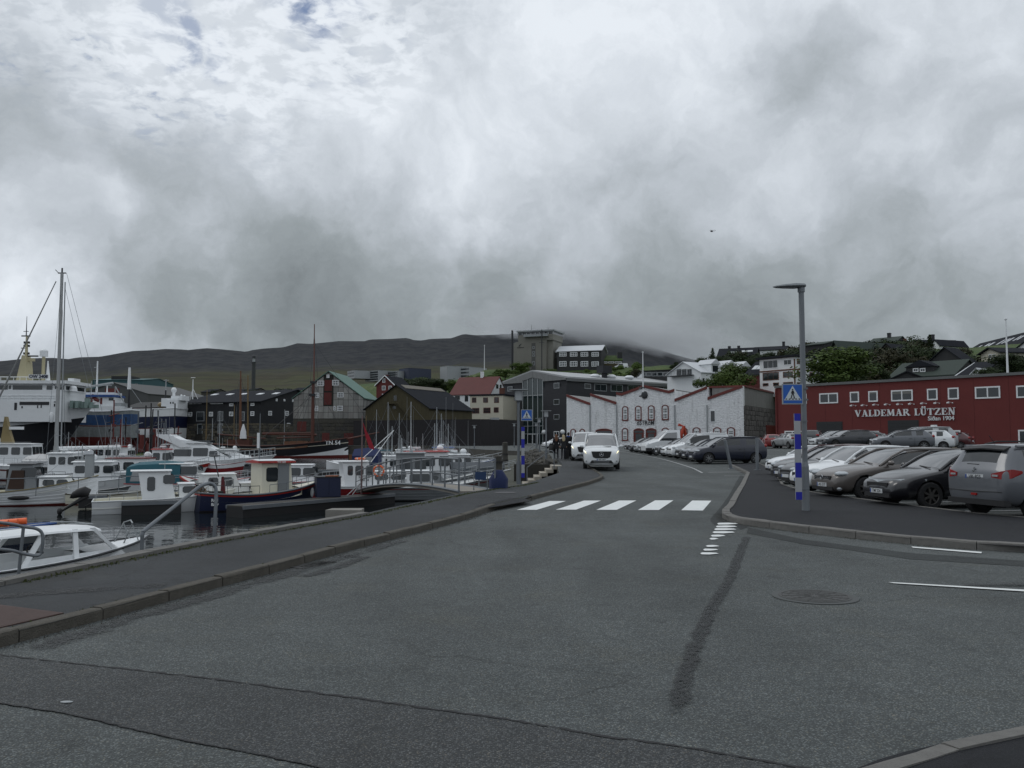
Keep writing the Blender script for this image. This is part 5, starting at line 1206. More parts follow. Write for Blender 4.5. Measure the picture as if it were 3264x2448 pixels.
for q in (.30, .62):
 M_ = Matrix.Translation((F.w * q, 2.2, zt + (zr - zt) / 4.5 * 2.2 + .22)) @ Matrix.Rotation(math.atan2(zr - zt, 4.5), 4, 'X'); MB().box(-.4, .4, -.8, .8, 0, .08).ob('skylight', PALER, F.root, mtx=M_)
F = hb('long_dark_house', 'long low dark house on the skyline with two roof windows and a stone porch', 2290, 236, 2412, 232, 1155, 1136, 1111, 9, 'x', DKW, SLATE, chim=((.25, .8, BLACKP), (.5, .8, BLACKP)))
wpx(F, c7([(1200, 447, 1225, 475), (1235, 447, 1258, 475), (1265, 447, 1282, 472)]), nx=1, ny=1, t=.14)
zt = zpx(1136, 234) - F.z0; zr = zpx(1111, 238) - F.z0
for u_ in (2368, 2387):
 x = F.front(u_, 1122)[0]; M_ = Matrix.Translation((x, 2.4, zt + (zr - zt) / 4.5 * 2.4 + .22)) @ Matrix.Rotation(math.atan2(zr - zt, 4.5), 4, 'X'); MB().box(-.7, .7, -.5, .5, 0, .08).ob('skylight', PALER, F.root, mtx=M_)
F = hb('skyline_house_grey_roof', 'low pale walled house with a grey roof on the skyline left of the lamp post', 2402, 244, 2507, 240, 1135, 1116, 1106, 9, 'x', WHITE, SLATE, chim=((.88, 1.4, BLACKP),))
F = hb('green_roof_house', 'dark wooden house with a green roof on the skyline right of the lamp post', 2655, 178, 2680, 176, 1140, 1115, 1087, 22, 'y', DKW, GRNR, ov=.5)
F2 = hb('dark_shed', 'dark open sided shed at the left end of the green roofed house', 2570, 192, 2632, 188, 1130, 1099, 1093, 8, 'x', DKW, GRNR, cat='shed')
F = hb('green_gable_house', 'second dull green roofed house on the skyline with a small square chimney', 2762, 205, 2850, 200, 1135, 1102, 1079, 10, 'x', DKW, GRNR, chim=((.55, 1.2, BLACKP),))
F = hb('stone_gable_house', 'grey brown gabled house with five small white windows below the green roofed one', 2795, 180, 2868, 176, 1165, 1131, 1095, 12, 'y', STG, SLATE)
wpx(F, c8([(932 + i * 20, 343, 946 + i * 20, 368) for i in range(5)]), nx=1, ny=2, t=.12)
F = hb('grey_roof_house', 'low house with a plain grey roof and brick chimney right of the stone gable', 2858, 196, 2930, 194, 1135, 1115, 1100, 9, 'x', STG, SLATE, chim=((.45, 1.5, BRW),))
F = hb('white_gable_dark_roof', 'white gabled house with dark roof half hidden by the right hand spruce', 2905, 205, 2945, 200, 1120, 1103, 1084, 10, 'y', WHITE, SLATE, chim=((.3, 1.6, BLACKP),))
F = hb('skyline_white_gable', 'pale gable end on the skyline right of the right hand spruce', 2975, 200, 3000, 198, 1120, 1100, 1083, 9, 'y', WHITE, SLATE)
F = hb('red_trimmed_gable', 'small dark roofed house with a bright red trimmed gable', 2985, 160, 3034, 158, 1175, 1156, 1135, 8, 'y', DKW, SLATE)
zt = zpx(1156, 159) - F.z0; zr = zpx(1135, 159) - F.z0
mb = MB(); mb.tube([(-.4, -.4, zt - .1), (F.w / 2, -.4, zr + .1), (F.w + .4, -.4, zt - .1)], .14, 4); mb.ob('verge_board', pbr('bright_red_trim', (.30, .025, .02), .6), F.root)
wpx(F, c8([(1447, 436, 1500, 455)]), nx=2, ny=1, t=.12)
F = hb('green_dormer_house', 'house with a long dull green roof and a dark arched dormer with two white windows', 2838, 140, 3045, 132, 1215, 1200, 1158, 10, 'x', DKW, GRNR)
x0, z0 = F.front(2896, 1196, 2); x1, z1 = F.front(2984, 1163, 2)
d_ = MB().box(x0, x1, 1.2, 6, z0 - 1.5, z1 - .2).ob('dormer', DKW, F.root); MB().prism([(x0 - .2, z1 - .2), (x1 + .2, z1 - .2), ((x0 + x1) / 2, z1 + .9)], 1.0, 6).ob('dormer_roof', SLATE, d_)
wpx(F, c8([(1188, 500, 1240, 537), (1252, 500, 1303, 537)]), nx=2, ny=1, t=.12, off=1.15)
F = hb('black_gable_shed', 'low black gabled roof just showing above the red building', 2845, 120, 2945, 118, 1225, 1207, 1186, 8, 'y', DKW, SLATE, cat='shed')
F = hb('black_roof_house_verge', 'black roofed house with a white slanting verge board beside the green roof', 3052, 130, 3125, 126, 1215, 1200, 1160, 8, 'x', DKW, SLATE)
mb = MB(); zt = zpx(1200, 128) - F.z0; zr = zpx(1162, 132) - F.z0; mb.tube([(-.35, -.3, zt), (-.35, 4, zr + .2)], .13, 4); mb.ob('verge_board', WHITE, F.root)
F = hb('long_slate_roof_building', 'big building with a long slate roof and many skylights on the right skyline', 3052, 215, 3290, 178, 1140, 1118, 1078, 12, 'x', DKW, SLATE, cat='building')
zt = zpx(1118, 196) - F.z0; zr = zpx(1078, 202) - F.z0
for u_, w_ in ((3074, .9), (3098, 1.3), (3112, 1.3), (3144, .9), (3160, .9), (3172, 1.1), (3196, .8), (3208, .9)):
 x = F.front(u_, 1100)[0]; M_ = Matrix.Translation((x, 3.2, zt + (zr - zt) / 6 * 3.2 + .22)) @ Matrix.Rotation(math.atan2(zr - zt, 6), 4, 'X'); MB().box(-w_ / 2, w_ / 2, -1.1, 1.1, 0, .08).ob('skylight', PALER, F.root, mtx=M_)
F = hb('pale_green_gable_house', 'pale green white gabled house with a steep black roof behind dark shrubs', 3134, 142, 3192, 138, 1205, 1125, 1110, 12, 'y', CREAM, SLATE, ov=.5)
wpx(F, c8([(1888, 375, 1918, 418), (1925, 375, 1950, 418)]), nx=2, ny=2, t=.12)
F = hb('black_roof_left_of_pale_gable', 'steep black roof with a white verge left of the pale green gable', 3095, 138, 3133, 140, 1200, 1165, 1112, 8, 'x', DKW, SLATE)
F = hb('white_end_gable_house', 'white gabled house at the right edge of the view below the long slate roof', 3245, 150, 3330, 146, 1180, 1110, 1082, 10, 'y', WHITE, SLATE)
F = hb('small_white_house', 'small white house with a low pale roof peeping over the red building near the flagpole', 3103, 120, 3134, 119, 1215, 1190, 1176, 5, 'y', WHITE, PALER)
F = hb('teal_warehouse', 'teal metal clad warehouse behind the ships at far left', 292, 330, 452, 330, 1330, 1212, 1208, 30, 'x', pbr('teal_cladding', (.025, .085, .095), .7, var=.1), pbr('teal_cladding', (.025, .085, .095)), cat='warehouse')
MB().box(F.w * .3, F.w * .68, 3, 12, 0, zpx(1208, 335) - F.z0 + 1.0).ob('roof_plant', DKW, F.root)
wpx(F, [(430, 1222, 438, 1238)], nx=1, ny=1, fr=LGREY)
F = hb('grey_yard_shed', 'large grey gabled shed of the shipyard behind the blue and white trawler', 250, 262, 470, 255, 1345, 1258, 1220, 30, 'y', pbr('grey_cladding', (.075, .078, .078), .8, var=.1, streak=True), pbr('grey_cladding', (.075, .078, .078)), cat='shed')
wpx(F, [(335, 1238, 380, 1262, dict(glass=DRED))], nx=1, ny=1, fr=DRED)
F = hb('dark_harbour_shed', 'low dark red and black shed beside the slipway', 395, 235, 585, 228, 1400, 1300, 1283, 12, 'x', DRED, DKW, cat='shed')
chim_p = at(807, 1262, 300)
T = thing('tall_chimney', 'tall round grey industrial chimney with a dark cap behind the black warehouse', 'chimney', (chim_p.x, chim_p.y, chim_p.z))
zc = lambda v: zpx(v, 300) - chim_p.z
MB().cyl((0, 0), -12, zc(1155), .68, .64, 16).ob('shaft', pbr('grey_chimney', (.052, .056, .058), .9, var=.15, streak=True), T); MB().cyl((0, 0), zc(1155), zc(1153.5), .9, .9, 16).ob('platform', DGREY, T)
MB().cyl((0, 0), zc(1153.5), zc(1142), .44, .42, 14).ob('neck', LGREY, T); MB().cyl((0, 0), zc(1142), zc(1134), .62, .60, 14).ell((0, 0, zc(1134)), (.55, .55, .35), 14, 6).ob('cap', DGREY, T)
kk = .3165
for nm, lb, u0, v0, u1, v1, m_, n_ in (('pale_flats', 'distant pale block of flats behind the green roof', 1163, 1182, 1205, 1200, LGREY, 4), ('grey_flats', 'distant grey stepped flats beyond the red gabled house', 1212, 1184, 1268, 1206, LGREY, 5),
  ('blue_block', 'distant dark blue square block above the trees', 1271, 1175, 1301, 1200, pbr('slate_blue', (.04, .05, .08), .8), 0), ('concrete_flats', 'distant concrete flats with long dark window bands below the mountain', 1440, 1171, 1496, 1205, LGREY, 4), ('concrete_flats_tower', 'pale end block of the distant concrete flats', 1402, 1168, 1424, 1212, LGREY, 0), ('white_dome_house', 'distant small white domed building behind the green roof', 1106, 1182, 1128, 1192, LGREY, 2)):
 F = hb(nm, lb, u0, 460, u1, 452, v1 + 8, v0, None, 14, 'x', m_, m_, cat='building', ov=.1, th=.1)
 for i in range(n_):
  zf_ = zpx(v0, 456) - F.z0; z1 = zf_ * (1 - (i + .35) / (n_ + .5)); MB().box(.4, F.w - .4, -.05, 0, z1 - .9, z1).ob('window_band', GLASS, F.root)
for i, (u_, v_, w_) in enumerate([(640, 1243, 34), (725, 1243, 40), (775, 1240, 26), (862, 1242, 40), (930, 1238, 44)]):
 F = hb('distant_house', 'small distant house roof peeping over the black warehouse, %s' % ['leftmost', 'second from the left', 'left of the chimney', 'right of the chimney', 'rightmost, brownish'][i], u_, 330, u_ + w_, 328, v_ + 22, v_ + 7, v_ - 1, 9, 'x', [STG, WHITE, STG, LGREY, OLIVE][i], SLATE, group='distant roofs above the black warehouse')
for nm, lb, u, vt, vb, Y, m_ in [('flagpole', 'white flagpole on the front of the whitewashed warehouse', 2050, 1125, 1250, 128, WHITE), ('flagpole', 'tall white flagpole standing on the red building at the right', 3212, 1020, 1192, 88, WHITE), ('flagpole', 'thin white mast on the hillside left of the tower', 1544, 1102, 1180, 270, WHITE)]:
 p = at(u, vb, Y); T = thing(nm, lb, 'flagpole', p, 0)
 h_ = at(u, vt, Y).z - p.z; MB().tube([(0, 0, 0), (0, 0, h_)], .11 if Y < 200 else .16, 8, .06).ob('pole', m_, T); MB().ell((0, 0, h_ + .1), .15, 8, 6).ob('finial', m_, T)
 if u == 2050: MB().box(-.25, .25, -.1, 2.5, .6, .8).box(-.25, .25, -.1, 2.5, -.6, -.4).ob('bracket', DGREY, T)
F = Fr(3020, 86, 3500, 66, .3, 'low_bank', 'low dark stone kerb bank along the foot of the red building', 'bank')
MB().prismx([(-.6, 0), (.6, 0), (.4, .75), (-.2, .6)], 0, F.w).ob('bank', STONEM, F.root)
def paint(key, rgb, rough=.28, metal=.0, coat=.6):
 return pbr(key, rgb, rough, metal, var=.03, scale=4, coat=coat, spec=.5)
P_BLACK = paint('car_black', (.010, .010, .013)); P_BROWN = paint('car_grey_brown', (.115, .102, .094), .35, .3); P_WHITE = paint('car_white', (.72, .74, .75))
P_GREY = paint('car_grey', (.12, .128, .142), .35, .3); P_SILVER = paint('car_silver', (.34, .355, .365), .35, .4); P_NAVY = paint('car_navy', (.010, .013, .028)); P_RED = paint('car_red', (.22, .015, .014))
P_DRED = paint('car_maroon', (.060, .010, .012)); P_DGREY = paint('car_dark_grey', (.030, .033, .038), .35, .2); P_BASE = paint('car_base', (.3, .3, .3))
TRIM = pbr('black_trim', (.012, .012, .013), .6, var=.1)
LENS = pbr('headlight_lens', (.42, .45, .47), .08, .3, var=0, spec=.9)
PLATE = pbr('number_plate', (.55, .57, .58), .5, var=0); PBLUE = pbr('plate_blue', (.03, .07, .25), .5, var=0)
RIMM = pbr('alloy_rim', (.20, .205, .21), .35, .7, var=.05); RIMD = pbr('dull_alloy_rim', (.10, .095, .09), .45, .6, var=.05)
LIT = pbr('lit_lamp', (1.0, .95, .70), .3, var=0, emit=1.4); LITY = pbr('lit_yellow_lamp', (1.0, .90, .55), .3, var=0, emit=1.1)
def wheel_meshes(r, wd=.21, spokes=7):
 t_ = MB(); prof = [(r * .66, -wd / 2), (r * .93, -wd / 2), (r, -wd / 2 + .03), (r, wd / 2 - .03), (r * .93, wd / 2), (r * .66, wd / 2)]
 n = 24; rings = [[(q * math.cos(2 * math.pi * i / n), h, q * math.sin(2 * math.pi * i / n)) for q, h in prof] for i in range(n)]; rings.append(rings[0]); t_.loft(rings, caps=False)
 b_ = MB(); b_.torus((0, -wd / 2 + .02, 0), r * .66, .018, 'y', 24, 6)
 b_.tube([(0, -wd / 2 + .01, 0), (0, wd / 2 - .05, 0)], .055, 10)
 for i in range(spokes):
  a = 2 * math.pi * i / spokes; c, s = math.cos(a), math.sin(a); w_ = .026
  P = lambda q, k, h: (q * c - k * s, h, q * s + k * c)
  b_.hexa([P(.03, -w_, -wd / 2 + .05), P(r * .65, -w_ * 1.1, -wd / 2 + .04), P(r * .65, w_ * 1.1, -wd / 2 + .04), P(.03, w_, -wd / 2 + .05), P(.03, -w_, -wd / 2 + .01), P(r * .65, -w_ * .8, -wd / 2 + .015), P(r * .65, w_ * .8, -wd / 2 + .015), P(.03, w_, -wd / 2 + .01)])
 d_ = MB().tube([(0, -wd / 2 + .075, 0), (0, wd / 2 - .02, 0)], r * .66, 20)
 return t_.mesh('tyre', True), b_.mesh('rim', True), d_.mesh('brake_disc')
WH = {}
def wheel(par, x, y, r, side, rimmat=None, spokes=7):
 k = (r, spokes)
 if k not in WH: WH[k] = wheel_meshes(r, spokes=spokes)
 t_, b_, d_ = WH[k]; rm = rimmat or RIMM; kk = (k, rm.name)
 if kk not in WH: q = b_.copy(); q.materials.append(rm); WH[kk] = q
 o = link('wheel', t_, RUBBER, par, loc=(x, y, r)); o.rotation_euler = (0, 0, 0 if side < 0 else math.pi)
 link('rim', WH[kk], None, o); link('hub', d_, TRIM, o)
def plate(par, x, z, txt, face=1, w_=.50, tilt=0):
 """number plate on the nose (face=1) or tail (face=-1)"""
 M_ = Matrix.Translation((x, 0, z)) @ Matrix.Rotation(math.pi / 2 if face > 0 else -math.pi / 2, 4, 'Z') @ Matrix.Rotation(tilt, 4, 'X')
 o = MB().box(-w_ / 2, w_ / 2, -.012, .05, -.055, .055).ob('number_plate', PLATE, par, mtx=M_)
 MB().box(-w_ / 2 + .005, -w_ / 2 + .05, -.014, -.011, -.05, .05).ob('blue_band', PBLUE, o)
 if txt:
  k = 'T' + txt
  if k not in WH:
   me = text_mesh(txt, .115, .001, .001); me.materials.append(TRIM); WH[k] = me
  link('lettering', WH[k], None, o, mtx=Matrix.Translation((.025, -.014, -.037)) @ UP)
def car(name, label, loc, heading, L, W_, H, cowl, rf, rr, hood, nose, belt, beltr=None, deck=None, screen=.25, zb=.20, r=.32, wf=.86, wr=.78, tumble=.74, color=None, group=None, cat='car', rear_glass=True, panel_van=False, txt='', head=True, spokes=7, rim=None, z=None, tail_h=None, grille=True, plates=True):
 """cowl, rf, rr: distance of windscreen foot, front and rear end of the roof behind the nose"""
 root = thing(name, label, cat, (loc[0], loc[1], gz(*loc) + .016 if z is None else z), heading, group)
 h = W_ / 2; xf, xr = L / 2, -L / 2; beltr = beltr or belt + .04; c_, a_, e_ = xf - cowl, xf - rf, xf - rr
 bl = lambda x: belt + (beltr - belt) * (c_ - x) / (c_ - xr) if x < c_ else belt - .0
 S_ = []   # x, bottom, belt, top, w, wt, tag
 S_.append((xr, .42, bl(xr) * .82, bl(xr) * .86, .80, .74, 'b'))
 S_.append((xr + .05, .30, bl(xr) * .92, bl(xr) * .97, .93, .84, 'b'))
 if deck:
  dl, dh = deck; S_.append((xr + .16, zb + .04, dh - .06, dh, .97, .80, 'b')); S_.append((xr + dl, zb, bl(xr) + .0, dh + .03, 1, .78, 'rg'))
 else: S_.append((xr + .12, zb + .04, bl(xr), bl(xr) + .06, .97, .80, 'rp'))
 S_.append((e_, zb, bl(e_), H - .05, 1, tumble, 'p'))
 S_.append((e_ + .12, zb, bl(e_ + .1), H - .02, 1, tumble + .01, 'p' if panel_van else 'g'))
 m1 = e_ + (a_ - e_) * .48
 S_.append((m1 - .05, zb, bl(m1), H, 1, tumble + .015, 'p')); S_.append((m1 + .05, zb, bl(m1), H, 1, tumble + .015, 'g'))
 S_.append((a_, zb, bl(a_), H - .045, 1, tumble, 'wg'))
 am = (a_ + c_) / 2; S_.append((am + .02, zb, bl(am), (H + belt) / 2 + .035, 1, tumble + .02, 'wp'))
 S_.append((c_, zb, belt, belt + .045, .99, tumble + .05, 'b'))
 S_.append((c_ + .08, zb, belt - .02, belt + .03, .985, .80, 'b'))
 S_.append(((c_ + xf) / 2 + .1, zb, (hood + belt) / 2 - .07, (hood + belt) / 2 + .01, .975, .78, 'b'))
 S_.append((xf - .32, zb, hood - .10, hood, .95, .76, 'b')); S_.append((xf - .12, zb + .02, nose + .02, nose + .08, .86, .70, 'b')); S_.append((xf - .03, zb + .06, nose - .10, nose - .03, .74, .62, 'b')); S_.append((xf, .34, nose - .20, nose - .16, .66, .55, 'b'))
 bm = bmesh.new(); rings = []
 for (x, b0, be, tp, w1, wt, tg) in S_:
  q = [(0, b0), (.75 * h * w1, b0), (.96 * h * w1, b0 + .10), (h * w1, (b0 + be) / 2 + .02), (h * w1 * .985, be - .07), (h * w1 * .945, be), (h * wt * (1 if tp > be + .12 else w1 * 1.06), max(tp - .05, be + .01)), (h * wt * .78, tp), (0, tp + .02)]
  rings.append([bm.verts.new((x, y, zz)) for y, zz in q] + [bm.verts.new((x, -y, zz)) for y, zz in q[-2:0:-1]])
 n = len(rings[0])
 for i in range(len(rings) - 1):
  tg = S_[i][6]
  for j in range(n):
   f = bm.faces.new((rings[i][j], rings[i][(j + 1) % n], rings[i + 1][(j + 1) % n], rings[i + 1][j]))
   side = j in (5, 10); topf = j in (6, 7, 8, 9); mi = 0
   if side and tg in ('g', 'wg', 'rg'): mi = 2 if j == 5 else 3
   if topf and tg in ('wg', 'wp'): mi = 1
   if j in (7, 8) and tg in ('rg', 'rp') and rear_glass: mi = 4
   f.material_index = mi; f.smooth = True
 bm.faces.new(rings[0]); bm.faces.new(list(reversed(rings[-1])))
 bmesh.ops.recalc_face_normals(bm, faces=bm.faces)
 me = bpy.data.meshes.new('tmp'); bm.to_mesh(me); bm.free()
 t_ = bpy.data.objects.new('tmp', me); COL.objects.link(t_)
 sm = t_.modifiers.new('s', 'SUBSURF'); sm.levels = 2; sm.render_levels = 2
 cut = MB(); xw = (xf - wf, xr + wr)
 for x in xw:
  for s_ in (-1, 1): cut.tube([(x, s_ * (h - .26), r), (x, s_ * (h + .2), r)], r + .055, 20)
 co = cut.ob('tmp', TRIM); bo = t_.modifiers.new('b', 'BOOLEAN'); bo.operation = 'DIFFERENCE'; bo.object = co; bo.solver = 'EXACT'
 dg = bpy.context.evaluated_depsgraph_get(); ev = bpy.data.meshes.new_from_object(t_.evaluated_get(dg))
 bpy.data.objects.remove(t_); bpy.data.objects.remove(co)
 for p in ev.polygons:
  c = p.center
  if abs(c.y) < h - .01:
   for x in xw:
    d = math.hypot(c.x - x, c.z - r)
    if d < r + .06 and (abs(c.y) > h - .30) and (abs(d - r - .055) < .02 or abs(abs(c.y) - h + .26) < .02): p.material_index = 5
  if c.z < zb + .015: p.material_index = 5
 names = ['body', 'windscreen', 'side_window', 'side_window', 'rear_window', 'underbody']; mats_ = [color or P_BASE, CARGLASS, CARG2, CARG2, CARG2, TRIM]
 for mi in range(6):
  vm, vs, fs = {}, [], []
  for p in ev.polygons:
   if p.material_index == mi:
    f = []
    for vi in p.vertices:
     if vi not in vm: vm[vi] = len(vs); vs.append(ev.vertices[vi].co.copy())
     f.append(vm[vi])
    fs.append(f)
  if not fs: continue
  m_ = bpy.data.meshes.new(names[mi]); m_.from_pydata(vs, [], fs); m_.update()
  bm = bmesh.new(); bm.from_mesh(m_)
  for f in bm.faces: f.smooth = True
  for e in bm.edges:
   if len(e.link_faces) == 2 and e.calc_face_angle(0) > R(40): e.smooth = False
  bm.to_mesh(m_); bm.free()
  link(names[mi], m_, mats_[mi], root)
 bpy.data.meshes.remove(ev)
 body = color or P_BASE
 mb = MB()
 for s_ in (-1, 1):
  mb.tube([(c_ + .02, s_ * h * (tumble + .13), belt + .01), (am + .02, s_ * h * (tumble + .055), (H + belt) / 2 + .005), (a_ + .02, s_ * h * tumble, H - .07), (a_ - .25, s_ * h * tumble * 1.0, H - .05), (e_ + .1, s_ * h * tumble, H - .055)], .034, 6)
 mb.ob('pillar', body, root, True)
 for x in xw:
  for s_ in (-1, 1): wheel(root, x, s_ * (h - .12), r, s_, rim, spokes)
 for s_ in (-1, 1): MB().ell((c_ - .22, s_ * (h + .07), belt + .09), (.085, .11, .075), 10, 6).tube([(c_ - .2, s_ * (h - .08), belt + .03), (c_ - .2, s_ * (h + .03), belt + .06)], .03, 5).ob('wing_mirror', body, root, True)
 if grille:
  MB().box(xf - .16, xf - .012, -h * .48, h * .48, nose - .16, nose - .03).ob('grille', TRIM, root); MB().box(xf - .14, xf + .004, -h * .60, h * .60, zb + .07, zb + .17).ob('air_intake', TRIM, root)
 if head:
  for s_ in (-1, 1): MB().ell((xf - .25, s_ * h * .70, nose + .035), (.20, .20, .085), 12, 7).ob('headlight', LENS, root, True)
 th_ = tail_h or bl(xr) - .02
 for s_ in (-1, 1) if not tail_h else (): MB().ell((xr + .13, s_ * h * .80, th_), (.11, .17, .12), 10, 7).ob('tail_light', REDPLAS, root, True)
 if plates:
  plate(root, xf + .005, zb + .22, txt, 1); plate(root, xr - .01 + .02, .72, txt, -1)
 MB().tube([(c_ + .06, h * .55, belt + .06), (c_ - .05, -h * .1, belt + .10)], .012, 4).ob('wiper', TRIM, root)
 for s_ in (-1, 1):    # door joints and handles
  mb = MB(); xm_ = m1
  mb.box(xm_ - .006, xm_ + .006, s_ * (h - .03) - .03, s_ * (h - .03) + .034, zb + .12, belt - .08); mb.box(xm_ + .18, xm_ + .36, s_ * (h - .01) - .02, s_ * (h - .01) + .025, belt - .16, belt - .13); mb.box(xm_ - .75, xm_ - .57, s_ * (h - .01) - .02, s_ * (h - .01) + .025, belt - .14, belt - .11)
  mb.ob('door_trim', TRIM, root)
 root['h'] = 0; del root['h']
 return root
def lx(root, x, y):   # world xy of a car point
 pass
HD = R(190)   # heading of the parked cars: noses towards the road
def nose_at(x, y, L, hd): return (x - math.cos(hd) * L / 2, y - math.sin(hd) * L / 2)
GRP = 'cars parked nose out at the right of the crossing'
civ = car('black_hatchback', 'black wedge shaped hatchback with a full width clear headlight band and plate TM 226', nose_at(9.25, 21.9, 4.25, HD), HD, 4.25, 1.78, 1.46, 1.25, 2.05, 3.55, .80, .66, .94, 1.02, color=P_BLACK, txt='TM 226', wf=.92, r=.33, rim=RIMD, group=GRP, head=False)
xf = 4.25 / 2
mb = MB();
for s_ in (-1, 1):
 mb.loft([[(xf - .13, 0, .58), (xf - .13, 0, .70), (xf - .05, 0, .70), (xf - .03, 0, .58)], [(xf - .20, s_ * .45, .59), (xf - .20, s_ * .45, .725), (xf - .11, s_ * .45, .71), (xf - .075, s_ * .45, .59)], [(xf - .30, s_ * .68, .61), (xf - .36, s_ * .68, .75), (xf - .24, s_ * .70, .73), (xf - .19, s_ * .70, .61)], [(xf - .85, s_ * .84, .69), (xf - .85, s_ * .84, .74), (xf - .80, s_ * .865, .74), (xf - .80, s_ * .865, .69)]])
mb.ob('headlight_band', LENS, civ)
ave = car('grey_brown_saloon', 'grey brown estate car with a slim chrome grille and plate AG 577', nose_at(8.95, 24.9, 4.7, HD), HD, 4.7, 1.81, 1.48, 1.35, 2.2, 4.1, .84, .70, .96, 1.02, color=P_BROWN, txt='AG 577', r=.33, rim=RIMD, group=GRP)
xf = 4.7 / 2
MB().box(xf - .14, xf + .012, -.38, .38, .60, .625).box(xf - .14, xf + .010, -.36, .36, .655, .675).torus((xf + .012, 0, .63), .055, .01, 'x', 16, 6).ob('chrome_bars', CHROME, ave)
for s_ in (-1, 1): MB().ell((xf - .16, s_ * .66, .33), (.09, .09, .07), 10, 6).ob('fog_lamp', LENS, ave, True)
aur = car('white_hatchback', 'white hatchback with round white mirrors behind the striped blue and white pole', nose_at(9.2, 27.7, 4.2, HD), HD, 4.2, 1.76, 1.52, 1.2, 2.0, 3.6, .84, .68, .95, 1.0, color=P_WHITE, group=GRP)
c1 = car('dark_grey_hatchback', 'dark small hatchback between the white hatchback and the black saloon', nose_at(9.7, 30.6, 4.1, HD), HD, 4.1, 1.72, 1.46, 1.2, 2.0, 3.5, .82, .66, .93, .98, color=P_DGREY, group=GRP)
c2_ = car('black_saloon', 'black estate with a chrome edged grille, nose out beside the grass free kerb', nose_at(10.35, 33.6, 4.6, HD), HD, 4.6, 1.80, 1.45, 1.35, 2.15, 4.0, .83, .68, .94, .98, color=P_BLACK, group=GRP)
c3_ = car('maroon_estate', 'dark maroon roofed estate car behind the black estate', nose_at(11.4, 36.5, 4.7, HD), HD, 4.7, 1.81, 1.50, 1.35, 2.15, 4.1, .83, .68, .94, .98, color=P_DRED, group=GRP)
c4_ = car('white_hatchback', 'white nosed hatchback farthest in the right hand row of parked cars', nose_at(11.9, 39.6, 4.1, HD), HD, 4.1, 1.74, 1.45, 1.2, 2.0, 3.5, .82, .66, .93, .98, color=P_WHITE, group=GRP)
HM = R(14)
mits = car('grey_crossover', 'grey crossover with its tail out, black rear window, red lights and plate VK 925', (12.25, 19.5), HM, 4.3, 1.80, 1.62, 1.15, 1.85, 3.95, .98, .80, 1.02, 1.10, color=P_GREY, r=.345, zb=.26, tumble=.80, wr=.85, rim=RIMM, group=GRP, plates=False, tail_h=.99)
xr = -4.3 / 2
plate(mits, xr + .02, .90, 'VK 925', -1, .52)
mb = MB()
for a in (90, 210, 330):
 c, s = math.cos(R(a)), math.sin(R(a)); d = (c * .035, s * .035); e = (-s * .022, c * .022)
 P = [(0, 0), (d[0] + e[0], d[1] + e[1]), (2 * d[0], 2 * d[1]), (d[0] - e[0], d[1] - e[1])]
 mb.prismx([(p[0], 1.04 + p[1]) for p in P], xr + .015, xr + .045)
mb.ob('three_diamond_badge', CHROME, mits)
for s_ in (-1, 1):
 mb = MB(); mb.loft([[(xr + .00, s_ * .50, .90), (xr + .00, s_ * .50, .98), (xr + .10, s_ * .50, .98), (xr + .10, s_ * .50, .90)], [(xr + .02, s_ * .74, .87), (xr + .03, s_ * .74, 1.04), (xr + .15, s_ * .74, 1.04), (xr + .15, s_ * .74, .87)], [(xr + .14, s_ * .875, .89), (xr + .16, s_ * .875, 1.08), (xr + .22, s_ * .86, 1.08), (xr + .22, s_ * .86, .89)], [(xr + .44, s_ * .895, 1.0), (xr + .42, s_ * .895, 1.05), (xr + .42, s_ * .86, 1.05), (xr + .42, s_ * .86, 1.0)]])
 mb.ob('tail_light', REDPLAS, mits); MB().box(xr - .012, xr + .03, s_ * .60 - .07, s_ * .60 + .07, .925, .965).ob('reversing_light', LENS, mits)
 MB().tube([(-1.25, s_ * .63, 1.60), (-.9, s_ * .64, 1.665), (.3, s_ * .62, 1.665), (.7, s_ * .60, 1.60)], .022, 6).ob('roof_rail', TRIM, mits)
MB().box(xr - .015, xr + .04, -.08, .08, .50, .55).ob('rear_fog_lamp', REDPLAS, mits)
MB().loft([[(xr + .42, y, 1.55 - abs(y) * .05), (xr + .24, y, 1.50 - abs(y) * .05), (xr + .24, y, 1.53 - abs(y) * .05), (xr + .42, y, 1.60 - abs(y) * .05)] for y in (-.62, -.3, 0, .3, .62)]).ob('rear_spoiler', TRIM, mits)
MB().tube([(xr + .12, -.05, 1.16), (xr + .13, .3, 1.17)], .02, 5).ob('rear_wiper', TRIM, mits)
MB().box(xr + .01, xr + .2, -.80, .80, .30, .42).ob('bumper_insert', TRIM, mits); MB().tube([(xr + .01, -.75, .60), (xr - .012, 0, .585), (xr + .01, .75, .60)], .008, 4).ob('tailgate_joint', TRIM, mits)
MB().tube([(xr + .6, 0, 1.62), (xr + .45, 0, 1.80)], .008, 4).ob('aerial', TRIM, mits)
GR2 = 'cars parked in front of the whitewashed warehouse'
H2 = R(186)
mpv = car('black_people_carrier', 'long black people carrier nearest to the leaning post in the far row', nose_at(11.0, 53, 4.6, H2), H2, 4.6, 1.84, 1.66, .95, 1.9, 4.15, .92, .74, 1.02, 1.10, color=P_NAVY, r=.33, tumble=.78, group=GR2)
hatch = car('dark_hatchback', 'dark blue rounded hatchback right beside the black people carrier', nose_at(11.2, 56.2, 4.2, H2), H2, 4.2, 1.75, 1.46, 1.15, 1.95, 3.6, .84, .68, .95, 1.0, color=P_NAVY, group=GR2)
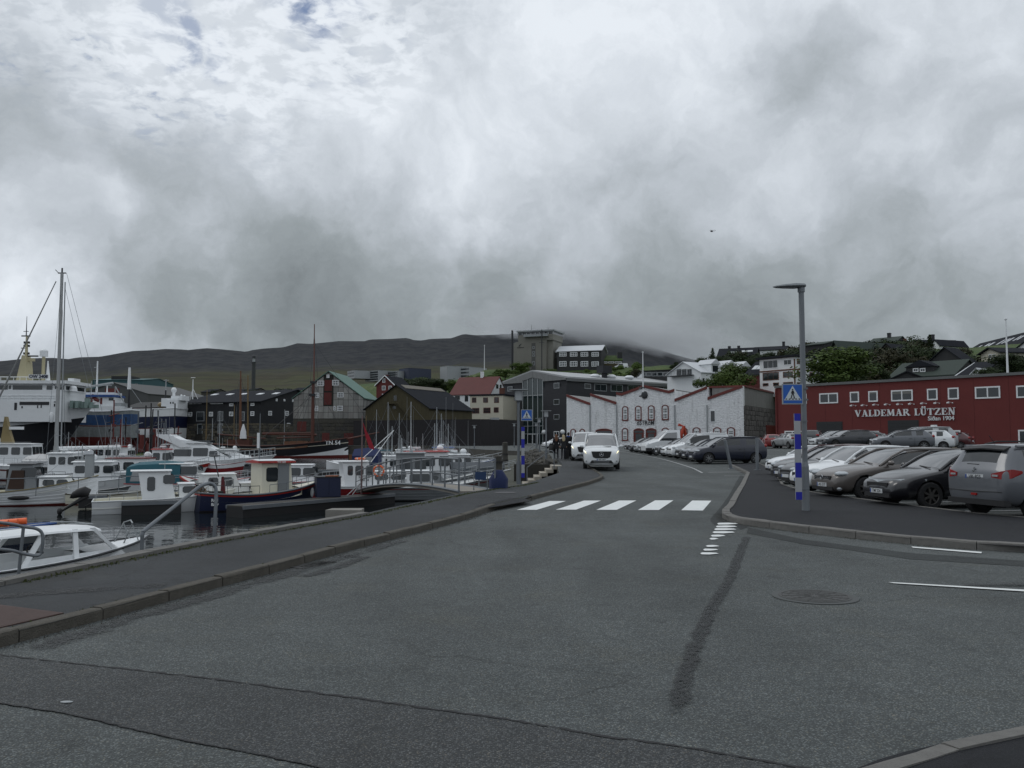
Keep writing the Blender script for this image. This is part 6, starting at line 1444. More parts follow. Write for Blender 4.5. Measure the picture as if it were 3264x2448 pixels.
van2 = car('white_small_van', 'small white high roofed van in the far row', nose_at(11.2, 61.5, 4.4, H2), H2, 4.4, 1.80, 1.86, .95, 1.75, 4.15, .96, .76, 1.05, 1.1, color=P_WHITE, tumble=.84, group=GR2, panel_van=True)
def cc(src, x, y, L, hd, label, col, group=GR2, name=None):
 base = None
 for o in COL.objects:
  if o.parent == src and o.name.startswith('body'): base = o.data.materials[0]
 p = nose_at(x, y, L, hd); c = copy_tree(src, (*p, gz(*p) + .016), hd, label, group, mats={base: col} if col != base else None)
 if name: c.name = name
 return c
cc(hatch, 11.3, 58.9, 4.2, H2, 'dark hatchback between the dark blue hatchback and the small white van', P_BLACK)
cc(hatch, 11.3, 64.6, 4.2, H2, 'white hatchback with bright headlights left of the small white van', P_WHITE, name='white_hatchback')
cc(hatch, 11.3, 67.4, 4.2, H2, 'dark grey hatchback squeezed between white hatchback and pickup truck', P_DGREY)
cc(hatch, 11.4, 77.0, 4.2, H2, 'silver hatchback directly left of the pickup truck', P_SILVER, name='silver_hatchback')
cc(hatch, 11.5, 80.6, 4.2, H2, 'second silver car left of the pickup truck', P_SILVER, name='silver_hatchback')
cc(civ, 11.5, 84.2, 4.25, H2, 'dark silver car third to the left of the pickup truck', P_DGREY, name='grey_hatchback')
cc(hatch, 11.6, 88.0, 4.2, H2, 'dark nosed car at the left end of the far row', P_BLACK)
cc(hatch, 19.0, 97, 4.2, R(80), 'grey hatchback with red tail lights facing away at the left end of the row', P_DGREY, name='grey_hatchback')
GR3 = 'cars parked in front of the modern building'
for i, (x, y, col, lb) in enumerate([(4.2, 116, P_WHITE, 'white car at the left end of the group behind the walkers'), (5.2, 120, P_BLACK, 'black car second from the left behind the walkers'), (6.0, 114, P_WHITE, 'white car partly hidden by the blonde walker'), (7.4, 112, P_NAVY, 'dark blue car hidden by the man in black'), (8.4, 106, P_RED, 'red car between the man in black and the rear van'), (6.8, 121, P_RED, 'red roofed car farthest back behind the walkers')]):
 cc(hatch, x, y, 4.2, R(200), lb, col, GR3, name={P_WHITE: 'white_hatchback', P_RED: 'red_hatchback'}.get(col))
GR4 = 'cars parked in the back rows by the red building'
HB = R(15)
def cpx(src, u, v, Y, hd, label, col, name=None, z=None):
 x = (u - 1632) / FL * Y; base = None
 for o in COL.objects:
  if o.parent == src and o.name.startswith('body'): base = o.data.materials[0]
 z = zpx(v, Y) if z is None else z
 c = copy_tree(src, (x, Y, z), hd, label, GR4, mats={base: col} if col != base else None)
 if name: c.name = name
 return c
sedan = car('silver_saloon', 'silver saloon car with its boot towards us near the red building corner', ((2512 - 1632) / FL * 84, 84), R(100), 4.6, 1.8, 1.44, 1.3, 2.15, 3.5, .82, .68, .94, 1.0, deck=(.85, 1.04), color=P_SILVER, group=GR4)
cpx(hatch, 2457, 1430, 88, R(80), 'red hatchback facing away beside the dark stone wall', P_RED, 'red_hatchback')
cpx(hatch, 2592, 1421, 80, R(60), 'dark car with a red tail light right of the silver saloon', P_DGREY)
cpx(aur, 2655, 1429, 74, R(190), 'silver and red tailed estate behind the maroon car', P_SILVER, 'silver_estate')
cpx(ave, 2696, 1428, 70, R(190), 'dark estate car in the back row left of centre', P_DGREY, 'dark_estate')
cpx(sedan, 2775, 1424, 78, R(5), 'silver saloon half hidden behind the dark grey hatchback', P_SILVER)
cpx(hatch, 2870, 1434, 62, R(168), 'dark grey five door hatchback in the middle of the back row', P_GREY, 'grey_hatchback')
cpx(aur, 2945, 1434, 66, R(150), 'white hatchback tail peeping out behind the dark grey hatchback', P_WHITE)
sv = cpx(mpv, 2935, 1432, 68, R(172), 'silver people carrier with a white roof sign', P_SILVER, 'silver_people_carrier')
sv.scale = (1.08, 1.05, 1.08)
MB().box(-1.0, -.75, -.32, .32, 1.64, 1.78).ob('roof_sign', WHITE, sv)
cpx(hatch, 3012, 1432, 74, R(140), 'dark red small car at the right end of the back row', P_DRED, 'red_hatchback')
c = copy_tree(van2, (*[(1980 - 1632) / FL * 262, 262], zpx(1177, 262)), R(182), 'white van parked on the grass mound beside the turf roofed house', None);
if 'group' in c: del c['group']
PX, PY = nose_at(10.9, 71.5, 5.6, H2)
pk = thing('white_pickup_truck', 'white cab pickup truck with an orange crane arm and yellow side board', 'pickup truck', (PX, PY, gz(PX, PY) + .016), H2, None)
b_ = MB(); b_.loft([[(x, y * s_, z) for s_, y, z in ((1, w_ * .9, zb_), (1, w_, zb_ + .2), (1, w_, zs_), (1, w_ * .80, zt_), (-1, w_ * .80, zt_), (-1, w_, zs_), (-1, w_, zb_ + .2), (-1, w_ * .9, zb_))] for x, w_, zb_, zs_, zt_ in ((2.8, .75, .4, .70, .78), (2.7, .92, .35, .9, 1.0), (1.95, .98, .35, 1.12, 1.25), (1.75, .98, .35, 1.15, 1.32), (.95, .98, .35, 1.3, 2.02), (.5, .98, .35, 1.3, 2.10), (-.1, .98, .35, 1.3, 2.10))])
b_.ob('cab', P_WHITE, pk)
for s_ in (-1, 1): MB().prism([(1.65, 1.22), (1.0, 1.85), (.2, 1.9), (.2, 1.22)], s_ * .97 - .02, s_ * .97 + .02).ob('side_window', CARGLASS, pk)
MB().add([(1.72, -.8, 1.36), (1.72, .8, 1.36), (1.0, .72, 2.0), (1.0, -.72, 2.0)], [(0, 1, 2, 3)]).ob('windscreen', CARGLASS, pk)
MB().box(-2.8, -.15, -1.0, 1.0, .62, .78).ob('load_bed', TRIM, pk); MB().box(-2.8, -.6, -1.02, -.98, .78, 1.25).box(-2.8, -.6, .98, 1.02, .78, 1.25).ob('side_board', pbr('yellow_board', (.42, .36, .10), .6), pk)
MB().box(-2.6, -.8, -.9, .9, 1.25, 1.6).ob('load_cover', TRIM, pk)
MB().tube([(-.35, .3, .8), (-.35, .3, 1.7)], .12, 6).tube([(-.35, .3, 1.6), (-.6, .3, 2.4), (-.2, .1, 2.55)], .14, 6).tube([(-.6, .3, 2.4), (-1.0, -.2, 1.0)], .13, 6).ob('crane_arm', pbr('orange_red_arm', (.42, .05, .02), .5), pk)
MB().box(2.3, 2.78, -.98, .98, .35, .62).ob('bumper', TRIM, pk)
for s_ in (-1, 1):
 MB().ell((2.55, s_ * .75, .92), (.16, .16, .13), 10, 6).ob('headlight', LENS, pk, True)
 for x in (1.95, -1.75): wheel(pk, x, s_ * .86, .35, s_)
H3 = R(-93)
def big_van(label, x, y, hd, name, lit, sc=1.0):
 V = car(name, label, (x, y), hd, 5.1, 1.93, 1.92, .95, 1.62, 4.9, 1.12, .95, 1.14, 1.16, color=P_WHITE, tumble=.80, r=.34, cat='van', head=False, grille=False, plates=False, screen=.3, zb=.22)
 xf = 5.1 / 2
 return V, xf
V, xf = big_van('white van with a large black grille and round star badge, headlights lit, on the road', (1917 - 1632) / FL * 46.5, 47.0, R(-95), 'white_van', LITY)
MB().prismx([(-.52, .96), (.52, .96), (.44, .66), (.30, .60), (-.30, .60), (-.44, .66)], xf - .25, xf + .005).ob('grille', TRIM, V)
mb = MB(); mb.torus((xf + .015, 0, .80), .105, .012, 'x', 24, 6)
for a in (90, 210, 330): mb.tube([(xf + .02, 0, .80), (xf + .02, .10 * math.cos(R(a)), .80 + .10 * math.sin(R(a)))], .016, 4, .006)
mb.ob('star_badge', CHROME, V)
MB().prismx([(-.62, .34), (.62, .34), (.50, .50), (-.50, .50)], xf - .2, xf + .0).ob('air_intake', TRIM, V)
for i in range(3): MB().box(xf - .01, xf + .008, -.40, .40, .375 + i * .04, .385 + i * .04).ob('intake_bar', LGREY, V)
plate(V, xf + .012, .535, 'RIS 003', 1)
for s_ in (-1, 1):
 mb = MB(); mb.loft([[(xf - .10, s_ * .60, .78), (xf - .08, s_ * .58, .70), (xf - .06, s_ * .64, .69), (xf - .09, s_ * .68, .76)], [(xf - .24, s_ * .78, .98), (xf - .16, s_ * .80, .82), (xf - .15, s_ * .84, .84), (xf - .24, s_ * .83, 1.0)], [(xf - .42, s_ * .88, 1.08), (xf - .36, s_ * .92, .96), (xf - .38, s_ * .94, .98), (xf - .44, s_ * .90, 1.09)]])
 mb.ob('headlight', LENS, V)
 MB().tube([(xf - .06, s_ * .61, .735), (xf - .11, s_ * .76, .83), (xf - .22, s_ * .88, .985)], .022, 6).ob('headlight_strip', LITY, V)
 MB().ell((xf - .12, s_ * .74, .46), (.05, .10, .05), 8, 5).ob('fog_lamp', LGREY, V)
V2 = copy_tree(V, ((1869 - 1632) / FL * 56, 57.0, gz(4, 57) + .016), R(-95), 'second white van half hidden behind the first van, one yellow headlight lit')
V2.name = 'white_van.001'
V2.scale = (.94, .95, 1.0)
def person(label, x, y, hd, h, coat, hair, hairlen, legs, coatlen=.5, z=None, scarf=None, bag=False, stride=.12):
 T = thing('person', label, 'person', (x, y, (gz(x, y) + PH) if z is None else z), hd)
 s = h / 1.75
 J = {'pel': (0, 0, .95, .13), 'wai': (0, 0, 1.10, .125), 'che': (0, 0, 1.30, .15), 'nec': (0, 0, 1.48, .055), 'hed': (.01, 0, 1.60, .085), 'top': (0, 0, 1.69, .06)}
 E = [('pel', 'wai'), ('wai', 'che'), ('che', 'nec'), ('nec', 'hed'), ('hed', 'top')]
 for i, q in enumerate((1, -1)):
  n = str(i); st = stride * q
  J.update({'sh' + n: (0, q * .17, 1.42, .065), 'el' + n: (-.02 - st * .5, q * .23, 1.15, .048), 'wr' + n: (.04 - st, q * .23, .92, .033), 'ha' + n: (.06 - st, q * .23, .83, .036),
                  'hi' + n: (0, q * .09, .90, .095), 'kn' + n: (st * .5 + .02, q * .10, .50, .062), 'an' + n: (st, q * .10, .10, .045), 'to' + n: (st + .16, q * .12, .035, .035)})
  E += [('che', 'sh' + n), ('sh' + n, 'el' + n), ('el' + n, 'wr' + n), ('wr' + n, 'ha' + n), ('pel', 'hi' + n), ('hi' + n, 'kn' + n), ('kn' + n, 'an' + n), ('an' + n, 'to' + n)]
 ks = list(J); me = bpy.data.meshes.new('body'); me.from_pydata([Vector(J[k][:3]) * s for k in ks], [(ks.index(a), ks.index(b)) for a, b in E], [])
 o = bpy.data.objects.new('tmp', me); COL.objects.link(o); m_ = o.modifiers.new('skin', 'SKIN'); m_.use_smooth_shade = True
 for k, sv_ in zip(ks, me.skin_vertices[0].data): sv_.radius = (J[k][3] * s, J[k][3] * s)
 me.skin_vertices[0].data[0].use_root = True
 u = o.modifiers.new('s', 'SUBSURF'); u.levels = 2; u.render_levels = 2
 ev = bpy.data.meshes.new_from_object(o.evaluated_get(bpy.context.evaluated_depsgraph_get())); bpy.data.objects.remove(o)
 ev.materials.clear(); ev.materials.append(legs); ev.materials.append(pbr('skin', (.42, .26, .19), .6)); ev.materials.append(coat)
 for p in ev.polygons:
  c = p.center / s
  p.material_index = 1 if c.z > 1.47 or (abs(c.y) > .17 and c.z < .93 and c.z > .74) else (2 if c.z > .92 or (abs(c.y) > .17 and c.z > .7) else 0); p.use_smooth = True
 link('body', ev, None, T)
 mb = MB(); n = 14; rings = []
 for zz, rx, ry in ((.95 - coatlen, .15, .20), (.95, .14, .185), (1.10, .125, .16), (1.30, .14, .205), (1.42, .10, .18), (1.49, .06, .07)):
  rings.append([(rx * math.cos(2 * math.pi * i / n) * s, ry * math.sin(2 * math.pi * i / n) * s, zz * s) for i in range(n)])
 mb.loft(rings, caps=False); mb.ob('coat', coat, T, True)
 mb = MB(); mb.ell((-.01 * s, 0, 1.63 * s), (.105 * s, .092 * s, .105 * s), 12, 8)
 if hairlen:
  mb.loft([[(-.05 * s - a * s + .05 * s * math.cos(2 * math.pi * i / 10), b_ * s * math.sin(2 * math.pi * i / 10), zz * s) for i in range(10)] for zz, a, b_ in ((1.66, .02, .09), (1.52, .05, .10), (1.38, .075, .11), (1.66 - hairlen, .08, .06))])
 mb.ob('hair', hair, T, True)
 mb = MB()
 for q in (-1, 1): mb.ell((.095 * s, q * .035 * s, 1.60 * s), (.012, .012, .012), 6, 5)
 mb.ob('eyes', TRIM, T); MB().ell((.105 * s, 0, 1.575 * s), (.018, .014, .022), 6, 5).ob('nose', MATS['skin'], T)
 if scarf: MB().torus((0, 0, 1.46 * s), .085 * s, .035 * s, 'z', 16, 8).ob('scarf', scarf, T, True)
 if bag:
  g_ = MB(); g_.loft([[(x_ + ex * math.cos(2 * math.pi * i / 10), y_ + ey * math.sin(2 * math.pi * i / 10), zz) for i in range(10)] for zz, ex, ey, x_, y_ in ((.45, .10, .14, 0, 0), (.6, .13, .18, 0, 0), (.85, .11, .16, 0, 0), (.95, .05, .10, 0, 0))]); g_.tube([(0, .1, .9), (.02, .05, 1.35), (0, -.1, .9)], .015, 5)
  w_ = g_.ob('shoulder_bag', TRIM, None, True, label='dark shoulder bag hanging from the red haired walker', cat='bag'); w_.location = (x - .32, y - .1, (gz(x, y) + PH)); w_.rotation_euler = (0, 0, hd)
 return T
COATB = pbr('black_coat', (.010, .010, .013), .9); COATG = pbr('charcoal_coat', (.018, .018, .021), .9); JEAN = pbr('dark_trousers', (.010, .011, .016), .9)
person('woman with long red brown hair in a dark coat walking away at the left', 2.98, 58.0, R(95), 1.70, COATB, pbr('auburn_hair', (.13, .055, .025), .7), .42, JEAN, .25, bag=True)
person('blonde woman in a dark jacket and trousers walking away in the middle', 3.40, 56.8, R(92), 1.68, COATG, pbr('blonde_hair', (.42, .34, .20), .7), .38, JEAN, .12)
person('man in a long black coat with a bright blue scarf walking away at the right', 3.78, 57.6, R(88), 1.84, COATB, pbr('dark_hair', (.02, .016, .013), .8), 0, COATB, .75, scarf=pbr('blue_scarf', (.02, .09, .32), .9))
bg_ = MB().box(-.18, .18, -.14, .14, .05, .62).tube([(-.1, 0, .62), (-.1, 0, .95), (.1, 0, .95), (.1, 0, .62)], .012, 5)
bg_ = bg_.ob('black_suitcase', TRIM, None, label='small black wheeled suitcase on the ground beside the man in black', cat='suitcase'); bg_.location = (3.62, 57.3, gz(3.8, 57.3) + PH)
BW = pbr('boat_white', (.74, .76, .77), .35, var=.05, scale=.8, dirt=.08); BCREAM = pbr('boat_cream', (.66, .64, .53), .4, var=.05)
DECKG = pbr('boat_deck', (.46, .47, .46), .7, var=.12); GREYH = pbr('boat_grey', (.20, .215, .225), .4, var=.08); GCOV = pbr('grey_canvas', (.085, .095, .105), .9)
CLEAR = bpy.data.materials.new('clear_pane'); CLEAR.use_nodes = True
b = CLEAR.node_tree.nodes['Principled BSDF']; b.inputs['Base Color'].default_value = (.05, .06, .065, 1); b.inputs['Roughness'].default_value = .05; b.inputs['Alpha'].default_value = .2
PLASTIC = bpy.data.materials.new('clear_plastic'); PLASTIC.use_nodes = True
b = PLASTIC.node_tree.nodes['Principled BSDF']; b.inputs['Base Color'].default_value = (.45, .46, .47, 1); b.inputs['Roughness'].default_value = .3; b.inputs['Alpha'].default_value = .55
class Boat:
 def __init__(s, name, label, x, y, hd, L, B, st=.6, mid=.55, bow=.95, hull=None, bottom=None, stripe=None, deck=None, transom=.8, rake=.10, clinker=0, drop=.35, foredeck=.62, rail=None, draft=.35, group=None, keelred=.08, cat='boat', railr=.03, pbow=1.5, z=WZ, vstem=False):
  s.L, s.B, s.st, s.mid, s.bow, s.tr, s.rake, s.pb = L, B, st, mid, bow, transom, rake, pbow
  s.r = thing(name, label, cat, (x, y, z), hd, group); s.hd = hd; s.vs = vstem
  hull = hull or BW; n = 18; ts = [i / n for i in range(n + 1)]
  lv = [(-1, .0), (-.8, .55)] + [(0, .0)] ;
  ss = [0] + [(i + 1) / (clinker or 5) for i in range(clinker or 5)]
  def ring(t, lo, hi, step):
   out = []
   for q, s_ in enumerate(ss):
    out.append(s.P(t, s_, extra=(.014 if clinker and 0 < q < len(ss) - 1 else 0)))
    if clinker and 0 < q < len(ss) - 1: out.append(s.P(t, s_ + .012, extra=-.012))
   return out
  for nm, mt in (('hull', hull),):
   mb = MB()
   for sg in (1, -1):
    rings = [[(p.x, sg * p.y, p.z) for p in ring(t, 0, 1, 0)] for t in ts]; m_ = len(rings[0]); o = len(mb.v)
    mb.add([p for r_ in rings for p in r_], [(a * m_ + i, a * m_ + i + 1, (a + 1) * m_ + i + 1, (a + 1) * m_ + i) for a in range(n) for i in range(m_ - 1)])
   if transom > .05:
    r0 = ring(0, 0, 1, 0); mb.add([tuple(p) for p in r0] + [(p.x, -p.y, p.z) for p in reversed(r0)], [tuple(range(2 * len(r0)))])
   mb.ob('hull', hull, s.r, clinker == 0)
  mb = MB()
  for sg in (1, -1):
   rings = []
   for t in ts:
    p = s.P(t, .0, extra=.004); p1 = s.P(t, keelred, extra=.005); e = (1 - t ** 4)
    rings.append([(p1.x, sg * p1.y, p1.z), (p.x, sg * p.y, p.z), (p.x - .1 * t, sg * p.y * .7, -draft * .6 * e), (p.x - .2 * t, 0, -draft * e)])
   mb.add([p for r_ in rings for p in r_], [(a * 4 + i, a * 4 + i + 1, (a + 1) * 4 + i + 1, (a + 1) * 4 + i) for a in range(n) for i in range(3)])
  mb.ob('hull_bottom', bottom or DRED, s.r, True)
  if stripe:
   a_, b_, m_ = stripe; mb = MB()
   for sg in (1, -1):
    rings = [[(p.x + .01, sg * (p.y + .006), p.z) for p in (s.P(t, a_ + (b_ - a_) * k_ / 5, extra=.008) for k_ in range(6))] for t in ts]
    mb.add([p for r_ in rings for p in r_], [(a * 6 + i, a * 6 + i + 1, a * 6 + i + 7, a * 6 + i + 6) for a in range(n) for i in range(5)])
   if transom > .05:
    q_ = [s.P(0, a_ + (b_ - a_) * k_ / 5) for k_ in range(6)]; mb.add([(p.x - .012, p.y, p.z) for p in q_] + [(p.x - .012, -p.y, p.z) for p in reversed(q_)], [tuple(range(12))])
   mb.ob('stripe', m_, s.r)
  mb = MB()
  for sg in (1, -1): mb.tube([(s.P(t, 1).x, sg * s.P(t, 1, extra=.01).y, s.P(t, 1).z) for t in ts], railr, 6)
  if transom > .05: p = s.P(0, 1); mb.tube([p, (p.x, -p.y, p.z)], railr, 6)
  mb.ob('rub_rail', rail or hull, s.r, True)
  mb = MB(); fd = [t for t in ts if t >= foredeck]
  mb.add([q for t in fd for p in [s.P(t, 1)] for q in ((p.x, p.y - .02 if p.y > .03 else 0, p.z - .03), (p.x, 0, p.z + .04), (p.x, -p.y + .02 if p.y > .03 else 0, p.z - .03))], [(a * 3 + i, a * 3 + i + 1, a * 3 + i + 4, a * 3 + i + 3) for a in range(len(fd) - 1) for i in range(2)])
  p = s.P(foredeck, 1) if not fd else s.P(fd[0], 1); mb.add([(p.x, p.y, p.z - .03), (p.x, -p.y, p.z - .03), (p.x, -p.y, p.z - drop), (p.x, p.y, p.z - drop)], [(0, 1, 2, 3)])
  mb.ob('foredeck', deck or DECKG, s.r)
  mb = MB(); af = [t for t in ts if t <= foredeck + .06]
  mb.add([q for t in af for p in [s.P(t, 1)] for q in ((p.x, p.y * .94, p.z - drop), (p.x, -p.y * .94, p.z - drop))], [(a * 2, a * 2 + 1, a * 2 + 3, a * 2 + 2) for a in range(len(af) - 1)])
  mb.ob('cockpit_floor', deck or DECKG, s.r)
  mb = MB()
  for sg in (1, -1):     # capping of the gunwale
   mb.add([q for t in af for p in [s.P(t, 1)] for q in ((p.x, sg * p.y, p.z + .02), (p.x, sg * (p.y - .13), p.z + .02), (p.x, sg * (p.y - .13), p.z - drop))], [(a * 3 + i, a * 3 + i + 1, a * 3 + i + 4, a * 3 + i + 3) for a in range(len(af) - 1) for i in range(2)])
  mb.ob('gunwale', deck or hull, s.r)
 def sheer(s, t): return s.mid + (s.bow - s.mid) * max(0, (t - .35) / .65) ** 1.8 + (s.st - s.mid) * max(0, (.35 - t) / .35) ** 1.6
 def half(s, t):
  if t < .42: k = s.tr + (1 - s.tr) * math.sin(math.pi / 2 * (t / .42) ** (.8 if s.tr > .05 else .7))
  else: k = max(0, 1 - ((t - .42) / .58) ** (2 * s.pb * .9)) ** .85
  return s.B / 2 * k
 def P(s, t, q, extra=0):
  b_ = s.half(t); fl = .80 + .20 * q ** .8; nar = 1 - (1 - q) * .55 * max(0, (t - .55) / .45) ** 1.3; y = b_ * fl * nar + (extra if b_ > .02 else 0)
  x = t * s.L - (0 if s.vs else s.rake * s.L * (1 - q) * max(0, (t - .6) / .4) ** 1.5) + (0 if s.tr > .05 else s.rake * .5 * s.L * (1 - q) * max(0, (.25 - t) / .25) ** 1.5)
  return Vector((x, max(y, 0), s.sheer(t) * q))
 def z(s, t): return s.sheer(t)
 def cabin(s, x0, x1, w, z0, z1, rf=.3, rr=0, mat=None, roofm=None, over=.08, tum=.9, wins=(), front=2, roofth=.05, fz=(.35, .9), wmat=None, rear=False, round_=True, name='cabin', ro=None):
  mat = mat or BW; wmat = wmat or GLASS; h = w / 2; t2 = h * tum
  V = [(x0, -h, z0), (x1, -h * .96, z0), (x1, h * .96, z0), (x0, h, z0), (x0 + rr, -t2, z1), (x1 - rf, -t2 * .97, z1), (x1 - rf, t2 * .97, z1), (x0 + rr, t2, z1)]
  c = MB().hexa(V).ob(name, mat, s.r)
  for (a, b_, za, zb_) in wins:
   for sg in (-1, 1):
    f = lambda x, z_: (x, sg * (h + (t2 - h) * (z_ - z0) / (z1 - z0) + .012), z_)
    Z0, Z1 = z0 + (z1 - z0) * za, z0 + (z1 - z0) * zb_; sk = 0
    if b_ > .97: sk = rf * (Z1 - z0) / (z1 - z0)
    xa, xb = x0 + (x1 - x0) * a, x0 + (x1 - x0) * min(b_, .96); r_ = min(.08, (xb - xa) * .2, (Z1 - Z0) * .3)
    pts = [(xa + r_, Z0), (xb - r_, Z0), (xb - sk * .3, Z0 + r_), (xb - sk, Z1 - r_), (xb - r_ - sk, Z1), (xa + r_, Z1), (xa, Z1 - r_), (xa, Z0 + r_)]
    out = [f(*p) for p in pts]; inn = [(p[0], p[1] - sg * .02, p[2]) for p in out]
    MB().add(out + inn, [tuple(range(8))] + [(i, (i + 1) % 8, (i + 1) % 8 + 8, i + 8) for i in range(8)]).ob('side_window', wmat, c)
  for i in range(front):
   wd = 2 * h * .90 / front; ya = -h * .90 + i * wd + .03; yb = ya + wd - .06
   def g(y, q): k = (h + (t2 - h) * q) / h; return (x1 - rf * q + .012, y * k, z0 + (z1 - z0) * q)
   MB().hexa([g(ya, fz[0]), g(yb, fz[0]), g(yb, fz[1]), g(ya, fz[1])] + [(p[0] - .02, p[1], p[2]) for p in (g(ya, fz[0]), g(yb, fz[0]), g(yb, fz[1]), g(ya, fz[1]))]).ob('front_window', wmat, c)
  if rear: MB().box(x0 - .012, x0 + .01, -h * .3, h * .3, z0 + .05, z1 - .12).ob('cabin_door', wmat, c)
  o0, o1 = (over, over) if ro is None else ro
  MB().loft([[(x, y * k, zz) for y, zz in ((-1, z1), (-1, z1 + roofth * .7), (-.5, z1 + roofth * 1.2), (0, z1 + roofth * 1.5), (.5, z1 + roofth * 1.2), (1, z1 + roofth * .7), (1, z1))] for x, k in ((x0 + rr - o0, t2 + over * .8), (x0 + rr + .2, t2 + over), (x1 - rf - .1, t2 + over), (x1 - rf + o1, t2 * .9 + over * .5))]).ob('cabin_roof', roofm or mat, s.r)
  return c
 def railing(s, t0, t1, h, n=6, mat=None, mid=True, sides=(1, -1), r=.016):
  mb = MB();
  for sg in sides:
   top, md = [], []
   for i in range(n + 1):
    t = t0 + (t1 - t0) * i / n; p = s.P(t, 1); y = sg * max(p.y - .06, 0); mb.tube([(p.x, y, p.z), (p.x, y, p.z + h)], r * .8, 5); top.append((p.x, y, p.z + h)); md.append((p.x, y, p.z + h * .5))
   mb.tube(top, r, 5);
   if mid: mb.tube(md, r * .7, 5)
  mb.ob('guard_rail', mat or GREYM, s.r)
 def mast(s, x, z0, z1, r=.04, mat=None, y=0, top=None): MB().tube([(x, y, z0), (x, y, z1)], r, 8, r * .55).ob('mast', mat or LGREY, s.r)
 def whip(s, x, y, z0, h, lean=0): MB().tube([(x, y, z0), (x + lean, y, z0 + h)], .014, 5, .006).ob('aerial', LGREY, s.r)
 def radar(s, x, z, k=.3): MB().cyl((x, 0), z, z + k * .45, k, k * .92, 14).ob('radar', BW, s.r)
 def dome(s, x, y, z, k=.25): MB().cyl((x, y), z, z + k * .6, k * .55, k, 12).ell((x, y, z + k * .8), (k, k, k * .9), 12, 8).ob('radar_dome', BW, s.r, True)
 def fender(s, t, sg, col=None): p = s.P(t, .6); MB().ell((p.x, sg * (p.y + .12), p.z), (.10, .10, .26), 8, 7).ob('fender', col or BW, s.r, True)
def bpos(u, v, z=WZ): return G(u, v, z)
RAD = math.radians
def lifebuoy(p, rot, label, k=.36):
 T = thing('lifebuoy', label, 'lifebuoy', p); T.rotation_euler = rot
 MB().torus((0, 0, 0), k, k * .2, 'y', 28, 8).ob('ring', ORANGE, T, True)
 mb = MB()
 for i in range(4):
  a = i * math.pi / 2 + .4; mb.torus((0, 0, 0), k, k * .215, 'y', 6, 8, a - .14, a + .14)
 mb.ob('band', pbr('pale_band', (.55, .45, .38), .7), T, True); return T
B = Boat('cabin_boat', 'white open backed cabin boat moored closest, with clear windows and dark red bottom', -13.85, 17.9, RAD(56), 7.0, 2.3, .70, .60, .95, hull=BW, bottom=DRED, keelred=.22, deck=BW, drop=.42, foredeck=.70, rail=DGREY, transom=.82, pbow=1.35)
n0_ = set(COL.objects)
w = .86; z0, z1 = .62, 1.58
def strip(B, pts, th, mat, nm, wd=.05):
 mb = MB(); mb.tube(pts, wd, 5); return mb.ob(nm, mat, B.r)
mb = MB()
for sg in (-1, 1):
 y0, y1 = sg * .92, sg * .70
 mb.hexa([(2.55, y0 - .03, .60), (5.25, y0 * .80 - .03, .70), (5.25, y0 * .80 + .03, .70), (2.55, y0 + .03, .60), (2.75, y0 * .97 - .03, .86), (5.05, y0 * .80 - .03, .92), (5.05, y0 * .80 + .03, .92), (2.75, y0 * .97 + .03, .86)])
 for xa, xb, ww in ((2.6, 3.15, .07), (3.85, 3.9, .06), (5.1, 4.35, .06)):
  ya = y0 * (1 if xa < 4 else .82); mb.hexa([(xa - ww, ya - .025, .7), (xa + ww, ya - .025, .7), (xa + ww, ya + .025, .7), (xa - ww, ya + .025, .7), (xb - ww, y1 - .025, z1), (xb + ww, y1 - .025, z1), (xb + ww, y1 + .025, z1), (xb - ww, y1 + .025, z1)])
mb.ob('cabin_frame', BW, B.r)
for sg in (-1, 1):
 y0, y1 = sg * .92, sg * .70
 MB().hexa([(2.75, y0 * .98 - .01, .86), (3.78, y0 * .9 - .01, .88), (3.78, y0 * .9 + .01, .88), (2.75, y0 * .98 + .01, .86), (3.15, y1 - .01, 1.5), (3.85, y1 - .01, 1.52), (3.85, y1 + .01, 1.52), (3.15, y1 + .01, 1.5)]).ob('side_window', CLEAR, B.r)
 MB().hexa([(3.97, y0 * .88 - .01, .88), (5.0, y0 * .80 - .01, .92), (5.0, y0 * .80 + .01, .92), (3.97, y0 * .88 + .01, .88), (3.97, y1 - .01, 1.52), (4.4, y1 - .01, 1.52), (4.4, y1 + .01, 1.52), (3.97, y1 + .01, 1.52)]).ob('side_window', CLEAR, B.r)
MB().hexa([(5.08, -.68, .92), (5.08, .68, .92), (5.06, .68, .90), (5.06, -.68, .90), (4.4, -.62, 1.53), (4.4, .62, 1.53), (4.38, .62, 1.51), (4.38, -.62, 1.51)]).ob('front_window', CLEAR, B.r)
MB().loft([[(x, y * k, zz + dz) for y, zz in ((-1, 0), (-.95, .05), (-.5, .11), (0, .13), (.5, .11), (.95, .05), (1, 0), (0, .04))] for x, k, dz in ((1.75, .70, 1.46), (2.2, .80, 1.50), (3.4, .80, 1.52), (4.3, .76, 1.50), (4.6, .68, 1.46))]).ob('cabin_roof', BW, B.r, True)
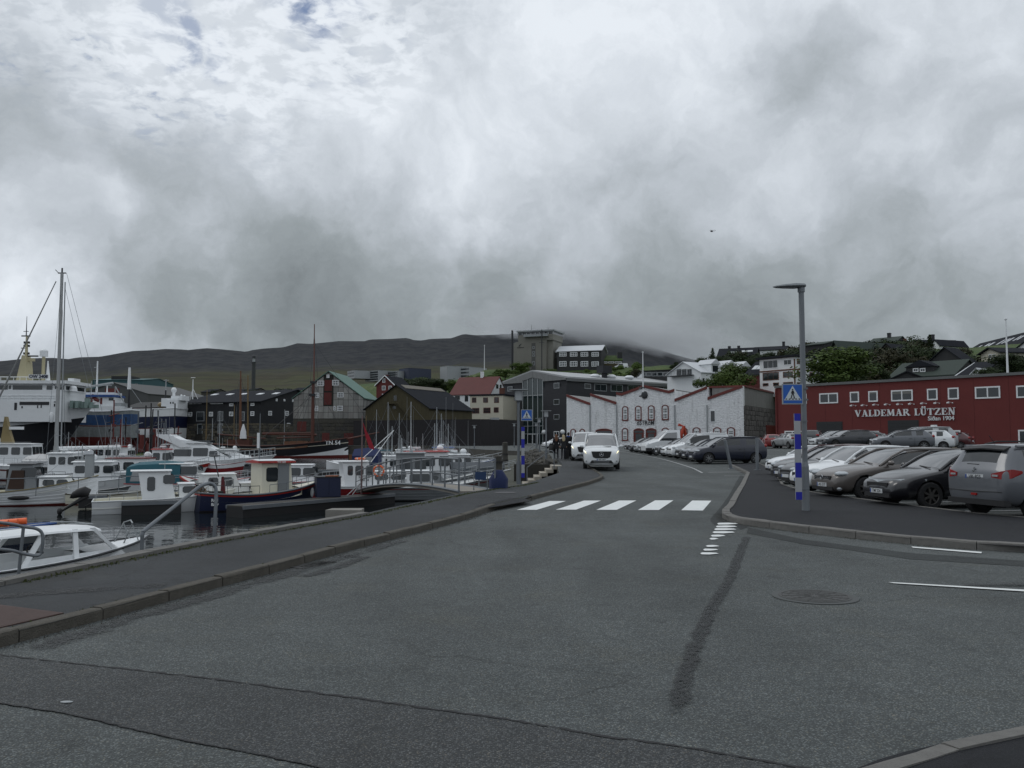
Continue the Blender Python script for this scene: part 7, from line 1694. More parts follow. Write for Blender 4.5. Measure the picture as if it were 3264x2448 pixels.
for sg in (-1, 1):   # sloping aft frame of the cockpit shelter
 mb = MB(); mb.tube([(1.8, sg * .70, 1.5), (.9, sg * .86, 1.18), (.15, sg * .95, .72)], .055, 6); mb.tube([(2.6, sg * .9, .66), (1.4, sg * .95, .62), (.1, sg * .92, .70)], .05, 6); mb.tube([(1.55, sg * .8, 1.38), (1.6, sg * .93, .65)], .04, 6); mb.ob('shelter_frame', BW, B.r, True)
 if sg > 0: MB().hexa([(.45, sg * .93, .72), (1.5, sg * .93, .72), (1.5, sg * .92, .72), (.45, sg * .92, .72), (1.0, sg * .85, 1.16), (1.52, sg * .81, 1.36), (1.52, sg * .80, 1.36), (1.0, sg * .84, 1.16)]).ob('side_window', CLEAR, B.r); MB().hexa([(1.7, sg * .93, .75), (2.7, sg * .92, .8), (2.7, sg * .91, .8), (1.7, sg * .92, .75), (1.75, sg * .78, 1.42), (2.6, sg * .72, 1.48), (2.6, sg * .71, 1.48), (1.75, sg * .77, 1.42)]).ob('side_window', CLEAR, B.r)
MB().torus((3.4, .35, .92), .19, .018, 'x', 18, 6).tube([(3.45, .35, .92), (3.7, .35, .85)], .03, 5).ob('steering_wheel', TRIM, B.r)
MB().tube([(5.5, -.22, .95), (5.75, -.2, 1.55), (5.82, 0, 1.62), (5.75, .2, 1.55), (5.5, .22, .95)], .022, 6).tube([(5.95, -.2, .95), (5.75, -.2, 1.5)], .018, 5).tube([(5.95, .2, .95), (5.75, .2, 1.5)], .018, 5).ob('bow_rail', LGREY, B.r, True)
MB().tube([(3.9, -.45, 1.72), (4.5, -.45, 1.66), (4.5, .45, 1.66), (3.9, .45, 1.72)], .014, 5).tube([(2.2, -.5, 1.70), (3.0, -.5, 1.72)], .014, 5).ob('roof_rail', LGREY, B.r)
MB().box(.35, 1.7, -.72, .72, .32, .55).ob('bench', BCREAM, B.r)
MB().tube([(6.1, 0, .98), (6.05, 0, 1.03), (5.9, 0, 1.03)], .03, 5).ob('cleat', DGREY, B.r)
for o in set(COL.objects) - n0_: o.location.x += .62; o.scale.z = .86; o.location.z += .02
B2 = Boat('small_open_boat', 'pale grey open boat with a blue edge and orange buoys, cut by the left edge', -20.0, 27.3, RAD(10), 5.2, 1.9, .72, .65, .85, hull=GREYH, bottom=NAVY, keelred=.3, rail=BLUEP, deck=GREYH, transom=.8, railr=.05)
for i, (x, y) in enumerate(((2.4, -.35), (2.6, -.05), (2.8, .25))):
 o = MB().tube([(0, 0, 0), (.9, .05, .05)], .11, 10).ob('orange_float', ORANGE, None, True, label=['nearest', 'middle', 'farthest'][i] + ' of three long orange floats lying in the blue edged boat', cat='float', group='orange floats in the blue edged boat')
 q = B2.r.location; o.location = (q.x + 2.0 + x * .5, q.y + .2 + y, WZ + .88); o.rotation_euler = (0, 0, .15 + .1 * i)
B3 = Boat('clinker_wheelhouse_boat', 'white clinker built boat with a dark framed open wheelhouse and raised stem', -31.2, 46.0, RAD(14), 8.4, 2.5, .95, .72, 1.55, hull=BW, bottom=DRED, clinker=6, transom=.0, rail=pbr('yellow_brown_rail', (.20, .16, .06), .6), deck=BCREAM, drop=.3, foredeck=.78, pbow=1.5, vstem=True)
B3.cabin(5.6, 7.1, 1.55, .85, 1.50, .25, 0, wins=((.12, .50, .30, .80), (.58, .95, .30, .80)), front=0, tum=.92)
B3.cabin(4.0, 5.55, 1.7, .75, 2.2, .25, .15, mat=GREYH, roofm=DGREY, over=.10, wins=((.45, .95, .55, .88),), front=2, tum=.88, fz=(.6, .9), rear=False)
MB().box(3.95, 4.02, -.6, .6, .8, 1.95).ob('wheelhouse_opening', pbr('dark_interior', (.05, .03, .022), .9), B3.r)
for sg in (-1,): MB().prism([(4.1, .9), (4.9, .9), (4.9, 1.9), (4.3, 1.9)], sg * .86, sg * .84).ob('wheelhouse_side_opening', MATS['dark_interior'], B3.r)
B3.railing(.05, .45, .28, 7, DGREY, False)
for t in (.2, .42): B3.fender(t, -1, TRIM)
MB().box(.9, 2.4, -.5, .5, .75, 1.2).ob('hatch_box', BW, B3.r)
MB().ell((4.8, -1.35, .45), (.55, .12, .12), 10, 6).ob('fender', TRIM, B3.r, True)
B5 = Boat('cabin_cruiser', 'white cabin cruiser with a tall cabin and a black outboard tilted at its stern', -20.2, 41.6, RAD(24), 6.6, 2.4, .62, .66, 1.05, hull=BW, bottom=BW, keelred=.05, transom=.88, rail=BW, deck=BCREAM, foredeck=.5)
B5.cabin(2.2, 3.7, 1.7, .55, 2.0, .30, -.22, wins=((.12, .36, .35, .82), (.60, .96, .58, .88)), front=2, tum=.84, fz=(.6, .9), over=.12, ro=(.35, .10))
B5.cabin(3.85, 5.3, 1.6, .7, 1.35, .8, 0, front=2, wins=((.1, .75, .35, .85),), fz=(.15, .9))
B5.railing(.02, .3, .35, 3, LGREY, False); B5.railing(.72, .98, .5, 4, LGREY, False)
mb = MB(); mb.loft([[(x + a * math.cos(2 * math.pi * i / 10) * .4, b_ * math.sin(2 * math.pi * i / 10), z_ + a * math.sin(math.pi * 2 * i / 10) * 0 + a * math.cos(2 * math.pi * i / 10)) for i in range(10)] for x, a, b_, z_ in ((-.15, .20, .16, .95), (-.45, .26, .2, 1.05), (-.75, .24, .18, .98), (-.95, .14, .12, .9))]); mb.tube([(-.2, 0, .85), (-.9, 0, .45), (-1.35, 0, .15)], .12, 8, .05); mb.ell((-1.4, 0, .15), (.12, .18, .18), 8, 6); mb.ob('outboard_motor', TRIM, B5.r, True)
MB().tube([(.0, .2, .5), (-.3, .2, .35), (-.3, .2, -.1)], .05, 6).ob('spare_motor_leg', TRIM, B5.r)
B5.whip(3.2, .4, 2.0, 1.4)
B6 = Boat('clinker_cabin_boat', 'white clinker cabin boat with a boarding ladder, half hidden behind the blue hulled boat', -17.9, 43.6, RAD(30), 6.8, 2.3, .82, .78, 1.05, hull=BW, bottom=DRED, clinker=6, transom=.85, rail=DGREY, deck=BCREAM, foredeck=.45)
B6.cabin(2.1, 4.0, 1.7, .8, 1.75, .35, 0, wins=((.10, .36, .40, .85), (.44, .74, .40, .85)), front=2, tum=.9, fz=(.4, .88))
B6.cabin(3.95, 5.7, 1.5, .85, 1.25, .5, 0, wins=((.25, .62, .3, .75),), front=0)
B6.railing(.72, .99, .5, 4, LGREY); B6.railing(.0, .2, .4, 2, LGREY)
MB().tube([(-.05, -.75, 1.0), (-.15, -.78, .9), (-.15, -.78, .1)], .018, 5).tube([(-.05, -.5, 1.0), (-.15, -.5, .9), (-.15, -.5, .1)], .018, 5).tube([(-.15, -.78, .3), (-.15, -.5, .3)], .015, 5).tube([(-.15, -.78, .55), (-.15, -.5, .55)], .015, 5).ob('boarding_ladder', GREYM, B6.r)
B7 = Boat('tug_boat', 'dark blue hulled work boat with a cream wheelhouse under a bright red roof', -15.6, 42.6, RAD(38), 6.6, 2.5, .95, .80, 1.35, hull=NAVY, bottom=pbr('antifouling_black', (.015, .012, .016), .6), stripe=(.86, .94, REDP), transom=.55, rail=GREYM, deck=BCREAM, drop=.38, foredeck=.74, pbow=1.6, railr=.05)
B7.cabin(3.05, 4.75, 1.5, .45, 2.35, .12, 0, mat=BCREAM, roofm=REDP, over=.24, tum=.96, wins=((.14, .50, .50, .88),), front=2, fz=(.5, .88), roofth=.10, wmat=GLASS)
MB().box(3.9, 4.5, -.78, -.745, .5, 2.28).ob('sliding_door', GREYH, B7.r)
MB().loft([[(x, y * k, z_) for y, z_ in ((-1, 2.47), (0, 2.54), (1, 2.47), (0, 2.46))] for x, k in ((2.85, .8), (4.85, .8))]).ob('roof_top', BW, B7.r)
tm = text_mesh('TN 1231', .13, .003, .004); link('roof_lettering', tm, BW, B7.r, mtx=Matrix.Translation((4.0, -.99, 2.36)) @ UP)
tm = text_mesh('Rud\nBárr', .20, .003, .006, 'LEFT'); link('name_lettering', tm, BW, B7.r, mtx=Matrix.Translation((.45, -.90, .52)) @ Matrix.Rotation(R(-12), 4, 'Z') @ UP)
MB().tube([(3.2, 0, 2.4), (3.2, 0, 4.9)], .035, 8, .02).tube([(3.2, .0, 3.1), (3.25, -.10, 3.0)], .05, 6).ob('mast', GREYM, B7.r); MB().tube([(3.12, 0, 3.1), (3.12, 0, 3.9)], .07, 8).ob('radar_reflector', BW, B7.r, True)
B7.railing(.02, .42, .42, 5, DGREY, False); B7.railing(.50, .985, .42, 7, GREYM, False)
for t in (.93,): B7.fender(t, -1)
MB().box(.55, 1.1, -.7, -.2, .6, 1.0).ob('engine_box', TRIM, B7.r); MB().tube([(1.25, -.3, .5), (1.2, -.3, 1.7)], .17, 8, .06).ob('furled_red_sail', pbr('dark_red_canvas', (.10, .015, .02), .9), B7.r)
MB().tube([(1.0, -.3, 1.7), (.8, -.2, 2.7)], .03, 5).ell((.8, -.2, 2.75), (.3, .3, .05), 10, 5).ob('mushroom_vent', DGREY, B7.r)
mb = MB()
for i in range(26): p = Vector((random.uniform(-.1, .5), random.uniform(-.5, .2), random.uniform(.95, 1.3))); mb.tube([p, p + Vector((random.uniform(-.3, .3), random.uniform(-.2, .2), random.uniform(-.2, .2)))], .02, 4)
mb.ob('heap_of_rope', pbr('rope_and_net', (.12, .08, .05), .9), B7.r)
B9 = Boat('canopy_boat', 'white boat under a teal canvas canopy with clear plastic windows', -24.2, 54.5, RAD(8), 7.4, 2.5, .8, .75, 1.1, hull=BW, bottom=DRED, transom=.88, foredeck=.5, rail=REDP, deck=BW)
B9.cabin(3.1, 4.8, 1.9, .8, 2.0, .9, 0, wins=((.05, .7, .45, .88),), front=2, fz=(.3, .9), ro=(1.1, .1))
c_ = MB().loft([[(x, y * 1.1, z_) for y, z_ in ((-1, .8), (-.95, 1.6), (-.8, 1.95 * k), (0, 2.12 * k), (.8, 1.95 * k), (.95, 1.6), (1, .8))] for x, k in ((.1, .92), (.7, 1.0), (2.2, 1.04), (3.3, 1.0))]).ob('canopy', TEAL, B9.r, True)
for x0_, x1_ in ((.35, 1.25), (1.7, 2.9)):
 for sg in (-1, 1): MB().hexa([(x0_, sg * 1.11, .95), (x1_, sg * 1.11, .95), (x1_, sg * 1.10, .95), (x0_, sg * 1.10, .95), (x0_ + .15, sg * 1.07, 1.6), (x1_ - .15, sg * 1.07, 1.6), (x1_ - .15, sg * 1.06, 1.6), (x0_ + .15, sg * 1.06, 1.6)]).ob('canopy_window', PLASTIC, c_)
B9.railing(.55, .98, .5, 6, LGREY)
B10 = Boat('black_rowing_boat', 'small black hulled boat with a red top edge between teal canopy boat and blue tug', -14.6, 50.0, RAD(172), 5.0, 1.9, .8, .7, 1.45, hull=BLACKP, bottom=BLACKP, stripe=(.90, 1.0, REDP), transom=.7, foredeck=.8, rail=REDP, deck=DECKG, vstem=True)
B10b = Boat('red_white_cabin_boat', 'white cabin boat with red deck edge and square windows right behind the tug roof', -17.6, 55.5, RAD(6), 7.2, 2.4, .85, .8, 1.1, hull=BW, stripe=(.8, .95, REDP), transom=.85, foredeck=.45, deck=BW, rail=REDP)
B10b.cabin(3.2, 5.0, 1.8, .8, 1.9, .3, 0, wins=((.06, .46, .4, .85), (.54, .95, .4, .85)), front=2); B10b.cabin(1.9, 3.15, 1.6, .8, 1.55, 0, .3, front=0, wins=((.3, .9, .4, .85),)); B10b.railing(.0, .4, .6, 5, LGREY); B10b.railing(.72, .98, .5, 4, LGREY)
B11 = Boat('motor_yacht', 'sleek white motor yacht with swept windows and a long chrome bow rail', -36.6, 86.5, RAD(6), 12.6, 3.8, 1.3, 1.35, 1.95, hull=GREYH, bottom=NAVY, stripe=(.62, 1.0, BW), transom=.9, foredeck=.35, rail=BW, deck=BW, rake=.16, pbow=1.35)
B11.cabin(2.2, 8.8, 3.0, 1.35, 3.0, 2.9, .3, front=0, tum=.80, wins=((.10, .36, .30, .72), (.38, .60, .30, .80), (.62, .74, .28, .62)), over=.05, ro=(.9, -.1))
B11.cabin(7.6, 10.6, 2.2, 1.5, 2.1, 1.8, 0, front=0, tum=.7)
MB().hexa([(6.6, -1.0, 2.55), (8.35, -1.15, 1.8), (8.35, 1.15, 1.8), (6.6, 1.0, 2.55), (6.55, -1.0, 2.60), (8.35, -1.15, 1.86), (8.35, 1.15, 1.86), (6.55, 1.0, 2.60)]).ob('windscreen', GLASS, B11.r)
MB().prism([(1.2, 3.85), (3.6, 2.7), (4.6, 2.8), (2.4, 3.98), (1.2, 4.05)], -1.45, -1.35).prism([(1.2, 3.85), (3.6, 2.7), (4.6, 2.8), (2.4, 3.98), (1.2, 4.05)], 1.35, 1.45).box(1.6, 2.7, -1.4, 1.4, 3.78, 3.92).prism([(2.0, 3.9), (3.2, 3.15), (6.0, 3.1), (6.0, 3.2), (3.4, 3.5), (2.4, 4.0)], -1.2, 1.2).ob('flybridge', BW, B11.r)
MB().box(3.4, 6.3, -1.0, 1.0, 3.2, 3.42).ob('sun_roof', GLASS, B11.r)
B11.railing(.55, .99, .75, 12, LGREY, True, r=.03)
for x in (8.3, 9.9): p = B11.P(x / 12.6, .5); MB().ell((x, -p.y - .02, p.z + .15), (.28, .03, .14), 10, 6).ob('porthole', GLASS, B11.r, True)
def fisher(label, x, y, hd, L, B_, cab=(0.3, .55), roofm=None, hull=None, stripe=None, nm='fishing_boat', h=2.1, mast=2.2, rad=True, w=.7, fb=.85, cabm=None, cx=None, group=None, rail=None, dome=False, wins=3, deck=None, bottom=None):
 Bq = Boat(nm, label, x, y, hd, L, B_, fb, fb * .9, fb * 1.6, hull=hull, stripe=stripe, transom=.8, foredeck=.6, deck=deck, rail=rail, group=group, bottom=bottom)
 x0, x1 = cab[0] * L, cab[1] * L; wn = [((i + .12) / wins, (i + .85) / wins, .52, .86) for i in range(wins)]
 Bq.cabin(x0, x1, B_ * w, fb * .7, fb * .9 + h * .75, .25, 0, mat=cabm, roofm=roofm, wins=wn, front=3, fz=(.52, .88), over=.12, tum=.93, roofth=.07)
 Bq.cabin(x1 - .1, min(x1 + L * .18, L * .86), B_ * w * .8, fb * .9, fb + .5, .4, 0, front=0, wins=((.2, .6, .35, .75),), mat=cabm)
 zt = fb * .9 + h * .75
 if mast: Bq.mast(x0 + .3, zt, zt + mast, .05); mb = MB(); mb.tube([(x0 + .3, -.5, zt + mast * .7), (x0 + .3, .5, zt + mast * .7)], .02, 5); mb.tube([(x0 + .3, 0, zt + mast * .95), (x1 + .2, 0, zt)], .008, 4); mb.tube([(x0 + .3, 0, zt + mast * .95), (x0 - L * .25, 0, fb + .3)], .008, 4); mb.ob('rigging', GREYM, Bq.r); Bq.whip(x1 - .3, -.4, zt, mast * 1.1)
 if rad: Bq.radar(x0 + .75, zt + .25, .28); MB().cyl((x0 + .75, 0), zt, zt + .27, .06).ob('radar_post', BW, Bq.r)
 if dome: Bq.dome(x1 - .6, .3, zt + .05, .26)
 Bq.railing(.66, .985, .5, 5, LGREY); Bq.railing(.02, .22, .6, 2, GREYM)
 for q in range(2 if L < 8 else 3):
  for sg in (-1,): Bq.fender(.25 + .2 * q, sg, random.choice([BW, ORANGE, BLUEP, TRIM]))
 fl = fb * .9 - .2; mb = MB()
 for q in range(4): a = random.uniform(.3, x0 - .4) if x0 > .9 else .4; y = random.uniform(-.6, .6); mb.box(a, a + random.uniform(.25, .6), y, y + random.uniform(.2, .5), fl, fl + random.uniform(.25, .7))
 mb.ob('deck_box', random.choice([BW, BLUEP, ORANGE, TRIM, LGREY, TEAL]), Bq.r)
 mb = MB(); a = random.uniform(.4, max(.6, x0 - .5)); mb.torus((a, .3, fl + .1), .22, .07, n=12, m=5).torus((a, .3, fl + .2), .18, .06, n=12, m=5); mb.ob('rope_coil', random.choice([OCHRE, TEAL, BLUEP]), Bq.r)
 mb = MB()
 for q in range(3): mb.tube([(x0 + .2 + q * .5, -.5 + q * .4, zt), (x0 + .2 + q * .5, -.5 + q * .4, zt + random.uniform(.5, 1.6))], .015, 4)
 mb.tube([(x0 + .1, -B_ * w * .45, zt + .2), (x1 - .3, -B_ * w * .45, zt + .2)], .02, 4).ell((x0 + .9, -.3, zt + .12), (.13, .13, .12), 8, 5); mb.ob('roof_fittings', LGREY, Bq.r)
 MB().tube([(-.02, 0, fl + .2), (-.02, 0, fl + 1.3)], .02, 4).ob('ensign_staff', LGREY, Bq.r); return Bq
F12 = fisher('white wheelhouse boat with a long dull red roof edge left of the teal canopy', -30.2, 60.5, RAD(5), 8.0, 2.7, (.25, .62), DRED, stripe=(.8, .95, DRED), dome=True, h=1.9, mast=1.6)
F12b = fisher('white boat with a red banded wheelhouse in front of the motor yacht', -35.0, 80, RAD(10), 6.6, 2.8, (.25, .5), REDP, stripe=(.7, .95, REDP), h=2.4, mast=3.4, wins=2)
F13 = fisher('white wheelhouse boat carrying two round life raft canisters on its roof', -31.4, 56.3, RAD(12), 7.8, 2.6, (.35, .68), h=1.7, mast=1.2, rad=False)
for q in (-.45, .35): MB().tube([(3.6, q - .3, 2.35), (3.6, q + .3, 2.35)], .22, 12).ob('life_raft', BW, F13.r, True)
F13c = fisher('white cruiser with a light plastic spray hood behind the sailing yacht boom', -42.5, 74, RAD(4), 8.5, 2.8, (.4, .7), h=1.3, mast=0, rad=False, nm='motor_cruiser')
MB().loft([[(x, y * 1.1, z_) for y, z_ in ((-1, .9), (-.95, 1.7), (0, 2.2 * k), (.95, 1.7), (1, .9))] for x, k in ((.8, .95), (1.8, 1.05), (3.4, .98))]).ob('spray_hood', PLASTIC, F13c.r, True)
B14 = Boat('sailing_yacht', 'long white sailing yacht with dark red stripes and a very tall grey mast', -34.4, 75, RAD(180), 13.2, 3.6, 1.25, 1.2, 1.45, hull=BW, bottom=DRED, stripe=(.66, .76, DRED), transom=.75, foredeck=.3, rail=BW, deck=BW, drop=.4, railr=.05, rake=.13)
B14.cabin(3.6, 8.6, 2.0, 1.15, 1.62, .9, .2, front=0, wins=((.08, .38, .3, .75), (.45, .8, .3, .75)), tum=.85)
zt = zpx(866, 75) - WZ; mx = 5.35
MB().tube([(mx, 0, 1.2), (mx + .0, 0, zt)], .17, 10, .13).ob('mast', pbr('aluminium', (.34, .35, .35), .45, .2), B14.r, True)
MB().tube([(mx - .42, 0, 2.8), (mx - .30, 0, zt - .8)], .055, 6, .05).ob('mast_track', LGREY, B14.r)
MB().tube([(mx + .35, 0, zt), (mx - .35, 0, zt), ], .06, 5).tube([(mx, 0, zt), (mx, 0, zt + .45)], .07, 6).tube([(mx + .3, 0, zt), (mx + .6, 0, zt + .3)], .03, 4).ob('masthead', DGREY, B14.r)
MB().tube([(mx, -1.0, zt * .46), (mx, 0, zt * .44), (mx, 1.0, zt * .46)], .04, 5).tube([(mx, -.7, zt * .46), (mx, 0, zt * .45)], .03, 5).ob('spreader', GREYM, B14.r)
MB().tube([(mx - .2, 0, 2.75), (mx - 5.6, 0, 2.85)], .16, 8).ob('boom', BW, B14.r, True)
fx = 13.0
MB().tube([(fx, 0, 1.6), (mx + .5, 0, zt * .96)], .10, 8, .04).ob('furled_foresail', pbr('sail_roll', (.22, .225, .22), .8), B14.r, True)
MB().tube([(.1, 0, 1.3), (mx - .4, 0, zt)], .016, 4).tube([(mx, -1.6, 1.4), (mx, -1.0, zt * .46), (mx, 0, zt * .97)], .014, 4).tube([(mx, 1.6, 1.4), (mx, 1.0, zt * .46), (mx, 0, zt * .97)], .014, 4).tube([(.4, .9, 1.3), (mx - .3, 0, zt * .93)], .014, 4).ob('rigging', GREYM, B14.r)
MB().ell((mx + .5, 0, zt * .245 + 1), (.22, .22, .5), 10, 7).ob('radar_dome', BW, B14.r, True)
B14.railing(.02, .98, .65, 16, LGREY, True)
MB().tube([(.3, -1.1, 1.2), (.3, -1.1, 3.1), (.3, 1.1, 3.1), (.3, 1.1, 1.2)], .03, 5).ob('stern_frame', GREYM, B14.r)
F15 = fisher('long white cabin boat at the left edge with a stubby ochre mast and white canister', -58.2, 90, RAD(3), 12.5, 3.6, (.3, .68), h=2.7, mast=0, rad=False, wins=4, fb=1.1, nm='passenger_boat')
MB().prism([(4.6, 3.1), (5.9, 3.1), (5.4, 4.6), (5.1, 5.9), (4.95, 5.9)], -.25, .25).ob('mast', pbr('ochre_mast', (.22, .17, .075), .6), F15.r)
MB().box(5.4, 6.8, -.15, .15, 4.55, 4.85).ob('radar', BW, F15.r); MB().tube([(2.2, 0, 3.4), (4.3, 0, 3.4)], .42, 12).ob('life_raft', BW, F15.r, True)
B16 = Boat('large_trawler', 'very large white and black trawler lettered OW 2408 at the far left', -125, 149, RAD(1.5), 52, 10, 6.2, 6.2, 10.0, hull=BW, bottom=BLACKP, keelred=.3, stripe=(.0, .73, BLACKP), transom=.85, foredeck=.80, rail=BW, deck=BW, rake=.13, draft=3, drop=.8, railr=.12, pbow=1.4, cat='trawler')
x_of = lambda u, Y=147: ((u - 1632) / FL * Y) + 125
zf = lambda v, Y=147: zpx(v, Y) - WZ
def blk(B, u0, u1, v0, v1, hw, mat, nm, Y=147, **k): return MB().box(x_of(u0, Y), x_of(u1, Y), -hw, hw, zf(v1, Y), zf(v0, Y)).ob(nm, mat, B.r, **k)
blk(B16, -260, 205, 1278, 1345, 4.6, BW, 'shelter_deck'); blk(B16, -200, 204, 1245, 1278, 4.2, BW, 'superstructure')
wh = blk(B16, -200, 207, 1224, 1246, 3.9, BW, 'wheelhouse'); blk(B16, -210, 218, 1214, 1224, 4.5, BW, 'wheelhouse_roof')
for a, b_ in ((-120, 30), (46, 138), (152, 170), (186, 206)): MB().box(x_of(a), x_of(b_), -3.96, -3.89, zf(1243), zf(1229)).ob('wheelhouse_window', GLASS, B16.r)
for a in (33, 178): MB().box(x_of(a), x_of(a + 7), -3.96, -3.89, zf(1241), zf(1230)).ob('porthole', GLASS, B16.r)
MB().box(x_of(207), x_of(207) + .06, -3.3, 3.3, zf(1242), zf(1230)).ob('front_window', GLASS, B16.r)
for a, b_, c, d in ((76, 168, 1282, 1292), (183, 196, 1281, 1284), (60, 68, 1285, 1308), (82, 86, 1296, 1302), (131, 134, 1293, 1302), (142, 145, 1291, 1301), (183, 187, 1288, 1297)): MB().box(x_of(a), x_of(b_), -4.66, -4.59, zf(d), zf(c)).ob('dark_panel', BLACKP, B16.r)
mb = MB()
for v_ in (1262, 1270):
 mb.tube([(x_of(-150), -4.4, zf(v_)), (x_of(204), -4.4, zf(v_))], .06, 4)
for i in range(20): x = x_of(-150) + (x_of(204) - x_of(-150)) * i / 19; mb.tube([(x, -4.4, zf(1278)), (x, -4.4, zf(1262))], .05, 4)
for i in range(16): x = x_of(-150) + (x_of(150) - x_of(-150)) * i / 15; mb.tube([(x, -4.2, zf(1214)), (x, -4.2, zf(1203))], .05, 4)
mb.tube([(x_of(-150), -4.2, zf(1203)), (x_of(150), -4.2, zf(1203))], .06, 4); mb.ob('guard_rail', BW, B16.r)
bd = blk(B16, 101, 162, 1200, 1213, .1, BW, 'name_board'); bd.location = (0, -4.5, .25)
tm = text_mesh('OW 2408', 1, .02, .03); wd = max(v.co.x for v in tm.vertices) - min(v.co.x for v in tm.vertices); sc_ = (x_of(161) - x_of(103)) / wd
link('lettering', tm, NAVY, B16.r, mtx=Matrix.Translation((x_of(132), -4.64, zf(1211) + .25)) @ UP @ Matrix.Diagonal((sc_, sc_, 1, 1)))
CRM = pbr('cream_mast', (.42, .38, .24), .6, var=.08)
mb = MB(); mb.prism([(x_of(24), zf(1216)), (x_of(62), zf(1216)), (x_of(56), zf(1150)), (x_of(49), zf(1128)), (x_of(41), zf(1128)), (x_of(37), zf(1150))], -1.0, 1.0); mb.tube([(x_of(46), 0, zf(1135)), (x_of(45), 0, zf(1064))], .3, 8, .16); mb.box(x_of(50), x_of(72), -.3, .3, zf(1146), zf(1136)); mb.ob('mast', CRM, B16.r)
mb = MB(); mb.tube([(x_of(43), 0, zf(1064)), (x_of(43), 0, zf(998))], .10, 5, .04); mb.tube([(x_of(28), 0, zf(1063)), (x_of(56), 0, zf(1063))], .12, 5); mb.tube([(x_of(34), 0, zf(1048)), (x_of(50), 0, zf(1048))], .06, 5); mb.tube([(x_of(28), 0, zf(1103)), (x_of(46), 0, zf(1103))], .08, 5); mb.tube([(x_of(50), 0, zf(1129)), (x_of(84), 0, zf(1129))], .14, 5)
for v_ in (1084, 1095, 1120): mb.box(x_of(37), x_of(40.5), -.2, .2, zf(v_ + 4), zf(v_ - 3)).box(x_of(51), x_of(54.5), -.2, .2, zf(v_ + 4), zf(v_ - 3))
mb.ob('mast_fittings', DGREY, B16.r)
MB().tube([(x_of(102), 0, zf(1213)), (x_of(102), 0, zf(1132))], .28, 8).ob('dome_post', CRM, B16.r); MB().cyl((x_of(102), 0), zf(1130), zf(1113), .68, .68, 14).ell((x_of(102), 0, zf(1113)), (.68, .68, .4), 14, 6).ob('radar_dome', BW, B16.r, True)
MB().cyl((x_of(218), -2), zf(1246), zf(1236), .72, .62, 14).ell((x_of(218), -2, zf(1236)), (.62, .62, .45), 14, 6).ob('radar_dome', BW, B16.r, True)
MB().tube([(x_of(120), 0, zf(1213)), (x_of(116), 0, zf(1145))], .3, 5, .1).tube([(x_of(112), 0, zf(1213)), (x_of(116), 0, zf(1150))], .1, 5).ob('signal_mast', BW, B16.r)
MB().box(x_of(193), x_of(212), -1.2, 1.2, zf(1214), zf(1203)).box(x_of(201), x_of(207), -1.25, 1.25, zf(1214), zf(1204)).ob('roof_locker', BW, B16.r)
mb = MB();
for i in range(9): a = x_of(212 + i * 9); mb.box(a, a + .5, -2.5 + random.random(), -1, zf(1300), zf(1300) + random.uniform(.6, 1.7))
mb.ob('deck_gear', pbr('gear_green', (.20, .27, .25), .7), B16.r)
B17 = Boat('blue_white_trawler', 'worn blue and white trawler hauled out on the slipway with a red bottom', -71.6, 163, RAD(184), 16, 6.5, 5.2, 4.9, 6.0, hull=pbr('patchy_hull', (.22, .24, .24), .8, var=.3, dirt=.5), bottom=DRED, stripe=(.48, .86, pbr('worn_blue', (.022, .07, .18), .8, var=.6, scale=.5, dirt=.9)), keelred=.46, transom=.7, foredeck=.3, deck=LGREY, rail=BW, draft=5.2, drop=.6, z=1.9, railr=.1, pbow=1.5, cat='trawler')
px17 = lambda u: -71.6 - (u - 1632) / FL * 163; z17 = lambda v: zpx(v, 162) - 1.9
for nm, u0, u1, v0, v1, hw, m_ in (('deckhouse', 300, 380, 1268, 1302, 2.4, BW), ('blue_roof', 288, 382, 1260, 1267, 2.8, BLUEP), ('bridge_roof', 290, 376, 1252, 1260, 2.0, BW), ('bulwark', 285, 402, 1296, 1312, 3.1, BW), ('stern_house', 378, 400, 1285, 1300, 2, LGREY)): MB().box(px17(u1), px17(u0), -hw, hw, z17(v1), z17(v0)).ob(nm, m_, B17.r)
for u0, u1, v0, v1, m_ in ((300, 315, 1270, 1292, DRED), (364, 378, 1270, 1278, GLASS), (338, 344, 1270, 1290, DRED), (322, 330, 1270, 1280, DRED)): MB().box(px17(u1), px17(u0), 2.41, 2.46, z17(v1), z17(v0)).ob('opening', m_, B17.r)
for u_, v0, v1, m_, r0 in ((310, 1150, 1255, BW, .2), (342, 1228, 1258, BW, .15), (410, 1170, 1240, BW, .35), (411, 1240, 1300, BLACKP, .25), (293, 1214, 1255, LGREY, .1), (367, 1230, 1255, LGREY, .1)): MB().tube([(px17(u_), 0, z17(v1)), (px17(u_), 0, z17(v0))], r0, 6, r0 * .6).ob('mast', m_, B17.r)
MB().tube([(px17(240), 0, z17(1240)), (px17(360), 0, z17(1220))], .25, 6).tube([(px17(368), 0, z17(1232)), (px17(403), 0, z17(1296))], .12, 5).tube([(px17(415), 0, z17(1235)), (px17(450), 0, z17(1285))], .05, 5).tube([(px17(330), 0, z17(1228)), (px17(356), 0, z17(1228))], .08, 5).tube([(px17(300), 0, z17(1170)), (px17(312), 0, z17(1170))], .06, 4).ob('derrick', LGREY, B17.r)
mb = MB(); mb.tube([(px17(310), 2.0, z17(1262)), (px17(325), 2.4, z17(1275)), (px17(335), 2.5, z17(1278))], .35, 6); mb.ob('red_crane', DRED, B17.r)
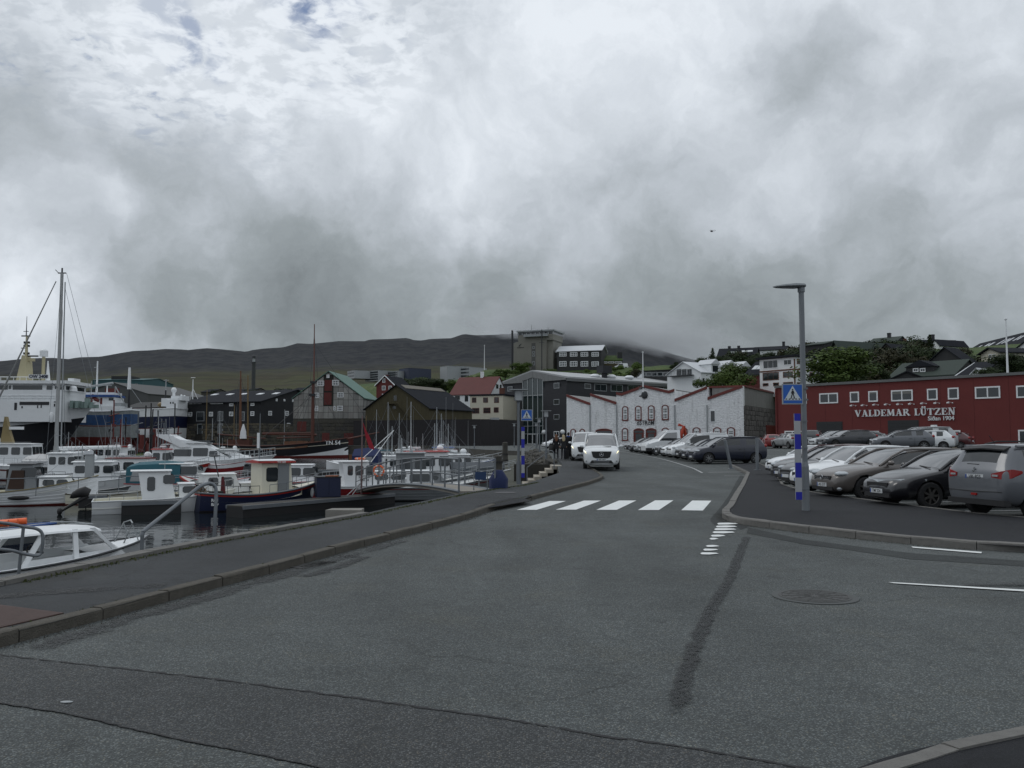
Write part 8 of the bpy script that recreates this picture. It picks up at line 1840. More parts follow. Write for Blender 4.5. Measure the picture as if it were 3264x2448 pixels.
B18 = Boat('white_navy_ship', 'white ship with a navy lower hull and big radar dome by the black warehouse', -75.5, 196, RAD(176), 24, 8, 6.8, 6.5, 7.3, hull=BW, bottom=DRED, stripe=(.35, .74, NAVY), keelred=.36, transom=.8, foredeck=.2, deck=LGREY, rail=BW, draft=4, z=1.8, railr=.12, cat='ship')
px18 = lambda u: -75.5 - (u - 1632) / FL * 196 ; z18 = lambda v: zpx(v, 195) - 1.8
for nm, u0, u1, v0, v1, hw in (('deckhouse', 545, 582, 1275, 1304, 2.5), ('bridge', 527, 580, 1270, 1296, 2.3), ('bridge_top', 555, 592, 1262, 1277, 1.8)): MB().box(px18(u1), px18(u0), -hw, hw, z18(v1), z18(v0)).ob(nm, BW, B18.r)
for a in (557, 565): MB().box(px18(a + 4), px18(a), 2.51, 2.56, z18(1288), z18(1282)).ob('window', GLASS, B18.r)
MB().tube([(px18(552), 0, z18(1270)), (px18(552), 0, z18(1250))], .3, 6).ell((px18(552), 0, z18(1243)), (.62, .62, .66), 14, 9).ob('radar_dome', BW, B18.r, True); MB().ell((px18(577), 0, z18(1260)), .25, 8, 6).ell((px18(587), 0, z18(1262)), .25, 8, 6).ob('small_dome', BW, B18.r, True)
MB().tube([(px18(525), 0, z18(1296)), (px18(525), 0, z18(1243))], .16, 6).ob('mast', BLACKP, B18.r); MB().tube([(px18(525), 0, z18(1243)), (px18(525), 0, z18(1208))], .12, 6).tube([(px18(517), 0, z18(1211)), (px18(534), 0, z18(1211))], .06, 4).ob('topmast', LGREY, B18.r)
MB().tube([(px18(614), 0, z18(1272)), (px18(614), 0, z18(1208))], .16, 6, .08).tube([(px18(607), 0, z18(1203)), (px18(621), 0, z18(1203))], .06, 4).tube([(px18(614), 0, z18(1237)), (px18(631), 0, z18(1272))], .06, 4).tube([(px18(614), 0, z18(1237)), (px18(606), 0, z18(1275))], .06, 4).ob('aft_mast', BW, B18.r)
MB().ell((px18(514), 0, z18(1290)), (1.0, 1.0, .7), 12, 7).ob('ochre_cover', OCHRE, B18.r, True)
mb = MB()
for i in range(22): u_ = 430 + i * 7; mb.box(px18(u_) , px18(u_) + random.uniform(.3, .9), 4.4 + random.random(), 5.6, -3, random.uniform(-1.5, 2.5))
gear = thing('shipyard_gear', 'jumble of dark red and grey winches and props on the slipway between the ships', 'shipyard gear', (B18.r.location.x, B18.r.location.y, 1.8), RAD(176)); mb.ob('winches', DRED, gear)
B19 = Boat('old_sloop', 'old black sloop with white forefoot, brown masts and the letters TN 54 at the bow', -57.5, 165, RAD(1), 26, 6, 2.6, 2.2, 3.75, hull=BLACKP, bottom=DRED, keelred=.14, stripe=(.74, .78, CREAM), transom=.35, foredeck=.7, rail=RWOOD, deck=WOOD, rake=.02, vstem=True, draft=2, railr=.10, pbow=1.7, cat='sloop', drop=.8)
mb = MB()   # white forefoot
for sg in (1, -1):
 rings = []
 for i in range(11):
  t = .55 + .45 * i / 10; top_ = .12 + .42 * (i / 10) ** 1.3; rings.append([tuple((p.x, sg * p.y, p.z)) for p in (B19.P(t, .13, extra=.03), B19.P(t, max(top_, .135), extra=.03))])
 mb.add([p for r_ in rings for p in r_], [(a * 2, a * 2 + 1, a * 2 + 3, a * 2 + 2) for a in range(10)])
mb.ob('white_forefoot', BW, B19.r)
xs_ = lambda u: (u - 1632) / FL * 165 + 57.5; zs_ = lambda v: zpx(v, 165) - WZ
MB().tube([(xs_(996), 0, 1.5), (xs_(996), 0, zs_(1216))], .36, 8, .30).ob('lower_mast', RWOOD, B19.r, True); MB().tube([(xs_(998), 0, zs_(1222)), (xs_(997), 0, zs_(1031))], .15, 8, .08).ob('topmast', pbr('bright_red_wood', (.12, .034, .02), .5), B19.r, True)
MB().box(xs_(988), xs_(1004), -.6, .6, zs_(1222), zs_(1215)).box(xs_(984), xs_(1003), -.5, .5, zs_(1262), zs_(1255)).ob('mast_band', BLACKP, B19.r)
MB().tube([(xs_(1100), 0, zs_(1401)), (xs_(1208), 0, zs_(1378))], .22, 8, .10).ob('bowsprit', RWOOD, B19.r, True)
MB().tube([(xs_(836), .3, zs_(1383)), (xs_(1010), 0, zs_(1386))], .2, 8).tube([(xs_(836), .3, zs_(1379)), (xs_(990), 0, zs_(1380))], .10, 8).tube([(xs_(880), .6, zs_(1396)), (xs_(1000), 0, zs_(1393))], .14, 8).ob('boom', RWOOD, B19.r, True)
mb = MB(); zt_ = zs_(1225)
for a in (905, 930, 955, 1020, 1030): mb.tube([(xs_(996), 0, zt_), (xs_(a), -2.4, 2.7)], .03, 4)
for a in (1110, 1200): mb.tube([(xs_(997), 0, zs_(1090) if a == 1200 else zt_), (xs_(a), 0, zs_(1395 if a == 1110 else 1380))], .025, 4)
mb.tube([(xs_(992), -.2, zs_(1262)), (xs_(835), -.5, zs_(1400))], .05, 4); mb.tube([(xs_(997), 0, zs_(1060)), (xs_(990), -1, zs_(1218))], .025, 4); mb.tube([(xs_(997), 0, zs_(1060)), (xs_(1008), 1, zs_(1218))], .025, 4); mb.ob('rigging', DGREY, B19.r)
tm = text_mesh('TN 54', 1.1, .02, .02); ta = xs_(1066) / 26; pa, pb_ = B19.P(ta - .02, .86), B19.P(ta + .02, .86); link('lettering', tm, BW, B19.r, mtx=Matrix.Translation((pa.x + .5, -(pa.y + pb_.y) / 2 - .14, zs_(1417))) @ Matrix.Rotation(math.atan2(pa.y - pb_.y, pb_.x - pa.x), 4, 'Z') @ UP)
mb = MB()
for i in range(8): x = xs_(910 + i * 20); mb.box(x, x + random.uniform(.6, 1.4), -1, 1, 2.0, random.uniform(2.7, 3.3))
mb.ob('deck_gear', WOOD, B19.r)
for i, (u_, lb) in enumerate(((846, 'leftmost'), (870, 'middle'), (905, 'rightmost'))): pass
B20 = Boat('wooden_cutter', 'low brown wooden vessel with a dark brown and a yellow mast beside the stone base', -60, 176, RAD(2), 22, 5, 2.2, 1.9, 2.8, hull=RWOOD, bottom=DRED, transom=.4, foredeck=.7, deck=WOOD, rail=WOOD, draft=1.5, railr=.1)
xw = lambda u: (u - 1632) / FL * 176 + 60; zw = lambda v: zpx(v, 176) - WZ
MB().tube([(xw(767), 0, 1.5), (xw(764), 0, zw(1182))], .34, 8, .14).ob('mast', WOOD, B20.r, True); MB().tube([(xw(789), .5, 1.5), (xw(785), .5, zw(1195))], .20, 8, .12).ob('yellow_mast', OCHRE, B20.r, True)
MB().box(xw(730), xw(800), -1.3, 1.3, 1.6, 3.4).ob('deckhouse', RWOOD, B20.r); MB().tube([(xw(700), -.8, zw(1384)), (xw(850), -.8, zw(1398))], .16, 6).ob('boom', RWOOD, B20.r)
MB().loft([[(xw(782) + math.cos(a) * r_, -1.4 + math.sin(a) * r_ * .5, z_) for a in [i * math.pi / 4 for i in range(8)]] for z_, r_ in ((zw(1398), .7), (zw(1375), .55), (zw(1352), .12))]).ob('white_cover', BW, B20.r, True)
mb = MB()
for a in (720, 750, 820): mb.tube([(xw(765), 0, zw(1200)), (xw(a), -2, 2.5)], .025, 4)
mb.ob('rigging', DGREY, B20.r)
for u_, vt, vb, m_, lb in ((655, 1243, 1395, OCHRE, 'thin tan mast left of the brown one'), (743, 1290, 1395, OCHRE, 'short tan mast left of the dark brown mast'), (674, 1333, 1420, LGREY, 'thin pale mast in front of the stone base'), (905, 1305, 1420, LGREY, 'pale mast in front of the black gable')):
 Y = 181; p = at(u_, 1440, Y); T = Boat('wooden_smack', 'small dark wooden boat under a ' + lb, p.x - 3, Y, RAD(3 + u_ % 5), 7, 2.4, 1.0, .9, 1.3, hull=WOOD, bottom=DRED, deck=WOOD, transom=.3, rail=WOOD)
 MB().tube([(3, 0, .6), (3, 0, zpx(vt, Y) - WZ)], .13, 6, .07).ob('mast', m_, T.r)
B21 = Boat('red_hulled_cabin_boat', 'white cabin boat with a dark red hull and an orange ring on its roof', -11.7, 49.9, RAD(20), 6.4, 2.3, .95, .85, 1.35, hull=pbr('hull_red', (.20, .012, .016), .4), bottom=DRED, stripe=(.84, .97, BW), transom=.8, foredeck=.4, deck=BW, rail=BW, vstem=True)
B21.cabin(1.9, 3.6, 1.8, .7, 2.25, .35, -.15, wins=((.08, .26, .5, .86), (.34, .62, .5, .86), (.70, .96, .5, .86)), front=3, over=.14, tum=.9, ro=(.5, .05)); B21.cabin(3.4, 5.6, 1.7, .9, 1.65, .35, 0, wins=((.10, .46, .38, .82), (.54, .92, .38, .82)), front=0, tum=.92)
tm = text_mesh('LETTUR\nTN 34', .19, .003, .004); link('lettering', tm, BLACKP, B21.r, mtx=Matrix.Translation((3.0, -.93, 1.32)) @ UP)
lifebuoy(B21.r.matrix_basis @ Vector((2.9, 0, 2.42)), (math.pi / 2, 0, 0), 'orange lifebuoy lying flat on the roof of the red hulled boat', .27)
MB().tube([(2.9, .0, 2.3), (4.9, 0, 4.1)], .02, 4).tube([(3.6, .3, 2.2), (4.9, 0, 4.1)], .02, 4).ob('mast_stay', BW, B21.r)
G22 = 'boats crowded beyond the gangway'
A = fisher('pale grey boxy wheelhouse boat just behind the orange lifebuoy', -8.6, 55.5, RAD(12), 6.5, 2.4, (.18, .48), GREYH, hull=GREYH, h=2.5, mast=1.0, rad=False, cabm=GREYH, w=.75, wins=2, group=G22)
Bb = fisher('big white boat with a red canvas roof band and a grey foredeck cover', -9.4, 61, RAD(14), 9.6, 3.0, (.2, .52), REDP, stripe=(.3, .75, GCOV), h=2.5, mast=3.6, dome=True, group=G22)
MB().loft([[(x, y * k, z_) for y, z_ in ((-1, .9), (-.9, 1.5), (0, 1.9), (.9, 1.5), (1, .9))] for x, k in ((5.0, 1.35), (6.5, 1.2), (8.2, .7), (9.1, .2))]).ob('foredeck_cover', GCOV, Bb.r, True)
C_ = Boat('grey_hulled_boat', 'grey hulled boat with a thin red line, its bow pointing at the gangway gate', -8.0, 50.5, RAD(8), 7.4, 2.6, .8, .8, 1.45, hull=GREYH, bottom=TRIM, stripe=(.82, .88, DRED), transom=.8, foredeck=.4, deck=DECKG, rail=BW, clinker=5, group=G22)
C_.cabin(1.8, 3.5, 1.7, .7, 1.7, .3, 0, wins=((.1, .8, .4, .85),)); C_.railing(.6, .98, .4, 6, LGREY)
D_ = fisher('long white boat with a smooth bare foredeck beyond the grey covered one', -8.5, 71, RAD(6), 9, 2.8, (.2, .45), h=2.0, mast=2.6, group=G22)
E_ = fisher('blue hulled boat with a high railed bow at the right end of the cluster', -9.0, 80, RAD(4), 8.4, 2.9, (.2, .45), BLUEP, hull=BLUEP, stripe=(.75, 1.0, BW), h=2.2, mast=3.8, group=G22, fb=1.2)
Fq = Boat('navy_canopy_boat', 'white boat with its bow to the left under a navy canvas canopy', -11.6, 86, RAD(178), 7.0, 2.4, .8, .8, 1.4, hull=BW, transom=.8, foredeck=.6, deck=BW, group=G22, vstem=True)
MB().loft([[(x, y * 1.1, z_) for y, z_ in ((-1, .9), (-.9, 1.9), (0, 2.6 * k), (.9, 1.9), (1, .9))] for x, k in ((1.6, .95), (2.4, 1.05), (4.2, .98))]).ob('canopy', NAVYC, Fq.r, True); MB().box(2.2, 3.4, 1.08, 1.14, 1.3, 1.8).ob('canopy_window', PLASTIC, Fq.r)
for i, (x, y, hd, L, rm, hl, lb) in enumerate([
 (-9.8, 95, 4, 7.5, REDP, BW, 'white boat with a bright red roof in the back row of the cluster'),
 (-10.6, 101, 2, 7.5, BLUEP, BW, 'white boat with a blue roof in the back row of the cluster'),
 (-13.8, 92, 8, 7, BW, BW, 'plain white boat at the left of the back row'),
 (-12.8, 76, 10, 7.5, BW, GREYH, 'pale grey hulled boat between the navy canopy and the red canvas roof'),
 (-11.2, 68, 12, 7, BW, BW, 'white boat left of the long smooth foredeck boat'),
 (-8.9, 91, 0, 6.5, DRED, BW, 'white boat with a dark red roof near the right end of the back row'),
 (-8.4, 84, 355, 6, GREYH, BW, 'small white boat with a grey roof against the harbour wall'),
 (-17.5, 100, 4, 7, TEAL, BW, 'white boat with a teal roof farthest left in the back row'),
 (-6.6, 66, 8, 7, BW, NAVY, 'navy hulled boat close behind the grey covered foredeck')]):
 fisher(lb, x, y, RAD(hd), L, 2.5, (.2, .5), rm, hull=hl, h=1.7 + .2 * (i % 3), mast=2.4 + .8 * (i % 4), group=G22, dome=i % 2 == 0)
for i, (x, y, hd, L, rm, hl, st_, lb) in enumerate([
 (-46, 84, 5, 9, BW, BW, None, 'white wheelhouse boat between sailing yacht and passenger boat'),
 (-50, 101, 3, 10, BW, BW, None, 'white railed boat under the trawler bow'),
 (-42, 98, 178, 9, REDP, BW, None, 'white boat with a red roof behind the yacht boom'),
 (-38, 104, 3, 9, BW, NAVY, None, 'navy hulled boat behind the red roofed boat'),
 (-37.5, 67, 4, 7.0, BW, BW, None, 'white boat with a round dome behind the red edged roof')
 ]):
 fisher(lb, x, y, RAD(hd), L, 2.8, (.25, .55), rm, hull=hl, stripe=st_, h=1.8 + .25 * (i % 3), mast=2.0 + .9 * (i % 4), dome=i % 2 == 1, fb=1.0)
W23 = Boat('brown_rowing_boat', 'long low orange brown wooden boat moored at the foot of the grey warehouse', -28.4, 150, RAD(2), 6.4, 1.9, .8, .6, .9, hull=pbr('orange_brown_wood', (.15, .06, .02), .6), bottom=WOOD, transom=.2, foredeck=.9, deck=WOOD)
MB().tube([(2.9, 0, .4), (2.9, 0, zpx(1325, 150) - WZ)], .08, 6, .05).ob('mast', OCHRE, W23.r)
W24 = Boat('half_red_hull_boat', 'white and red hulled boat just left of the motor yacht bow', -29.2, 82.5, RAD(2), 3.6, 2.2, 1.2, 1.1, 1.4, hull=pbr('hull_red', (.2, .012, .016)), stripe=(.7, 1.0, BW), transom=.9, foredeck=.4, deck=BW)
W24.railing(.3, .95, .4, 4, LGREY)
for i, (x, y, hd, L, lb) in enumerate([(-27.5, 49.6, 12, 5.2, 'small grey dinghy tied behind the clinker boat stem'), (-24.4, 47.4, 16, 4.6, 'cream dinghy at the end of the dark pontoon'), (-21, 52.5, 6, 5.5, 'white open boat just behind the cabin cruiser')]):
 Boat('dinghy', lb, x, y, RAD(hd), L, 1.8, .6, .5, .8, hull=[GREYH, BCREAM, BW][i], transom=.7, foredeck=.85, deck=DECKG, rail=[DGREY, OLIVE, BW][i], bottom=DRED)
PLANK = [pbr('pontoon_plank_%d' % i, c, .9, var=.25, streak=False, scale=3, dirt=.3) for i, c in enumerate([(.048, .044, .038), (.038, .036, .032), (.058, .054, .046)])]
for m_ in PLANK: m_.name = 'weathered_plank'
def pontoon(label, a, c, wd, z=-1.32, side=1):
 a, c = Vector(a), Vector(c); d = c - a; L_ = d.length; T = thing('pontoon', label, 'pontoon', (a.x, a.y, z), math.atan2(d.y, d.x))
 y0, y1 = (0, wd) if side > 0 else (-wd, 0)
 MB().box(0, L_, y0 + .05, y1 - .05, -.62, -.06).ob('float', TRIM, T)
 ed = MB(); ed.box(0, L_, y0, y0 + .1, -.16, .01).box(0, L_, y1 - .1, y1, -.16, .01).ob('edge_beam', GREYM, T)
 n = min(int(L_ / .32), 120); me = MB().box(0, L_ / n - .02, y0 + .1, y1 - .1, -.06, 0).mesh('plank'); vs_ = []
 for m_ in PLANK: q = me.copy(); q.materials.append(m_); vs_.append(q)
 for i in range(n): link('plank', random.choice(vs_), None, T, loc=(i * L_ / n, 0, random.uniform(-.006, .002)))
 return T
pontoon('grey edged pontoon in front of the blue tug leading to the arched gangway', (-12.2, 39.3), (-6.5, 48.2), 1.25, side=1)
pontoon('short dark pontoon end beside the black outboard motor', (-21.9, 43.6), (-20.7, 44.1), 1.2, z=-1.15, side=1)
pontoon('dark pontoon along the near side of the cabin cruiser', (-18.4, 40.7), (-16.0, 41.8), 1.2, z=-1.25, side=1)
pontoon('long pontoon behind the teal canopied boat', (-36, 56.6), (-10.2, 59.4), 1.8, side=1)
pontoon('long far pontoon under the motor yacht bow', (-40, 82), (-14, 84.5), 1.8, side=1)
pontoon('back pontoon among the clustered boats', (-14, 64), (-3.2, 88), 1.6, side=1)
T = thing('electricity_post', 'grey service pillar with a bright bent hood on the pontoon', 'service pillar', (-27.6 + 2.1, 52.0, -1.3), .2)
MB().box(-.22, .22, -.18, .18, 0, 2.1).ob('pillar', LGREY, T); MB().torus((0, 0, 2.1), .24, .03, 'y', 12, 6, 0, math.pi).box(-.26, .26, -.25, .25, 2.1, 2.32).ob('hood', CHROME, T)
for a, c, z0_, lb in (((-27, 44.8), (-16.5, 50.6), -.35, 'pipe handrail along the dark pontoon finger'), ((-21.5, 50.5), (-9.3, 53.5), -.55, 'long thin pipe rail behind the tug wheelhouse')):
 a, c = Vector(a), Vector(c); d = c - a; T = thing('pipe_rail', lb, 'railing', (a.x, a.y, -1.3), math.atan2(d.y, d.x)); L_ = d.length; h_ = z0_ + 1.3
 MB().tube([(0, 0, 0), (0, 0, h_ - .1), (.12, 0, h_), (L_ - .12, 0, h_), (L_, 0, h_ - .1), (L_, 0, 0)], .03, 6).ob('rail', GREYM, T)
 for i in range(1, 6): MB().tube([(L_ * i / 6, 0, 0), (L_ * i / 6, 0, h_)], .022, 6).ob('post', GREYM, T)
T = thing('blue_box_locker', 'big dark blue two door locker standing on the pontoon', 'locker', (-9.75, 45.6, -1.31), R(20))
MB().box(-.62, .62, -.5, .5, 0, 1.02).ob('cabinet', pbr('dark_blue_box', (.008, .014, .045), .6), T)
for x in (-.61, .01): MB().box(x, x + .6, -.53, -.501, .03, .98).ob('door', MATS['dark_blue_box'], T)
MB().box(-.65, .65, -.54, .52, 1.02, 1.08).ob('lid', DGREY, T)
MB().box(-.05, .60, -.4, -.05, 1.08, 1.12).ob('orange_oar', pbr('faded_orange', (.30, .09, .03), .8), None, label='faded orange board lying on top of the blue locker', cat='board').location = (-9.75, 45.6, -1.31)
T = thing('flag_mast', 'thin reddish mast with a small dark red flag at the pontoon', 'flag mast', (-8.2, 47.0, -1.3), 0)
zt = zpx(1326, 47) + 1.3
MB().tube([(0, 0, 0), (0, 0, zt)], .05, 8, .03).ob('pole', pbr('pinkish_pole', (.15, .10, .10), .6), T)
MB().loft([[(.05 + x, .02 * math.sin(x * 14), z_ + zt), (.05 + x, .02 * math.sin(x * 14) + .01, z_ + zt), (.05 + x, .02 * math.sin(x * 14) + .01, z2_ + zt), (.05 + x, .02 * math.sin(x * 14), z2_ + zt)] for x, z_, z2_ in ((0, -.35, -.45), (.15, -.75, -1.2), (.35, -1.1, -1.75), (.62, -1.75, -1.85))]).ob('flag', pbr('red_flag', (.28, .012, .025), .8), T)
MB().tube([(0, 0, zt - 3.6), (-1.9, .5, zt - 5.9 + .6)], .03, 5).tube([(0, 0, zt - 3.6), (-1.2, 1.0, zt - 5.5 + .4)], .03, 5).ob('stay', BW, T)
lifebuoy(((1209 - 1632) / FL * 46.2, 46.2, at(1211, 1501, 46.2).z), (0, 0, 0), 'orange lifebuoy hanging upright on the gangway railing', .27)
ga, gb = Vector((-8.3, 49.3)), Vector((-1.15, 28.4)); gd = gb - ga; GL = gd.length
T = thing('gangway', 'arched grey steel gangway with railings from the quay down to the pontoon', 'gangway', (ga.x, ga.y, 0), math.atan2(gd.y, gd.x))
zdeck = lambda s_: -1.22 + 1.25 * s_ + 1.05 * 4 * s_ * (1 - s_) * .30
dk = MB(); dk.loft([[(s_ * GL, y, zdeck(s_) + dz) for y, dz in ((-.6, -.12), (.6, -.12), (.6, 0), (-.6, 0))] for s_ in [i / 20 for i in range(21)]]).ob('deck', pbr('gangway_deck', (.24, .22, .19), .9, var=.2), T)
for sg in (-1, 1):
 mb = MB()
 for hh, r0 in ((1.05, .035), (.52, .025), (.0, .05)): mb.tube([(s_ * GL, sg * .62, zdeck(s_) + hh) for s_ in [i / 20 for i in range(21)]], r0, 6)
 mb.ob('handrail', GREYM, T)
 for i in range(13): s_ = i / 12; MB().tube([(s_ * GL, sg * .62, zdeck(s_) - .05), (s_ * GL, sg * .62, zdeck(s_) + 1.05)], .032, 6).ob('post', GREYM, T)
gp = G(1532, 1561, .12)
T = thing('gangway_gate', 'pipe gate with a dark blue panel at the quay end of the gangway', 'gate', (gp.x, gp.y, PH), R(-8))
MB().tube([(-.22, 0, 0), (-.22, 0, .62), (.22, 0, .62), (.22, 0, 0)], .02, 6).tube([(-.22, 0, .3), (.22, 0, .3)], .015, 6).ob('frame', GREYM, T); MB().box(-.18, .18, -.01, .01, .33, .59).ob('panel', pbr('sign_navy', (.010, .035, .10), .5), T)
T = thing('navy_tarpaulin', 'navy tarpaulin bundle hung beside the gangway gate', 'tarpaulin', (gp.x + .55, gp.y + 1.3, -.4), 0)
MB().loft([[(r_ * math.cos(a) * .9, r_ * math.sin(a), z_) for a in [i * math.pi / 4 for i in range(8)]] for z_, r_ in ((0, .15), (.3, .33), (.8, .36), (1.1, .15))]).ob('bundle', NAVYC, T, True)
for i, (u_, vt, Y, lb) in enumerate(((1588, 1456, 48, 'thick dark round timber pile beside the blue tarpaulin'), (1610, 1412, 72, 'second timber pile, farther along the lower quay'))):
 x = (u_ - 1632) / FL * Y; o = MB().cyl((0, 0), -2.4, zpx(vt, Y), .26, .22, 12).ell((0, 0, zpx(vt, Y)), (.22, .22, .10), 12, 5).ob('timber_pile', QWM, None, label=lb, cat='pile'); o.location = (x, Y, 0)
 for q in range(3): MB().cyl((0, 0), -.6 + q * .5, -.5 + q * .5, .27, .27, 12).ob('band', TRIM, o)
LQ = [(-.85, 31), (.6, 33), (1.9, 43), (1.9, 60), (1.9, 92), (-.75, 92)]
lz = lambda x, y: -1.25 + max(0, (y - 31)) / 60 * 1.2
MOSS = pbr('mossy_concrete', (.050, .052, .038), .9, var=.4, scale=1.2, bump=.5, bscale=20, dirt=.4)
link('lower_quay', area_mesh(LQ, step=2, zf=lz), MOSS, kind='structure')
qw2 = MB();
for a, c in zip([(-.85, 31)] + [(-.75, 92)], [(-.75, 92)]): qw2.add([(a[0], a[1], -3), (c[0], c[1], -3), (c[0], c[1], lz(*c)), (a[0], a[1], lz(*a))], [(0, 1, 2, 3)])
qw2.ob('lower_quay_wall', QWM, kind='structure')
mb = MB(); rw = []
for y in [53 + i * 1.5 for i in range(27)]:
 xt = 2.55 if y < 62 else 2.5 + min(.7, (y - 62) / 22); j = random.uniform(-.06, .06)
 rw.append([(xt, y, gz(xt, y) + .10), (xt - .5, y, (gz(xt, y) + lz(1, y)) / 2 + j), (1.2, y, lz(1, y) + .02)])
mb.loft(rw, caps=False, closed=False); mb.ob('rubble_bank', QWM, kind='structure')
for i in range(150):
 y = random.uniform(53, 90); s_ = random.random(); z_ = lz(1, y) + (gz(2.5, y) + .1 - lz(1, y)) * s_
 o = link('bank_stone', random.choice(RV[3::4] + RV[1::4]), None, COL.objects['rubble_bank'], loc=(1.2 + 1.35 * s_, y, z_ + .02)); o.scale = (random.uniform(.3, .6), random.uniform(.4, .8), random.uniform(.2, .35)); o.rotation_euler = (random.uniform(-.2, .2), random.uniform(-.6, -.2), random.uniform(0, 3))
STEPM = pbr('pale_stair_stone', (.34, .31, .26), .85, var=.15, scale=4, dirt=.2)
T = thing('stone_steps', 'pale stone steps leading down from the pavement to the lower quay', 'steps', (2.72, 50.6, 0), 0)
for i in range(6):
 z1_ = .18 - i * .2; MB().box(-.42 - i * .34, .0 - i * .34 + (0 if i else .2), -1.0 - .12 * i, 1.6, z1_ - .2, z1_).ob('step', STEPM, T)
MB().box(-2.6, .1, 1.6, 1.9, -1.2, .2).ob('side_wall', MORT, T)
MB().loft([[(x, y_, z_) for y_, z_ in ((-1.75, z2 - .6), (-1.1, z2 - .6), (-1.1, z2), (-1.75, z2 - .06))] for x, z2 in ((-1.3, -.9), (-.5, -.5), (.25, .05), (.6, .13))]).ob('mossy_curb', MOSS, T)
T = thing('stone_steps', 'far flight of narrow pale steps on the bank beyond the lamp post', 'steps', (2.45, 75, 0), 0)
for i in range(6):
 z1_ = .42 - i * .13; MB().box(-.25 - i * .26, 0 - i * .26, -.8, .8, z1_ - .16, z1_).ob('step', STEPM, T)
def rail(label, pts, r=.03, posts=()):
 T = thing('handrail', label, 'railing', (0, 0, 0)); MB().tube(pts, r, 8).ob('rail', GREYM, T, True)
 for p in posts: MB().tube(p, r, 8).ob('post', GREYM, T, True)
 return T
def smooth_path(pts, n=4):
 P = [Vector(p) for p in pts]; out = []
 for i in range(len(P) - 1):
  p0, p1, p2, p3 = P[max(i - 1, 0)], P[i], P[i + 1], P[min(i + 2, len(P) - 1)]
  for k_ in range(n):
   t = k_ / n; out.append(.5 * ((2 * p1) + (p2 - p0) * t + (2 * p0 - 5 * p1 + 4 * p2 - p3) * t * t + (3 * p1 - p0 - 3 * p2 + p3) * t ** 3))
 return out + [P[-1]]
rail('curved handrail over the pale stone steps', smooth_path([at(1680, 1490, 50.3), at(1718, 1462, 50), at(1750, 1439, 49.6), at(1758, 1437, 49.5), at(1764, 1442, 49.5), at(1766, 1455, 49.5), at(1766, 1494, 49.5)]), .028, [[at(1680, 1490, 50.3), at(1680, 1534, 50.3)]])
rail('small handrail at the far flight of steps', smooth_path([at(1686, 1432, 76), at(1708, 1416, 76), at(1713, 1418, 76), at(1713, 1436, 76)]), .03)
b1 = G(58, 1830, .10); b2 = G(-330, 1905, .10)
Ya = b1.y; rail('bent grey pipe railing at the lower left edge of the quay', smooth_path([at(-330, 1640, Ya - 1.2), at(0, 1666, Ya - .25), at(75, 1679, Ya), at(115, 1685, Ya + .1), at(134, 1700, Ya + .14), at(136, 1730, Ya + .14), at(131, 1760, Ya + .14), at(118, 1771, Ya + .1), at(75, 1765, Ya), at(0, 1751, Ya - .25), at(-330, 1735, Ya - 1.2)], 5), .020, [[at(75, 1679, Ya), Vector((b1.x, b1.y, .0))]])
b1 = G(682, 1719, .10); b0 = G(452, 1757, .10)
rail('tall hooped grey handrail rising from the quay edge', smooth_path([Vector((b0.x, b0.y, .05)), at(453, 1725, b0.y), at(455, 1700, b0.y), at(470, 1683, b0.y + .1), at(560, 1612, (b0.y + b1.y) / 2), at(630, 1556, b1.y - .3), at(650, 1545, b1.y - .15), at(668, 1541, b1.y), at(683, 1548, b1.y + .05), at(689, 1570, b1.y + .05), at(686, 1650, b1.y), Vector((b1.x, b1.y, .05))], 5), .030)
def sign_mesh(T, s, y, mtx=None):
 """blue square pedestrian crossing sign, face at local -y"""
 par = MB().box(-s / 2 - .02, s / 2 + .02, y, y + .03, -s / 2 - .02, s / 2 + .02).ob('sign_back', LGREY, T, mtx=mtx)
 def part(poly, d, mat, nm): MB().prism([(a * s, b_ * s) for a, b_ in poly], y - d, y - d + .003).ob(nm, mat, par)
 part([(-.49, -.49), (.49, -.49), (.49, .49), (-.49, .49)], .004, pbr('sign_blue', (.012, .10, .42), .4, var=0), 'blue_field')
 part([(-.43, -.30), (.43, -.30), (0, .44)], .008, pbr('sign_white', (.55, .60, .62), .45, var=0), 'white_triangle')
 K = TRIM
 mb = MB(); d = y - .012
 def pr(poly): mb.prism([(a * s, b_ * s) for a, b_ in poly], d, d + .003)
 pr([(.04 * math.cos(i * math.pi / 4), .235 + .045 * math.sin(i * math.pi / 4)) for i in range(8)])
 pr([(-.05, -.02), (.05, -.02), (.06, .18), (-.05, .18)]); pr([(-.05, .0), (.0, .0), (-.07, -.25), (-.13, -.25)]); pr([(0, .0), (.05, 0), (.12, -.24), (.06, -.25)]); pr([(-.05, .17), (-.09, .03), (-.06, .02), (-.02, .14)]); pr([(.05, .17), (.10, .03), (.07, .02), (.03, .12)])
 mb.ob('walking_figure', K, par)
 mb = MB()
 for i in range(5): c = (i - 2) * .165; mb.prism([((c + (i - 2) * .012 - .045) * s, -.295 * s), ((c + (i - 2) * .012 + .045) * s, -.295 * s), ((c + .03) * s, -.235 * s), ((c - .03) * s, -.235 * s)], y - .0125, y - .0095)
 mb.ob('crossing_bars', K, par)
 part([(-.46, -.33), (.46, -.33), (.46, -.30), (-.46, -.30)], .0085, MATS['sign_white'], 'base_line')
